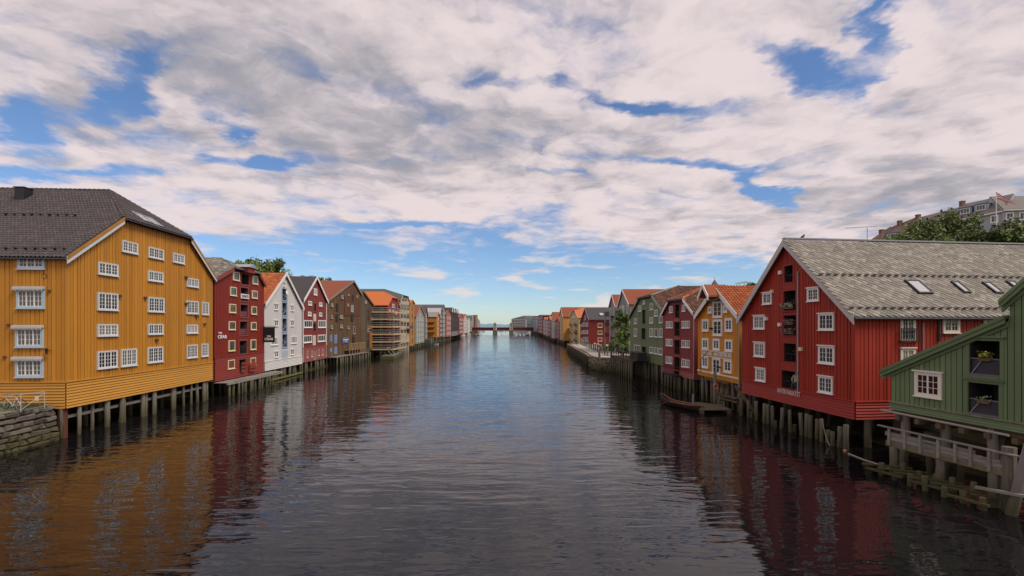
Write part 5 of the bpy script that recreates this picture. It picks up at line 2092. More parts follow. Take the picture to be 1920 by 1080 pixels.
# ---- big red warehouse
RED = mat('falu_red_paint', (0.335, 0.027, 0.010), var=0.2, scale=1.1, tone=True, tonev=.14, board=.26, bvar=.05, grime=.24)
REDS = mat('falu_red_skirt', (0.33, 0.032, 0.020), var=0.10, scale=.9, stretch=(.15, .15, 1), horiz=.15, bvar=.06, grime=.06)
REDP = mat('falu_red_panel', (0.32, 0.030, 0.020), var=0.1)
h = House('red_warehouse', 'big red gabled warehouse with grey slate roof and ANTIKVARIATET lettering', (1393.5, 38.1), (1603.5, 27.3), 30)
h.profile([(1391, 594), (1478.4, 453), (1604, 588)])
z0, zs = h.front.uv(1602, 786.7)[1], h.front.uv(1603, 754)[1]
bays = [h.hole(*b) for b in ((1472, 1488, 498, 529.5), (1470, 1493.5, 545.3, 581.5), (1470, 1494, 591.3, 628.6), (1471, 1494, 644, 678.5), (1466.5, 1500, 696, 731))]
h.walls(RED, z0, zs, REDS, pitch=.26)
SLATE2 = tiles_mat('warm_grey_slate', (0.225, 0.20, 0.165), (0.285, 0.255, 0.21), 0.2, .8)
h.roof(SLATEU, 'slate', SLATE2, barge=P('grey_bargeboard', (.55, .51, .47)), barge_w=.34, ov=.38, tw=.42, ove=.45)
for i, b in enumerate(bays):
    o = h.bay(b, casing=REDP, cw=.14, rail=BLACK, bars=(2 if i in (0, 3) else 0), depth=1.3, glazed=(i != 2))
for (x0, x1, y0, y1) in ((1468, 1496, 631, 641), (1466, 1500, 682, 693), (1470, 1494, 533, 543)):
    u0, u1, za, zb = h.front.rect(x0, x1, y0, y1)
    b = MB()
    b.box(u0, u1, -.08, 0, za, zb)
    b.build('spandrel', REDP, h.root)
for (a, b, c, d_, nx, nz) in ((1432, 1448.8, 549, 570.5, 2, 3), (1516, 1538, 540, 564.7, 2, 3), (1415, 1435.5, 591.8, 617, 2, 3), (1537, 1566.4, 588, 619, 2, 3), (1416, 1436, 642.3, 668.8, 2, 3),
                              (1537, 1567, 649, 682, 2, 3), (1419, 1437, 690.5, 714.5, 2, 3), (1537, 1564, 706, 737, 2, 3)):
    h.win(a, b, c, d_, n=2, nx=nx, nz=nz, cm=WHITE, cas=.1, head=.05)
f = h.side
for (a, b, c, d_, nz) in ((1764.7, 1796, 591.5, 624, 3), (1841, 1872, 591.5, 624, 3), (1685.5, 1713, 653, 686, 3)):
    h.win(a, b, c, d_, face=f, n=2, nx=2, nz=nz, cm=P('cream_white_paint', (.74, .66, .56)), cas=.13, head=.04)
h.win(1685.7, 1713.4, 590, 640, face=f, n=2, nx=2, nz=5, cm=P('cream_white_paint', (.74, .66, .56)), cas=.13)
u0, u1, za, zb = f.rect(1683, 1717, 617, 641)
b = MB(f.M)
b.box(u0, u1, -.26, -.05, za, za + .07)
bo = b.build('balcony', BLACK, h.root)
b = MB(f.M)
for k in range(12):
    x = u0 + (u1 - u0) * k / 11
    b.box(x - .013, x + .013, -.26, -.23, za + .07, zb)
b.box(u0, u1, -.27, -.21, zb, zb + .05)
b.build('railing', BLACK, bo)
for (px, y0, y1, r, mm) in ((1757, 590, 640, .06, GUTTER), (1727, 606, 660, .035, ZINC)):
    u, zb = f.uv(px, y0)
    za = f.uv(px, y1)[1]
    b = MB(f.M)
    b.tube((u, -.14, za), (u, -.14, zb), r)
    b.build('drain_pipe', mm, h.root)
u, zt = h.front.uv(1498.6, 509)
zb = h.front.uv(1499.5, 733)[1]
b = MB()
b.tube((u, -.12, zb), (u, -.12, zt), .045)
b.build('drain_pipe', P('grey_pipe', (.36, .34, .34)), h.root)
for (px, py, mm) in ((1465.6, 511, WHITE), (1450, 546.5, CREAM), (1438.5, 597.5, WHITE), (1464.5, 608.5, WHITE), (1504, 654.5, CREAM)):
    u, z = h.front.uv(px, py)
    b = MB()
    b.box(u - .13, u + .13, -.2, -.03, z - .13, z + .13)
    b.build('lamp_box', mm, h.root)
h.sign('ANTIKVARIATET', 1460.5, 1504.5, 731.2, 740.5, P('pale_pink_lettering', (.62, .47, .42)), off=.15)
for (px, py, w, l) in ((1724, 542, .85, 1.15), (1803.5, 542.5, .36, .95), (1863, 543.5, .42, .95), (1908, 541, .42, .95)):
    sy, su, _ = h.hit(px, py, 1)
    h.skylight(su, sy, w, l)
kind, V, nrm = h.slopes[-1]
lo = min(V, key=lambda p: p.z)
hi = max(V, key=lambda p: p.z)
up = Vector((hi.x - lo.x, 0, hi.z - lo.z))
SL = up.length
up.normalize()
for tt in (.49, .09):
    sg = MB()
    for k in range(48):
        c = Vector((lo.x, -.2 + k * .55, lo.z)) + up * (tt * SL) + nrm * .18
        sg.beam(c, c + nrm * .2 - up * .05, .3, .03)
        sg.beam(c + up * .2, c + nrm * .18 - up * .03, .02, .02)
    sg.build('snow_guard', P('guard_grey', (.27, .25, .23)), h.root, kind='stuff')
rb = MB()
rb.beam((h.apex[0], -.4, h.apex[1] + .22), (h.apex[0], h.D + .2, h.apex[1] + .22), .3, .1)
rb.build('ridge_cap', ZINC, h.root)
z00 = z0
for (px, py) in ((1482, 776), (1535, 790), (1627, 838)):
    p = on_water(px, py)
    loc = h.root.matrix_basis.inverted() @ p
    b = MB()
    b.tube((loc.x, max(loc.y, .8), -.8), (loc.x, max(loc.y, .8), z0), .2, .19, 12)
    b.build('column', mat('concrete_column', (.24, .23, .18), var=.35, algae=True, rough=.85), h.root)
h.piles(6, 2, .2, 3.5, 2.2)
R2 = h
# flower boxes in the bays
FPINK = P('pink_petals', (.55, .06, .30), tone=True, tonev=.4)
FYEL = P('yellow_petals', (.70, .52, .02))


def flower_box(label, face_house, hole, z, n=60, petals=FPINK, w=None, dy=-.25, box=True):
    u0, u1 = hole[0], hole[1]
    W_ = (w or (u1 - u0)) * .9
    t = thing('flower_box', label, 'flower box', tuple(face_house.root.matrix_basis @ Vector(((u0 + u1) / 2, dy, z))), face_house.root.rotation_euler.z)
    b = MB()
    b.box(-W_ / 2, W_ / 2, -.08, .08, .06, .2)
    b.build('box', OLDW, t)
    for nm, m_, k in (('leaves', BUSHG, n), ('blossoms', petals, n // 2)):
        b = MB()
        for i in range(k):
            c = Vector((random.uniform(-W_ / 2, W_ / 2), random.uniform(-.2, .15), .2 + random.uniform(0, .28)))
            a = Vector((random.uniform(-1, 1), random.uniform(-1, 1), random.uniform(-1, 1))).normalized() * .05
            d = a.orthogonal().normalized() * .045
            b.add([c - a, c + d, c + a, c - d], [(0, 1, 2, 3)], random.random() * .98)
        b.build(nm, m_, t, kind='stuff')
    return t


flower_box('flower box with greenery in the second bay from the top of the big red warehouse', R2, bays[1], bays[1][2] + .02, 90, P('white_petals', (.6, .5, .5)))
flower_box('pink flower box in the middle bay of the big red warehouse', R2, bays[2], bays[2][2] + .02, 90)
flower_box('hanging pink flowers under the top of the middle bay of the big red warehouse', R2, bays[2], bays[2][3] - .75, 60, w=.9, dy=-.1)

# ---- green boat shed, near right
GRS = mat('moss_green_paint', (0.15, 0.21, 0.10), var=0.2, scale=1.1, grime=.2, orand=.12, rough=.6)
h = House('green_boathouse', 'green boarded boathouse on timber posts in the lower right corner', (1672.2, 24.5), (1990, 17.85), 14)
W_ = h.W
zk, zk0 = h.front.uv(1672.4, 754)[1], h.front.uv(1676, 767)[1]
e0 = h.front.uv(1672.2, 697)
e1 = h.front.uv(1893, 603)
e2 = h.front.uv(1899, 569)
slope = (h.front.uv(1920, 551)[1] - e2[1]) / (h.front.uv(1920, 551)[0] - e2[0])
h.prof = [(0, e0[1]), (e1[0], e1[1]), (e1[0] + .01, e2[1]), (W_, e2[1] + slope * (W_ - e1[0]))]
h.dh = 0
hup = h.hole(1819, 1877, 639, 704)
hlo = h.hole(1816.5, 1875, 719, 779)
h.walls(GRS, zk0, None)
# every board is its own piece
n = int(W_ / .235)
w = W_ / n
for i in range(n):
    u0, u1 = i * w + .018, (i + 1) * w - .018
    mid = (u0 + u1) / 2
    if mid > 8.2:
        continue
    cuts = sorted([(c[2], c[3]) for c in h.holes if c[0] - .03 < mid < c[1] + .03])
    z = zk
    iv = []
    for c in cuts:
        if c[0] > z + .05:
            iv.append((z, c[0], c[0]))
        z = max(z, c[1])
    iv.append((z, h.top(u0), h.top(u1)))
    for (za, zb0, zb1) in iv:
        if min(zb0, zb1) - za < .05:
            continue
        p = .045 * random.uniform(.8, 1.2)
        b = MB()
        b.add([(u0, -p, za), (u1, -p, za), (u1, -p, zb1), (u0, -p, zb0), (u0, 0, za), (u1, 0, za), (u1, 0, zb1), (u0, 0, zb0)], [(0, 1, 2, 3), (4, 0, 3, 7), (1, 5, 6, 2), (4, 5, 1, 0)])
        b.build('board', GRS, h.wall)
# skirt of three horizontal boards with a mossy drip ledge
for r in range(3):
    b = MB()
    za = zk0 - .02 + r * (zk - zk0) / 3
    b.add([(-.08, -.1, za), (W_, -.1, za), (W_, -.06, za + (zk - zk0) / 3), (-.08, -.06, za + (zk - zk0) / 3), (-.08, 0, za), (W_, 0, za)], [(0, 1, 2, 3), (4, 5, 1, 0)])
    b.build('skirt_board', GRS, h.root)
b = MB()
b.box(-.1, W_, -.16, 0, zk, zk + .06)
b.build('drip_ledge', mat('mossy_ledge', (.17, .16, .10), var=.5, scale=3, stretch=(1, 1, 1), second=(.30, .28, .22)), h.root)
# sloping roof boards: lower roof, upper roof
for (p, q_) in (((-.42, e0[1] + .12 - .42 * (e1[1] - e0[1]) / e1[0]), (e1[0], e1[1] + .12)), ((e1[0] - .2, e2[1] + .2 - .2 * slope), (W_, h.prof[-1][1] + .2))):
    for (o0, o1, y, t_, nm) in ((0.02, .15, -.22, 14.2, 'roof'), (-.2, .03, -.27, .05, 'bargeboard'), (.0, .17, -.31, .04, 'cover_board'), (-.36, -.1, -.12, .08, 'frieze_board')):
        b = MB()
        b.prism([(p[0], y, p[1] + o0), (q_[0], y, q_[1] + o0), (q_[0], y, q_[1] + o1), (p[0], y, p[1] + o1)], (0, t_, 0))
        b.build(nm, GRS if nm != 'roof' else P('shed_roof_green', (.075, .10, .055)), h.root)
h.win(1718, 1768.5, 698, 744.5, n=2, nx=2, nz=3, cm=P('ivory_paint', (.76, .71, .60)), cas=.13, sash=.04, head=.07, gm=glass_mat('window_glass_warm', (.05, .02, .022)), off=.062)
for hole_ in (hup, hlo):
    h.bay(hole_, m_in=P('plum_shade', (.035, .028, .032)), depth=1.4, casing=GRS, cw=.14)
    u0, u1, za, zb = hole_
    b = MB()
    zt = za + (zb - za) * .46
    nn = 34
    for k in range(-14, nn):
        for sg in (1,):
            x = u0 + (u1 - u0) * k / nn
            for (xa, xb) in ((x, x + (zt - za)), (x + (zt - za), x)):
                lo_, hi_ = (xa, xb)
                # clip the diamond mesh to the opening
                pts = []
                for s_ in range(13):
                    t = s_ / 12
                    xx = lo_ + (hi_ - lo_) * t
                    if u0 <= xx <= u1:
                        pts.append((xx, za + (zt - za) * t))
                if len(pts) > 1:
                    b.beam((pts[0][0], .06, pts[0][1]), (pts[-1][0], .06, pts[-1][1]), .006, .008)
    b.build('wire_mesh', P('wire_grey', (.10, .09, .11)), h.root)
    b = MB()
    b.box(u0, u1, .03, .09, zt, zt + .05)
    b.box(u0, u1, -.1, .1, za - .03, za + .05)
    b.build('rail', P('rail_grey', (.16, .15, .18)), h.root)
    b = MB()
    b.beam((u0 + .05, .02, za + .05), (u0 + (u1 - u0) * .4, .02, zt), .03, .03)
    b.build('brace', ZINC, h.root)
    b = MB()
    b.box(u0 - .22, u1 + .22, -.16, -.03, zb + .14, zb + .2)
    b.build('drip_board', GRS, h.root)
zt = hup[2] + (hup[3] - hup[2]) * .46
flower_box('yellow flowers on the railing of the upper boathouse opening', h, hup, zt - .12, 50, FYEL, w=.5, dy=0.0)
t = flower_box('string of pale trinkets on the mesh of the lower boathouse opening', h, hlo, hlo[2] + (hlo[3] - hlo[2]) * .33, 16, P('mint_trinkets', (.22, .42, .36)), w=.5, dy=0.0)
t.name = 'trinket_string'
t['category'] = 'decoration'
R1 = h
RM = h.root.matrix_basis.copy()
# timber posts carrying it
for (u, y) in [(.35, .3), (2.3, .3), (4.4, .3), (6.2, .3), (.6, 2.6), (2.9, 2.6), (5.0, 2.6), (1.6, 4.8), (4.2, 4.8), (7.5, .3)]:
    o = piling(h.root, (u, y), random.uniform(.17, .23), -.8, zk0, .03)
for yy in (.3, 2.6):
    b = MB()
    b.box(-.1, W_, yy - .15, yy + .15, zk0 - .3, zk0 - .002)
    b.build('beam', OLDW, h.root)
for k in range(9):
    b = MB()
    b.box(.2 + k * 1.0, .42 + k * 1.0, -.05, 4.0, zk0 - .55, zk0 - .302)
    b.build('joist', OLDW, h.root)

# jetty in front of the boathouse
jt = thing('jetty', 'weathered grey jetty with plank railing in front of the green boathouse', 'jetty', tuple(h.root.location), h.root.rotation_euler.z)
JF = Face(h.A - h.inn * 1.5, h.d, Matrix.Translation((0, -1.5, 0)), W_)
u0, zd = JF.uv(1661, 828)
u1 = JF.uv(1895, 880)[0]
zdk = (zd + JF.uv(1890, 879)[1]) / 2
npl = 34
for k in range(npl):
    x = u0 + (u1 - u0) * k / npl
    b = MB()
    b.box(x, x + (u1 - u0) / npl - .02, -1.5, -.1 + random.uniform(-.1, .1), zdk - .05, zdk)
    b.build('plank', DECKW, jt)
b = MB()
b.box(u0, u1, -1.52, -1.38, zdk - .26, zdk - .052)
b.build('beam', mat('algae_deck_wood', (.16, .14, .075), var=.5, rough=.9), jt)
ztop = (JF.uv(1650, 797)[1] + JF.uv(1910, 857)[1]) / 2
for k, px in enumerate((1669, 1698, 1727, 1761, 1793, 1822, 1857)):
    x = JF.uv(px, 830)[0]
    b = MB()
    b.box(x - .055, x + .055, -1.6, -1.52, zdk - .2, ztop - .02)
    b.build('post', DECKW, jt)
b = MB()
b.box(JF.uv(1648, 800)[0], JF.uv(1912, 857)[0], -1.62, -1.46, ztop - .02, ztop + .04)
b.build('handrail', DECKW, jt)
segs = [(1660, 1700, .28, .5), (1664, 1730, .06, .26), (1700, 1762, .30, .52), (1732, 1830, .26, .40), (1760, 1890, .05, .20), (1795, 1828, .42, .55)]
for (a, c, f0, f1) in segs:
    hh = ztop - zdk
    b = MB()
    b.box(JF.uv(a, 820)[0], JF.uv(c, 820)[0], -1.518, -1.48 + random.uniform(-.004, .004), zdk + hh * f0 * 1.35, zdk + hh * f1 * 1.35)
    b.build('rail_board', DECKW, jt)
b = MB()
pa, pb = JF.uv(1643, 770), JF.uv(1880, 816)
zp = (pa[1] + pb[1]) / 2
b.tube((pa[0], -1.2, zp + .03), (pb[0], -1.2, zp - .03), .06, .05, 8)
b.build('pole', DECKW, jt)
for px in (1672, 1757, 1858, 1889):
    x = JF.uv(px, 850)[0]
    piling(jt, (x, -1.35), .2 if px < 1880 else .26, -.8, zdk - .26 if px < 1880 else 2.6, .03)
for k in range(3):
    piling(jt, (u0 + .8 + k * 1.3, 0.2), .14, -.8, zdk - .1, .04)
b = MB()
p, q_ = JF.uv(1897, 940), JF.uv(1912, 815)
b.tube((p[0], -1.7, -.6), (q_[0] + .3, -1.5, 2.9), .2, .16, 10)
b.build('leaning_post', mat('bleached_post', (.20, .18, .16), var=.4, algae=True, rough=.9), jt)
b = MB()
b.beam((u1 - .9, -1.9, .75), (u1 + 2.2, -1.6, 1.1), .2, .1)
b.build('loose_plank', DECKW, jt)
# half-drowned staging below it
st = thing('sunken_staging', 'half-sunken mossy timber staging just above the water under the grey jetty', 'staging', tuple(h.root.location), h.root.rotation_euler.z)
SUNK = mat('mossy_beam', (.12, .105, .06), var=.5, rough=.9, algae=True)
for k in range(7):
    x = u0 + .2 + k * (u1 - u0) / 7
    b = MB()
    b.beam((x - .5, -2.6 + .1 * k, .42), (x + .7, -1.0, .46), .12, .08)
    b.build('cross_beam', SUNK, st)
    piling(st, (x + .1, -2.2), .13, -.8, .4 + random.uniform(-.1, .25), .05)
    piling(st, (x + .5, -1.3), .12, -.8, .6 + random.uniform(-.1, .3), .05)
for (f0, f1, yy) in ((-.03, .3, -2.5), (.36, .62, -2.3), (.7, .98, -2.55)):
    b = MB()
    b.beam((u0 + (u1 - u0) * f0, yy, .25), (u0 + (u1 - u0) * f1, yy + .15, .3), .13, .1)
    b.build('long_beam', SUNK, st)

# cut-off mooring posts in front of the red warehouse
posts = [(40, 480, 625), (105, 495, 640), (131, 592, 645), (175, 505, 665), (238, 525, 690), (273, 533, 697), (313, 545, 707), (328, 668, 722), (382, 560, 732), (462, 580, 767), (493, 700, 762), (558, 605, 792), (598, 612, 802), (627, 625, 812), (684, 655, 822), (722, 655, 847), (769, 745, 857), (815, 762, 880), (869, 720, 890), (926, 705, 922)]
ORD = ['first', 'second', 'third', 'fourth', 'fifth', 'sixth', 'seventh', 'eighth', 'ninth', 'tenth', 'eleventh', 'twelfth', 'thirteenth', 'fourteenth', 'fifteenth', 'sixteenth', 'seventeenth', 'eighteenth', 'nineteenth', 'twentieth']
for i, (x, yt, yb) in enumerate(posts):
    px = 1380 + x * .2222
    p = on_water(px, 640 + yb * .2222)
    ztp = EYE - (640 + yt * .2222 - HY) * p.y / F
    o = piling(None, (p.x, p.y), random.uniform(.12, .16), -.8, max(ztp, .3), .035, name='mooring_post')
    tall = 'tall' if ztp > 1.0 else 'short mossy'
    tag(o, '%s cut-off post before the red warehouse, %s from the amber house end' % (tall, ORD[i]), 'post', 'mooring posts before the red warehouse')
# slack ropes
def rope(name, label, a, b, sag, r=.018, m=None):
    mb = MB()
    a, b = Vector(a), Vector(b)
    n = 14
    prev = a
    for k in range(1, n + 1):
        t = k / n
        c = a.lerp(b, t) - Vector((0, 0, sag * 4 * t * (1 - t)))
        mb.tube(prev, c, r, None, 5)
        prev = c
    return tag(mb.build(name, m or P('pale_rope', (.42, .38, .28))), label, 'rope')


pw = on_water(1538, 640 + 847 * .2222)
rope('mooring_rope', 'pale slack rope hanging from a post before the red warehouse', (pw.x, pw.y - .15, 1.55), tuple(on_water(1556, 836, .05)), .25)
fl = [on_water(x, y, .03) for x, y in ((1590, 850), (1620, 862), (1662, 875), (1712, 892))]
mb = MB()
for a, b in zip(fl[:-1], fl[1:]):
    mb.tube(a, b, .03, None, 6)
tag(mb.build('floating_rope', P('pale_rope', (.42, .38, .28))), 'long floating rope on the dark water left of the grey jetty', 'rope')
for i, (x, y) in enumerate(((1584, 846), (1713, 893))):
    p = on_water(x, y)
    mb = MB()
    for k in range(4):
        a0, a1 = -math.pi / 2 + math.pi * k / 4, -math.pi / 2 + math.pi * (k + 1) / 4
        mb.tube((p.x, p.y, .02 + .09 * math.sin(a0)), (p.x, p.y, .02 + .09 * math.sin(a1)), max(.09 * math.cos(a0), .005), max(.09 * math.cos(a1), .005), 10)
    tag(mb.build('float_buoy', P('salmon_float', (.60, .22, .15), rough=.4)), ('small salmon float at the post end of the floating rope', 'small salmon float at the jetty end of the floating rope')[i], 'float')

# ================================================================== water's edge, right
# wooden rowing boat with raised stem
pb = on_water(1276, 764)
bt = thing('rowing_boat', 'slim dark wooden rowing boat with upturned stem moored by the pilings', 'boat', (pb.x, pb.y, 0))
bow, stern = on_water(1238, 752) - pb, on_water(1312, 768) - pb
ax = (stern - bow)
BL = ax.length
bt.rotation_euler = (0, 0, math.atan2(ax.y, ax.x))
nst = 14
hull, inner = [], []
for k in range(nst + 1):
    t = k / nst
    x = -BL / 2 + BL * t
    wv = 0.62 * (math.sin(math.pi * min(t * .92 + .02, 1)) ** .7)
    sheer = .42 + .55 * max(0, (.3 - t) / .3) ** 2 + .12 * max(0, (t - .75) / .25) ** 2
    keel = -.12 + (.3 * max(0, (.12 - t) / .12))
    hull.append([(x, -wv, sheer), (x, -wv * .82, sheer * .45 + keel * .5), (x, 0, keel), (x, wv * .82, sheer * .45 + keel * .5), (x, wv, sheer)])
    inner.append([(x, -wv * .93, sheer - .01), (x, -wv * .7, sheer * .5), (x, 0, .06), (x, wv * .7, sheer * .5), (x, wv * .93, sheer - .01)])
for nm, rr, m_ in (('hull', hull, P('tarred_planks', (.045, .022, .014), rough=.5)), ('lining', inner, P('dark_lining', (.05, .035, .03)))):
    mb = MB()
    vs = [v for r in rr for v in r]
    fs = []
    for k in range(nst):
        for j in range(4):
            a = k * 5 + j
            fs.append((a, a + 1, a + 6, a + 5))
    mb.add(vs, fs)
    mb.build(nm, m_, bt, smooth=True)
for sgn in (0, 4):
    mb = MB()
    for k in range(nst):
        mb.beam(Vector(hull[k][sgn]) + Vector((0, 0, .02)), Vector(hull[k + 1][sgn]) + Vector((0, 0, .02)), .08, .05)
    mb.build('gunwale', P('varnished_wood', (.36, .15, .035), rough=.35) if sgn == 4 else P('tarred_planks', (.045, .022, .014)), bt)
mb = MB()
mb.beam((-BL / 2 + .03, 0, .2), (-BL / 2 - .12, 0, 1.15), .07, .14)
mb.build('stem', P('tarred_planks', (.045, .022, .014)), bt)
for x in (-1.4, -.2, 1.0):
    mb = MB()
    mb.box(x - .12, x + .12, -.52, .52, .28, .32)
    mb.build('thwart', P('varnished_wood', (.36, .15, .035)), bt)
mb = MB()
mb.beam((-.9, -.1, .35), (1.6, .15, .38), .05, .05)
mb.build('oar', P('varnished_wood', (.36, .15, .035)), bt)

# plank raft at the foot of the ladder
pr_ = [on_water(x, y, .25) for x, y in ((1302, 755), (1312, 770), (1372, 770), (1350, 760))]
rf = thing('raft', 'grey plank raft at the foot of the ladder beside the rowing boat', 'raft', tuple(pr_[1]))
a, b_, c_, d_ = [p - pr_[1] for p in pr_]
for k in range(9):
    t0, t1 = k / 9, (k + .9) / 9
    mb = MB()
    q = [b_.lerp(a, t0), c_.lerp(d_, t0), c_.lerp(d_, t1), b_.lerp(a, t1)]
    mb.prism([Vector((p.x, p.y, random.uniform(-.02, .02))) for p in q], (0, 0, .09))
    mb.build('plank', mat('raft_plank', (.115, .10, .06), var=.4, rough=.9, scale=2.5), rf)
for e in (.08, .92):
    mb = MB()
    p, q = b_.lerp(c_, e), a.lerp(d_, e)
    mb.beam(Vector((p.x, p.y, -.16)), Vector((q.x, q.y, -.16)), .3, .3)
    mb.build('log', OLDW, rf)
mb = MB()
mb.tube((pr_[0].x, pr_[0].y + .3, 0), (pr_[0].x, pr_[0].y + .3, 1.0), .11, .1, 9)
tag(mb.build('bollard', P('steel_blue_post', (.22, .24, .26))), 'short grey bollard post at the boat end of the raft', 'bollard')

# lifebuoy and ladder on the piling of the amber house
lp = at(1342, 724.5, 41.5)
lb = thing('lifebuoy', 'orange ring lifebuoy hung on a piling under the amber house', 'lifebuoy', tuple(lp))
mb = MB()
R_, r_ = .27, .075
nu, nv = 24, 8
vs, fs = [], []
for i in range(nu):
    t = 2 * math.pi * i / nu
    for j in range(nv):
        s_ = 2 * math.pi * j / nv
        vs.append(((R_ + r_ * math.cos(s_)) * math.cos(t) * .9, r_ * math.sin(s_) + .35 * (R_ + r_ * math.cos(s_)) * math.cos(t), (R_ + r_ * math.cos(s_)) * math.sin(t)))
for i in range(nu):
    for j in range(nv):
        fs.append((i * nv + j, ((i + 1) % nu) * nv + j, ((i + 1) % nu) * nv + (j + 1) % nv, i * nv + (j + 1) % nv))
mb.add(vs, fs)
mb.build('ring', P('lifebuoy_orange', (.70, .115, .02), rough=.45, var=.06), lb, smooth=True)
mb = MB()
for k in range(4):
    t = math.pi / 4 + k * math.pi / 2
    mb.beam((R_ * .9 * math.cos(t) * .86, .35 * R_ * math.cos(t) - .08, R_ * math.sin(t) * .94), (R_ * .9 * math.cos(t) * 1.12, .35 * R_ * math.cos(t) - .085, R_ * math.sin(t) * 1.06), .05, .06)
mb.build('reflective_band', WHITE, lb, kind='stuff')
pp = at(1341.5, 724.5, 41.75)
o = piling(None, (pp.x, pp.y + .18), .15, -.8, 3.3, .01, name='mooring_pile')
tag(o, 'tall free-standing pile behind the orange lifebuoy', 'pile')
la, lb2 = at(1346, 760.5, 41.8), at(1354, 717, 42.2)
ld = thing('ladder', 'wooden ladder leaning from the raft up to the amber house', 'ladder', tuple(la))
top_ = lb2 - la
side = Vector((.5, -.25, 0)) * .9
for s_ in (Vector((0, 0, 0)), side):
    mb = MB()
    mb.beam(s_, top_ + s_ * .9, .06, .09)
    mb.build('stile', mat('ladder_wood', (.32, .28, .16), var=.3), ld)
for k in range(9):
    c = top_ * ((k + .6) / 9.4)
    mb = MB()
    mb.beam(c, c + side, .05, .05)
    mb.build('rung', mat('ladder_wood', (.32, .28, .16), var=.3), ld)
# small landing under the amber house door
lg = thing('landing', 'small timber landing with cross beams below the amber house', 'landing', tuple(R3.root.location), R3.root.rotation_euler.z)
for (u, z_, l) in ((2.2, R3.z0 - .12, 4.2), (4.6, 1.25, 3.2), (4.4, .95, 3.6)):
    mb = MB()
    mb.box(u, u + l, -.55, -.35, z_ - .1, z_)
    mb.build('beam', OLDW, lg)
    mb = MB()
    mb.box(u, u + l, -.2, -.02, z_ - .11, z_ - .01)
    mb.build('beam', OLDW, lg)
for k in range(10):
    mb = MB()
    mb.box(2.2 + k * .42, 2.58 + k * .42, -.62, -.15, R3.z0 - .118, R3.z0 - .06)
    mb.build('plank', OLDW, lg)

# stone quay and wooden quay before the oxblood house
q1_, q2_, q3_ = on_water(1107, 691), on_water(1124, 696), on_water(1181, 699)
zq = 2.2
RUB = mat('rubble_stone', (.30, .26, .20), var=.4, scale=1.2, stretch=(1, 1, 1), tone=True, tonev=.45, rough=.9, algae=True, second=(.28, .24, .19))
w = thing('stone_quay', 'rubble stone quay corner jutting into the river before the green warehouse', 'quay')
core = [q1_ + Vector((.25, .3, -.8)), q2_ + Vector((.2, .35, -.8)), q3_ + Vector((0, .3, -.8)), Vector((24.5, q3_.y + .3, -.8)), Vector((24.5, 84, -.8)), Vector((q1_.x + 3, 84, -.8))]
mb = MB()
mb.prism(core, (0, 0, zq + .79))
mb.build('core', MUD, w)
mb = MB()
for (a, b) in ((q1_, q2_), (q2_, q3_), (q1_ + Vector((2.6, 3.0, 0)), q1_)):
    d = b - a
    L_ = d.length
    d.normalize()
    nn = Vector((d.y, -d.x, 0))
    z = -.6
    while z < zq - .1:
        hh = random.uniform(.2, .36)
        u = random.uniform(-.2, 0)
        while u < L_:
            ww = random.uniform(.3, .8)
            p = a + d * u
            pr = random.uniform(.02, .14)
            e = .03
            c0 = [p + d * e - nn * .3, p + d * (ww - e) - nn * .3]
            f0 = [p + d * (e * 2) + nn * pr, p + d * (ww - e * 2) + nn * pr]
            vs = []
            for zz in (z + e, min(z + hh - e, zq)):
                vs += [c0[0] + Vector((0, 0, zz)), c0[1] + Vector((0, 0, zz)), f0[1] + Vector((0, 0, zz)), f0[0] + Vector((0, 0, zz))]
            mb.add(vs, [(0, 1, 2, 3), (7, 6, 5, 4), (3, 2, 6, 7), (2, 1, 5, 6), (0, 3, 7, 4)], random.random() * .98)
            u += ww
        z += hh
mb.build('rubble', RUB, w, kind='stuff')
cp = MB()
for (a, b) in ((q1_, q2_), (q2_, q3_)):
    cp.beam(Vector((a.x, a.y, zq + .03)), Vector((b.x, b.y, zq + .03)), .35, .18)
cp.build('coping', DECKW, w)
for p in (q1_.lerp(q2_, .95), q2_.lerp(q3_, .38), q2_.lerp(q3_, .78)):
    piling(w, (p.x, p.y - .25), .2, -.8, zq + 1.1, .02, name='fender_post')
# gravel quay top
gq = MB()
gq.add([q1_ + Vector((.3, .4, zq + .03)), q2_ + Vector((.2, .4, zq + .03)), q3_ + Vector((.1, .4, zq + .03)), Vector((24, q3_.y + .5, zq + .03)), Vector((30, 84, zq + .03)), Vector((30, 140, zq + .03)), Vector((20.5, 140, zq + .03)), Vector((17.6, 124, zq + .03))], [tuple(range(8))])
struct(gq, 'pavement', GRAVEL)
# wooden quay edge running back
wq = thing('wooden_quay', 'long low timber quay with pale deck edge running back from the stone corner', 'quay')
e0_, e1_ = Vector((q1_.x, q1_.y, 0)), on_water(1063, 657)
e1_.z = 0
nq = 20
for k in range(nq + 1):
    p = e0_.lerp(e1_, k / nq)
    piling(wq, (p.x + .1, p.y), .17, -.8, 1.75, .02)
mb = MB()
mb.beam(e0_ + Vector((0, 0, 1.9)), e1_ + Vector((0, 0, 1.9)), .3, .3)
mb.build('edge_beam', OLDW, wq)
dn = 90
dd = (e1_ - e0_) / dn
pm = MB()
dv = dd.normalized()
rt = Vector((dv.y, -dv.x, 0))
pm.prism([Vector((0, 0, 0)), dd * .93, dd * .93 + rt * 2.4, rt * 2.4], (0, 0, .07))
pme = pm.mesh('plank')
pme.materials.append(mat('pale_quay_planks', (.42, .37, .31), var=.25, rough=.9))
for k in range(dn):
    p = e0_ + dd * k
    link('plank', pme, wq, (p.x, p.y, 2.07))
mb = MB()
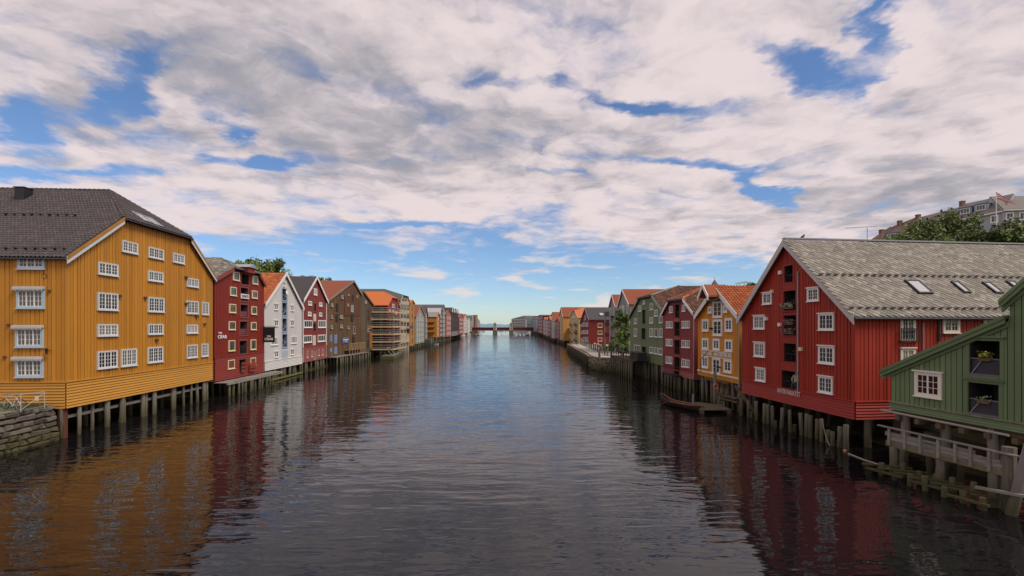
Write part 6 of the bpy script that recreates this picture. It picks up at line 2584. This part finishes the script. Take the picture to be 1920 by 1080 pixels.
mb.prism([e0_ + rt * 2.4 + Vector((0, 0, -.8)), e1_ + rt * 2.4 + Vector((0, 0, -.8)), e1_ + rt * 7 + Vector((0, 0, -.8)), e0_ + rt * 9 + Vector((0, 0, -.8))], (0, 0, 2.9))
mb.build('bank', QW, wq)
for k in range(24):
    p = e0_.lerp(e1_, (k + .3) / 24)
    mb = MB()
    mb.box(-.09, .09, -.35, .35, 0, .18)
    o = mb.build('kerb_block', OLDW, wq)
    o.location = (p.x + .25, p.y, 2.142)
pf = thing('post_fence', 'row of dark upright timber posts standing on the quay', 'fence')
for k in range(15):
    p = (e0_ + rt * 3.0).lerp(e1_ + rt * 3.0, .0 + k * .055)
    piling(pf, (p.x, p.y), .16, 1.9, zq + 1.35 + random.uniform(-.12, .25), .03, name='post')

# ---- people
SKIN = P('skin', (.45, .27, .2), var=.05)


def person(label, loc, rotz, shirt, trousers, hair=(.05, .035, .025), sit=True, group=None):
    t = thing('person', label, 'person', loc, rotz, group)
    if sit:
        J = dict(pel=(0, 0, .48), sp=(0, .02, .72), ch=(0, .04, .95), nk=(0, .02, 1.10), hd=(0, -.02, 1.24), ht=(0, -.03, 1.36),
                 kl=(-.1, -.42, .5), al=(-.1, -.44, .1), fl=(-.1, -.6, .05), kr=(.12, -.42, .5), ar=(.12, -.40, .1), fr=(.12, -.56, .05),
                 sl=(-.2, .04, 1.02), el=(-.26, -.08, .78), wl=(-.16, -.3, .68), hl=(-.12, -.36, .66), sr=(.2, .04, 1.02), er=(.26, -.08, .78), wr=(.16, -.3, .68), hr=(.12, -.36, .66))
    else:
        J = dict(pel=(0, 0, .92), sp=(0, .01, 1.1), ch=(0, .02, 1.32), nk=(0, .01, 1.48), hd=(0, -.02, 1.6), ht=(0, -.03, 1.73),
                 kl=(-.1, -.05, .5), al=(-.11, .08, .08), fl=(-.11, -.12, .04), kr=(.1, .02, .5), ar=(.11, -.1, .08), fr=(.11, -.28, .04),
                 sl=(-.2, .02, 1.4), el=(-.27, .05, 1.12), wl=(-.26, -.1, .9), hl=(-.26, -.14, .82), sr=(.2, .02, 1.4), er=(.27, .05, 1.12), wr=(.26, -.1, .9), hr=(.26, -.14, .82))
    E = [('pel', 'sp'), ('sp', 'ch'), ('ch', 'nk'), ('nk', 'hd'), ('hd', 'ht'), ('pel', 'kl'), ('kl', 'al'), ('al', 'fl'), ('pel', 'kr'), ('kr', 'ar'), ('ar', 'fr'),
         ('ch', 'sl'), ('sl', 'el'), ('el', 'wl'), ('wl', 'hl'), ('ch', 'sr'), ('sr', 'er'), ('er', 'wr'), ('wr', 'hr')]
    R = dict(pel=.15, sp=.13, ch=.15, nk=.055, hd=.1, ht=.07, kl=.075, kr=.075, al=.05, ar=.05, fl=.045, fr=.045, sl=.07, sr=.07, el=.05, er=.05, wl=.035, wr=.035, hl=.04, hr=.04)
    names = list(J)
    me = bpy.data.meshes.new('body')
    me.from_pydata([J[n] for n in names], [(names.index(a), names.index(b)) for a, b in E], [])
    o = bpy.data.objects.new('body', me)
    COL.objects.link(o)
    sk = o.modifiers.new('skin', 'SKIN')
    sk.use_smooth_shade = True
    for i, n in enumerate(names):
        me.skin_vertices[0].data[i].radius = (R[n], R[n])
        me.skin_vertices[0].data[i].use_root = (n == 'pel')
    ss = o.modifiers.new('sub', 'SUBSURF')
    ss.levels = 1
    dg = bpy.context.evaluated_depsgraph_get()
    bm_ = bpy.data.meshes.new_from_object(o.evaluated_get(dg))
    bpy.data.objects.remove(o)
    for m_ in (SKIN, P('cloth_%s' % str(shirt), shirt, rough=.8), P('cloth_%s' % str(trousers), trousers, rough=.8)):
        bm_.materials.append(m_)
    for p in bm_.polygons:
        c = p.center
        n = min(names, key=lambda k: (Vector(J[k]) - c).length)
        p.material_index = 0 if n in ('hd', 'ht', 'nk', 'hl', 'hr', 'wl', 'wr') else (1 if n in ('sp', 'ch', 'sl', 'sr', 'el', 'er') else 2)
    link('body', bm_, t)
    mb = MB()
    hc = Vector(J['hd']) + Vector((0, .03, .05))
    for k in range(4):
        a0, a1 = math.pi / 2 * k / 4, math.pi / 2 * (k + 1) / 4
        mb.tube(hc + Vector((0, 0, .13 * math.sin(a0))), hc + Vector((0, 0, .13 * math.sin(a1))), .125 * math.cos(a0), max(.125 * math.cos(a1), .004), 10)
    mb.build('hair', P('hair_%s' % str(hair), hair, rough=.7), t, smooth=True)
    return t


def bench(label, loc, rotz):
    t = thing('bench', label, 'bench', loc, rotz)
    for k in range(3):
        mb = MB()
        mb.box(-.9, .9, -.25 + k * .17, -.1 + k * .17, .42, .46)
        mb.build('slat', OLDW, t)
    for x in (-.75, .75):
        mb = MB()
        mb.box(x - .05, x + .05, -.22, .22, 0, .418)
        mb.build('leg', OLDW, t)
    return t


ps = at(1117.5, 652, 112)
bench('low bench on the gravel quay behind the post row', (ps.x, ps.y, zq + .03), .4)
person('person in white and red clothes sitting on the quay bench behind the posts', (ps.x - .35, ps.y - .02, zq + .01), .5, (.62, .5, .5), (.35, .05, .06))
person('person in pink top sitting on the right half of the quay bench', (ps.x + .45, ps.y + .1, zq + .01), .1, (.62, .25, .28), (.06, .06, .09))
ps = at(1158.5, 664, 92)
person('person in dark blue standing by the bicycle on the gravel near the green warehouse', (ps.x, ps.y, zq + .03), 1.0, (.05, .06, .14), (.12, .14, .22), sit=False)


def bicycle(label, loc, rotz, frame_m, lean=0.06):
    t = thing('bicycle', label, 'bicycle', loc, rotz)
    t.rotation_euler = (lean, 0, rotz)
    for x in (-.52, .52):
        mb = MB()
        n = 22
        for k in range(n):
            a0, a1 = 2 * math.pi * k / n, 2 * math.pi * (k + 1) / n
            mb.tube((x + .335 * math.cos(a0), 0, .335 + .335 * math.sin(a0)), (x + .335 * math.cos(a1), 0, .335 + .335 * math.sin(a1)), .022, None, 6)
        w_ = mb.build('wheel', BLACK, t)
        mb = MB()
        for k in range(n):
            a0, a1 = 2 * math.pi * k / n, 2 * math.pi * (k + 1) / n
            mb.tube((x + .305 * math.cos(a0), 0, .335 + .305 * math.sin(a0)), (x + .305 * math.cos(a1), 0, .335 + .305 * math.sin(a1)), .011, None, 5)
        for k in range(14):
            a0 = 2 * math.pi * k / 14
            mb.tube((x, 0, .335), (x + .3 * math.cos(a0), 0, .335 + .3 * math.sin(a0)), .003, None, 4)
        mb.build('rim', ZINC, w_)
    fr = MB()
    bbk, sc_, hd_, hl_ = (-.05, 0, .3), (-.2, 0, .82), (.36, 0, .84), (.4, 0, .7)
    for a, b in ((bbk, sc_), (sc_, hd_), (bbk, hl_), ((-.52, 0, .335), sc_), ((-.52, 0, .335), bbk), (hd_, hl_), (hl_, (.52, 0, .335))):
        fr.tube(a, b, .02, None, 6)
    fr.build('frame', frame_m, t)
    mb = MB()
    mb.tube(hd_, (.34, 0, .98), .015)
    mb.tube((.34, -.28, .99), (.34, .28, .99), .015)
    mb.build('handlebar', BLACK, t)
    mb = MB()
    mb.tube(sc_, (-.23, 0, .95), .014)
    mb.box(-.36, -.1, -.06, .06, .95, 1.0)
    mb.build('saddle', BLACK, t)
    mb = MB()
    mb.tube((-.05, -.05, .3), (-.05, .05, .3), .09, None, 12)
    mb.beam((-.05, .06, .3), (.08, .06, .2), .02, .03)
    mb.build('crank', ZINC, t)
    return t


ps = at(1162, 665, 90)
bicycle('bicycle standing on the gravel by the person near the green warehouse', (ps.x + .4, ps.y, zq + .03), .3, P('bike_red', (.3, .05, .05)))

# ================================================================== near left: stone embankment, railing, bicycle
sw = thing('stone_embankment', 'battered grey stone embankment in the lower left corner below the bicycle', 'wall')
Aw, Bw = Vector((-29.35, 18.5, 0)), Vector((-30.15, 30.05, 0))
dW = (Bw - Aw)
LW = dW.length
dW.normalize()
nW = Vector((dW.y, -dW.x, 0))
htop = 2.28
mb = MB()
mb.prism([Aw - nW * .35 + Vector((0, 0, -1)), Bw - nW * .35 + Vector((0, 0, -1)), Bw - nW * 3 + Vector((0, 0, -1)), Aw - nW * 3 + Vector((0, 0, -1))], (0, 0, htop + .93))
mb.build('core', MUD, sw)
z = -.55
row = 0
while z < htop - .12:
    hh = random.uniform(.26, .44)
    if z + hh > htop - .2:
        hh = htop - z
    u = -random.uniform(0, .6)
    while u < LW:
        ww = random.choice((.35, .5, .65, .9, 1.2)) * random.uniform(.85, 1.15)
        if u + ww > LW - .3:
            ww = LW - u
        mbs = MB()
        e = .03
        vs = []
        for (du, dz) in ((e, e), (ww - e, e), (ww - e, hh - e), (e, hh - e)):
            zz = z + dz
            batter = .32 * (1 - (zz + .5) / (htop + .5))
            jit = Vector((random.uniform(-.05, .05), random.uniform(-.05, .05), random.uniform(-.05, .05)))
            base = Aw + dW * min(u + du, LW) + Vector((0, 0, zz))
            vs.append(base - nW * .5)
            vs.append(base + nW * (batter - .05) + jit)
            inn_ = Aw + dW * min(u + du + (.05 if du < ww / 2 else -.05), LW) + Vector((0, 0, zz + (.05 if dz < hh / 2 else -.05)))
            vs.append(inn_ + nW * (batter + random.uniform(0, .09)) + jit)
        fs = [(2, 5, 8, 11)]
        for k in range(4):
            j = (k + 1) % 4
            fs.append((3 * k, 3 * j, 3 * j + 1, 3 * k + 1))
            fs.append((3 * k + 1, 3 * j + 1, 3 * j + 2, 3 * k + 2))
        mbs.add(vs, fs)
        mbs.build('stone', STONE, sw)
        u += ww
    z += hh
    row += 1
# grass strip and railing above
mb = MB()
mb.add([tuple(Aw - nW * .1 + Vector((0, 0, htop + .01))), tuple(Bw - nW * .1 + Vector((0, 0, htop + .01))), tuple(Bw - nW * 9 + Vector((0, 0, htop + .05))), tuple(Aw - nW * 9 + Vector((0, 0, htop + .05)))], [(0, 1, 2, 3)])
struct(mb, 'path', mat('worn_path', (.20, .175, .13), rough=.95, var=.35, scale=1.5, stretch=(1, 1, 1), second=(.10, .11, .04)))
gm_ = MB()
for k in range(1500):
    c = Vector((random.uniform(-38, -30.4), random.uniform(28.3, 29.8), htop + .03))
    hgt = random.uniform(.08, .28)
    a = Vector((random.uniform(-.04, .04), random.uniform(-.04, .04), 0))
    gm_.add([c - a, c + a, c + Vector((random.uniform(-.1, .1), random.uniform(-.1, .1), hgt))], [(0, 1, 2)], random.random() * .98)
gr = gm_.build('grass', mat('grass_blade', (.07, .09, .025), tone=True, tonev=.5, rough=.8))
gr['kind'] = 'stuff'
gr['label'] = 'strip of grass at the foot of the yellow warehouse'
gr['category'] = 'grass'
rl = thing('railing', 'thin white metal railing with a small sign above the stone embankment', 'railing')
Yr = 28.2
P0, P1 = at(83.5, 761, Yr + .6), at(39, 773, Yr - .6)
for p in (P0, P1):
    mb = MB()
    mb.tube((p.x, p.y, htop), (p.x, p.y, htop + 1.05), .02)
    mb.build('post', P('galvanised', (.45, .45, .44), metal=.2), rl)
P2 = Vector((-33.5, Yr - 1.6, 0))
mb = MB()
mb.tube((P0.x, P0.y, htop + 1.05), (P1.x, P1.y, htop + 1.05), .016)
mb.tube((P1.x, P1.y, htop + 1.05), (P2.x, P2.y, htop + 1.05), .016)
mb.build('top_rail', P('galvanised', (.45, .45, .44), metal=.2), rl)
mb = MB()
mb.tube((P0.x, P0.y, htop + 1.0), (P1.x, P1.y, htop + .1), .014)
mb.build('brace', P('galvanised', (.45, .45, .44), metal=.2), rl)
sp = at(69.5, 747, Yr + .35)
mb = MB()
mb.box(sp.x - .11, sp.x + .11, sp.y - .03, sp.y - .01, sp.z - .14, sp.z + .14)
mb.build('notice', P('notice_white', (.7, .7, .68), var=.04), rl)
bicycle('silver bicycle leaning by the railing in the lower left corner', (-31.05 + .28, 28.0, htop + .02), math.pi, P('bike_silver', (.55, .55, .56), rough=.3, metal=.4))

# ================================================================== trees
def tree(name, label, loc, height, crown_r, crown_h, leaves=5000, leaf=.28, mat_=None, seed=1, group=None, clumps=46, droop=0.0, proto=None, trunk_r=.25):
    rnd = random.Random(seed)
    t = thing(name, label, 'tree', loc, rnd.uniform(0, 6), group)
    if proto:
        for c in proto.children:
            n = c.copy()
            COL.objects.link(n)
            n.parent = t
        s_ = height / proto['h']
        t.scale = (s_ * rnd.uniform(.9, 1.1), s_ * rnd.uniform(.9, 1.1), s_)
        return t
    t['h'] = height
    tr = MB()
    cz = height - crown_h / 2
    tr.tube((0, 0, -.5), (.1, .05, height * .35), trunk_r, trunk_r * .75, 9)
    tr.tube((.1, .05, height * .35), (.0, .2, height * .75), trunk_r * .75, trunk_r * .3, 8)
    cs = []
    for k in range(clumps):
        while True:
            v = Vector((rnd.uniform(-1, 1), rnd.uniform(-1, 1), rnd.uniform(-1, 1)))
            if .35 < v.length < 1:
                break
        wob = rnd.uniform(.75, 1.08)
        cs.append((Vector((v.x * crown_r * wob, v.y * crown_r * wob, cz + v.z * crown_h / 2 * wob)), rnd.uniform(.2, .38) * min(crown_r, crown_h / 2)))
    for c, r in cs[:16]:
        tr.tube((.05, .1, height * rnd.uniform(.3, .6)), c, trunk_r * .3, .03, 5)
    tr.build('trunk', BARK, t)
    lf = MB()
    per = leaves // clumps
    for c, r in cs:
        tone_c = rnd.uniform(.15, .85)
        for i in range(per):
            v = Vector((rnd.gauss(0, 1), rnd.gauss(0, 1), rnd.gauss(0, .8)))
            v = v.normalized() * (r * rnd.random() ** .45)
            p = c + v
            p.z -= droop * rnd.random() * r * 2.5
            a = Vector((rnd.uniform(-1, 1), rnd.uniform(-1, 1), rnd.uniform(-.6, .6) - droop)).normalized()
            b = a.orthogonal().normalized()
            b.rotate(Matrix.Rotation(rnd.uniform(0, 6.28), 3, a))
            s_ = leaf * rnd.uniform(.6, 1.3)
            lf.add([p - a * s_, p + b * s_ * .5, p + a * s_, p - b * s_ * .5], [(0, 1, 2, 3)], min(max(tone_c + rnd.uniform(-.25, .25), 0), .98))
    lf.build('crown', mat_ or BUSHG, t, kind='stuff')
    return t


def ground_tree(px, py_top, Y, hgt, label, r, ch, base=None, **k):
    p = at(px, py_top, Y)
    b = p.z - hgt
    return tree(k.pop('name', 'leafy_tree'), label, (p.x, p.y, b), hgt, r, ch, **k)


ground_tree(497, 483, 92, 17.5, 'broad green tree showing behind the white and dark red gables', 4.6, 8.5, leaves=9000, leaf=.30, seed=3, clumps=60)
ground_tree(457, 487, 95, 16, 'smaller green tree behind the slate roof of the red restaurant', 2.8, 5, leaves=2600, leaf=.30, seed=5, clumps=26)
ground_tree(565, 513, 118, 15, 'thin green treetop behind the dark roof of the red gabled house', 3.6, 6, leaves=2600, leaf=.32, seed=8, clumps=26)
ground_tree(600, 518, 125, 15, 'low green treetop left of the rust red roof ridge', 3.2, 6, leaves=3200, leaf=.32, seed=9, clumps=30)
ground_tree(1409, 533, 78, 14, 'round green treetop between the amber roof and the red warehouse', 1.9, 5, leaves=2600, leaf=.26, seed=12, clumps=24)
# hillside trees
ph = ground_tree(1760, 400, 96, 15, 'tall drooping birch in front of the hillside terrace', 5.2, 12, leaves=9000, leaf=.36, mat_=BUSHD, seed=20, clumps=60, droop=.55, name='birch_tree')
p2 = ground_tree(1672, 437, 88, 12, 'bright green bushy tree at the left end of the hillside trees', 4.2, 8, leaves=8000, leaf=.34, seed=22, clumps=52)
p3 = ground_tree(1880, 424, 80, 12, 'dense dark green tree below the flagpole on the hill', 5.2, 8, leaves=8000, leaf=.34, mat_=BUSHD, seed=24, clumps=52)
for i, (px, py, Y, hgt, pro, lb) in enumerate(((1722, 418, 94, 12, ph, 'smaller drooping birch left of the tall birch on the hill'), (1800, 402, 99, 14, ph, 'second tall drooping birch just right of the first'),
                                               (1705, 446, 80, 9, p3, 'dark low tree between the bushy tree and the birches'), (1745, 446, 78, 9, p2, 'green low tree under the tall birch'),
                                               (1785, 446, 78, 9, p3, 'dark low tree under the second birch'), (1828, 436, 80, 11, p3, 'dark tree left of the flagpole foot'),
                                               (1850, 432, 84, 11, p2, 'lighter green tree left of the dense dark tree on the hill'), (1912, 418, 78, 12, p2, 'lighter green tree at the right edge of the picture'),
                                               (1640, 446, 90, 9, p2, 'small green tree beside the leftmost hillside roof'), (1960, 408, 82, 13, p3, 'dark tree just past the right edge on the hill'))):
    p = at(px, py, Y)
    tree(pro.name.split('.')[0], lb, (p.x, p.y, p.z - hgt), hgt, 4, 8, seed=40 + i, proto=pro, group='trees on the hillside')
# greenery by the apartment house
pv = at(1160, 585, 80.5)
tree('climbing_tree', 'slim green tree growing before the grey apartment house', (pv.x + .6, pv.y, 2.0), 8.6, 1.5, 7.6, leaves=5000, leaf=.2, seed=31, clumps=50, trunk_r=.12)
pv = at(1172, 640, 79)


def shrub(label, loc, rx, ry, hz, n, seed, m_=None):
    rnd = random.Random(seed)
    t = thing('shrub', label, 'shrub', loc)
    lf = MB()
    for i in range(n):
        v = Vector((rnd.uniform(-1, 1), rnd.uniform(-1, 1), rnd.random()))
        if v.x ** 2 + v.y ** 2 > 1:
            continue
        p = Vector((v.x * rx, v.y * ry, v.z * hz * (1 - .4 * (v.x ** 2 + v.y ** 2)) * (1 + .3 * math.sin(v.x * 9 + seed))))
        a = Vector((rnd.uniform(-1, 1), rnd.uniform(-1, 1), rnd.uniform(-1, 1))).normalized()
        b = a.orthogonal().normalized()
        s_ = rnd.uniform(.08, .2)
        lf.add([p - a * s_, p + b * s_ * .6, p + a * s_, p - b * s_ * .6], [(0, 1, 2, 3)], rnd.random() * .98)
    lf.build('foliage', m_ or BUSHG, t, kind='stuff')
    st_ = MB()
    for k in range(5):
        st_.tube((0, 0, -.1), (rnd.uniform(-.6, .6) * rx, rnd.uniform(-.6, .6) * ry, hz * .7), .03, .015, 5)
    st_.build('stems', BARK, t, kind='stuff')
    return t


pv = at(1152, 650, 96)
shrub('bright green hedge at the foot of the grey apartment house', (pv.x, pv.y, 2.15), 3.0, 2.0, 1.7, 3500, 3)
pv = at(1170, 655, 88)
shrub('darker shrub where the hedge meets the green warehouse', (pv.x + .8, pv.y, 2.15), 1.8, 1.8, 2.2, 2200, 4, BUSHD)
pv = on_water(1008, 629)
shrub('olive bush on the right bank before the tall dark red block', (pv.x + 2, pv.y, .3), 4, 12, 5.5, 5000, 6, mat('olive_leaf', (.09, .095, .035), tone=True, tonev=.5))

# ================================================================== hillside terrace
GREYH = P('pale_grey_render', (.36, .37, .40))
ROOFH = P('brown_grey_slate', (.17, .145, .125), scale=1.5, stretch=(1, 1, 1), var=.3)
ROOFB = P('red_brown_slate', (.16, .10, .08), scale=1.5, stretch=(1, 1, 1), var=.3)


def terrace(label, left, right, eave_l, eave_r, ridge_l, ridge_r, depth, wall, roof, dorm=(), wins=0, chim=None, name='terrace_house'):
    """house with its eaves to us; the ridge follows the street"""
    (xl, Yl), (xr, Yr_) = left, right
    A = at(xl, eave_l, Yl)
    B = at(xr, eave_r, Yr_)
    t = thing(name, label, 'house', (A.x, A.y, 0))
    A0, B0 = Vector((0, 0, A.z)), Vector((B.x - A.x, B.y - A.y, B.z))
    d = Vector((B0.x, B0.y, 0)).normalized()
    inn = Vector((-d.y, d.x, 0))
    RA = at(xl, ridge_l, Yl + depth / 2).z
    RB = at(xr, ridge_r, Yr_ + depth / 2).z
    base = 14.0
    mb = MB()
    ra, rb_ = A0 + inn * depth / 2, B0 + inn * depth / 2
    ra.z, rb_.z = RA, RB
    Ab, Bb = A0 + inn * depth, B0 + inn * depth

    def g(v):
        return Vector((v.x, v.y, base))
    mb.add([g(A0), g(B0), B0, A0], [(0, 1, 2, 3)])
    mb.add([g(Ab), g(Bb), Bb, Ab], [(3, 2, 1, 0)])
    mb.add([g(A0), A0, ra, Ab, g(Ab)], [(0, 1, 2, 3, 4)])
    mb.add([g(B0), B0, rb_, Bb, g(Bb)], [(4, 3, 2, 1, 0)])
    mb.build('wall', wall, t)
    mb = MB()
    o_ = -inn * .4 - Vector((0, 0, .25))
    for (p, q, r, s_) in ((A0 + o_, B0 + o_, rb_, ra), (Ab - o_ - Vector((0, 0, .5)), Bb - o_ - Vector((0, 0, .5)), rb_, ra)):
        mb.prism([p, q, r, s_], (0, 0, .25))
    ro = mb.build('roof', roof, t)
    mb = MB()
    mb.beam(A0 + o_ * 1.1, B0 + o_ * 1.1, .3, .3)
    mb.build('eaves', WHITE if wall is GREYH else GUTTER, t)
    L_ = (B0 - A0).length
    for k in range(wins):
        f = (k + .5) / wins
        c = A0.lerp(B0, f)
        M = Matrix.Translation((c.x - d.x * .7, c.y - d.y * .7, c.z - 2.7)) @ Matrix.Rotation(math.atan2(d.y, d.x), 4, 'Z') @ Matrix.Translation((0, -.05, 0))
        window(t, M, 1.5, 1.9, n=2, nx=1, nz=2, cm=WHITE, cas=.22, gm=GLASS3)
        M2 = Matrix.Translation((0, 0, -3.4)) @ M
        window(t, M2, 1.5, 1.9, n=2, nx=1, nz=2, cm=WHITE, cas=.22, gm=GLASS3)
    for f in dorm:
        c = A0.lerp(B0, f).lerp(ra.lerp(rb_, f), .28)
        M = Matrix.Translation(c) @ Matrix.Rotation(math.atan2(d.y, d.x), 4, 'Z')
        mb = MB(M)
        mb.box(-1.3, 1.3, -.6, 2.6, -.6, 1.7)
        dm = mb.build('dormer', P('dormer_blue_grey', (.25, .30, .38)), t)
        mb = MB(M)
        mb.box(-1.45, 1.45, -.8, 2.8, 1.702, 1.85)
        mb.build('dormer_roof', P('dormer_roof', (.2, .22, .26)), dm)
        window(t, M @ Matrix.Translation((-.95, -.605, .1)), 1.9, 1.35, n=3, nx=1, nz=2, cm=WHITE, cas=.1, gm=GLASS3, name='dormer_window')
    if chim is not None:
        c = ra.lerp(rb_, chim)
        mb = MB()
        mb.box(c.x - .5, c.x + .5, c.y - .4, c.y + .4, c.z - 1, c.z + 1.0)
        co = mb.build('chimney', P('chimney_brick', (.18, .085, .06)), t)
        mb = MB()
        mb.box(c.x - .58, c.x + .58, c.y - .48, c.y + .48, c.z + 1.002, c.z + 1.12)
        mb.build('chimney_cap', DGREY, co)
    return t


terrace('leftmost terrace house on the hill with red-brown roof peeping over the slate roof', (1606, 140), (1650, 134), 466, 462, 459, 430, 10, P('cream_render', (.42, .36, .28)), ROOFB, chim=.62)
terrace('second terrace house on the hill with brown roof and red chimney pot', (1648, 134), (1716, 128), 460, 452, 436, 410, 10, P('cream_render', (.42, .36, .28)), ROOFB, dorm=(.35,), chim=.5)
terrace('third terrace house on the hill with grey roof and blue dormers', (1714, 128), (1806, 121), 447, 420, 413, 391, 10, P('white_render', (.55, .54, .52)), ROOFH, dorm=(.18, .38), chim=.05)
terrace('fourth terrace house on the hill with brick chimney and white dormers', (1782, 122.5), (1882, 113), 415, 394, 391, 371, 10, GREYH, ROOFH, dorm=(.26, .56), wins=3, chim=.04)
terrace('grey corner house with white windows below the pennant, rightmost on the hill', (1880, 112.8), (2010, 108), 393, 388, 371, 369, 11, GREYH, ROOFH, wins=5)
# flagpole with pennant
pf_ = at(1868, 425, 106)
fp = thing('flagpole', 'white flagpole with a long red and blue pennant on the hill', 'flagpole', (pf_.x, pf_.y, pf_.z - 6))
zt = (425 - 362) * 106 / F + 6
mb = MB()
mb.tube((0, 0, 0), (0, 0, zt), .11, .06, 8)
mb.build('pole', WHITE, fp)
mb = MB()
for k in range(8):
    a0, a1 = -math.pi / 2 + math.pi * k / 8, -math.pi / 2 + math.pi * (k + 1) / 8
    mb.tube((0, 0, zt + .12 + .12 * math.sin(a0)), (0, 0, zt + .12 + .12 * math.sin(a1)), max(.12 * math.cos(a0), .004), max(.12 * math.cos(a1), .004), 8)
mb.build('finial', ZINC, fp)
fr, fb, fw = P('pennant_red', (.42, .03, .04)), P('pennant_blue', (.03, .05, .2)), WHITE
for nm, m_, lo, hi in (('pennant_field', fr, 0, 1), ('pennant_stripe', fw, .3, .7), ('pennant_stripe', fb, .4, .6)):
    mb = MB()
    n = 14
    vs = []
    for k in range(n + 1):
        t = k / n
        x = 4.6 * t
        zc = zt - .7 - 2.1 * t ** 1.2 + .12 * math.sin(t * 9)
        wdt = .75 * (1 - t) + .04
        yy = .12 * math.sin(t * 7) - (.012 if nm != 'pennant_field' else 0) * (2 if m_ is fb else 1)
        vs += [(x + .08, yy, zc - wdt + 2 * wdt * lo), (x + .08, yy, zc - wdt + 2 * wdt * hi)]
    mb.add(vs, [(2 * k, 2 * k + 2, 2 * k + 3, 2 * k + 1) for k in range(n)])
    mb.build(nm, m_, fp)


def antenna(label, px, py, Y, L_, mast, rot, parent_z=None):
    p = at(px, py, Y)
    t = thing('antenna', label, 'antenna', (p.x, p.y, p.z - mast), rot)
    mb = MB()
    mb.tube((0, 0, 0), (0, 0, mast), .04)
    mb.build('mast', ZINC, t)
    mb = MB()
    mb.tube((-L_ * .75, 0, mast - .1), (L_ * .28, 0, mast + .2), .03)
    mb.build('boom', ZINC, t)
    for k in range(12):
        f = k / 11
        mb = MB()
        c = Vector((-L_ * .75, 0, mast - .1)).lerp(Vector((L_ * .28, 0, mast + .2)), f)
        mb.tube(c + Vector((0, -.3, -.1)), c + Vector((0, .3, .1)), .018, None, 5)
        mb.build('element', ZINC, t)
    return t


antenna('long television antenna above the left end of the hillside terrace', 1626, 427, 60, 4.1, 3.2, .1)
antenna('small television antenna over the amber tiled roof', 1395.5, 531, 55, 1.5, 1.5, .2)
# church spire behind the amber house
psp = at(1339.8, 540, 160)
sp_ = thing('church_spire', 'pointed red-brown church spire behind the amber house hood', 'spire', (psp.x, psp.y, 2))
mb = MB()
mb.box(-2.6, 2.6, -2.6, 2.6, 0, psp.z - 2.2)
mb.build('tower', P('spire_red', (.13, .045, .04)), sp_)
mb = MB()
zt = (EYE + (HY - 524) * 160 / F) - 2
zb = psp.z - 2.2
mb.add([(-1.5, -1.5, zb), (1.5, -1.5, zb), (1.5, 1.5, zb), (-1.5, 1.5, zb), (0, 0, zt)], [(0, 1, 4), (1, 2, 4), (2, 3, 4), (3, 0, 4)])
mb.tube((0, 0, zt - .3), (0, 0, zt + .8), .06)
mb.build('spire', P('spire_red', (.13, .045, .04)), sp_)
# crow on the slate ridge
u, z = R2.apex
cp_ = R2.root.matrix_basis @ Vector((u, 1.1, z + .27))
cr = thing('bird', 'small black bird perched on the ridge of the grey slate roof', 'bird', tuple(cp_), .6)
me = bpy.data.meshes.new('body')
jn = [(0, 0, .1), (.13, 0, .16), (.2, 0, .25), (.27, 0, .27), (.36, 0, .25), (-.12, 0, .08), (-.32, 0, .0), (.02, .04, .05), (.02, .05, 0), (.02, -.04, .05), (.02, -.05, 0)]
me.from_pydata(jn, [(0, 1), (1, 2), (2, 3), (3, 4), (0, 5), (5, 6), (0, 7), (7, 8), (0, 9), (9, 10)], [])
o = bpy.data.objects.new('body', me)
COL.objects.link(o)
o.modifiers.new('skin', 'SKIN')
for i, r in enumerate((.09, .085, .055, .055, .012, .06, .03, .012, .01, .012, .01)):
    me.skin_vertices[0].data[i].radius = (r, r)
o.modifiers.new('sub', 'SUBSURF').levels = 1
dg = bpy.context.evaluated_depsgraph_get()
bm_ = bpy.data.meshes.new_from_object(o.evaluated_get(dg))
bpy.data.objects.remove(o)
bm_.materials.append(P('crow_black', (.015, .015, .018)))
link('body', bm_, cr)
# guest at the window of the lowest bay of the red warehouse
hb = R2.holes[4]
gp = R2.root.matrix_basis @ Vector(((hb[0] + hb[1]) / 2 + .1, .35, hb[2] - .02))
person('person in patterned light shirt sitting in the lowest bay of the red warehouse', tuple(gp), R2.root.rotation_euler.z + .5, (.42, .36, .26), (.05, .05, .06), hair=(.5, .48, .46))
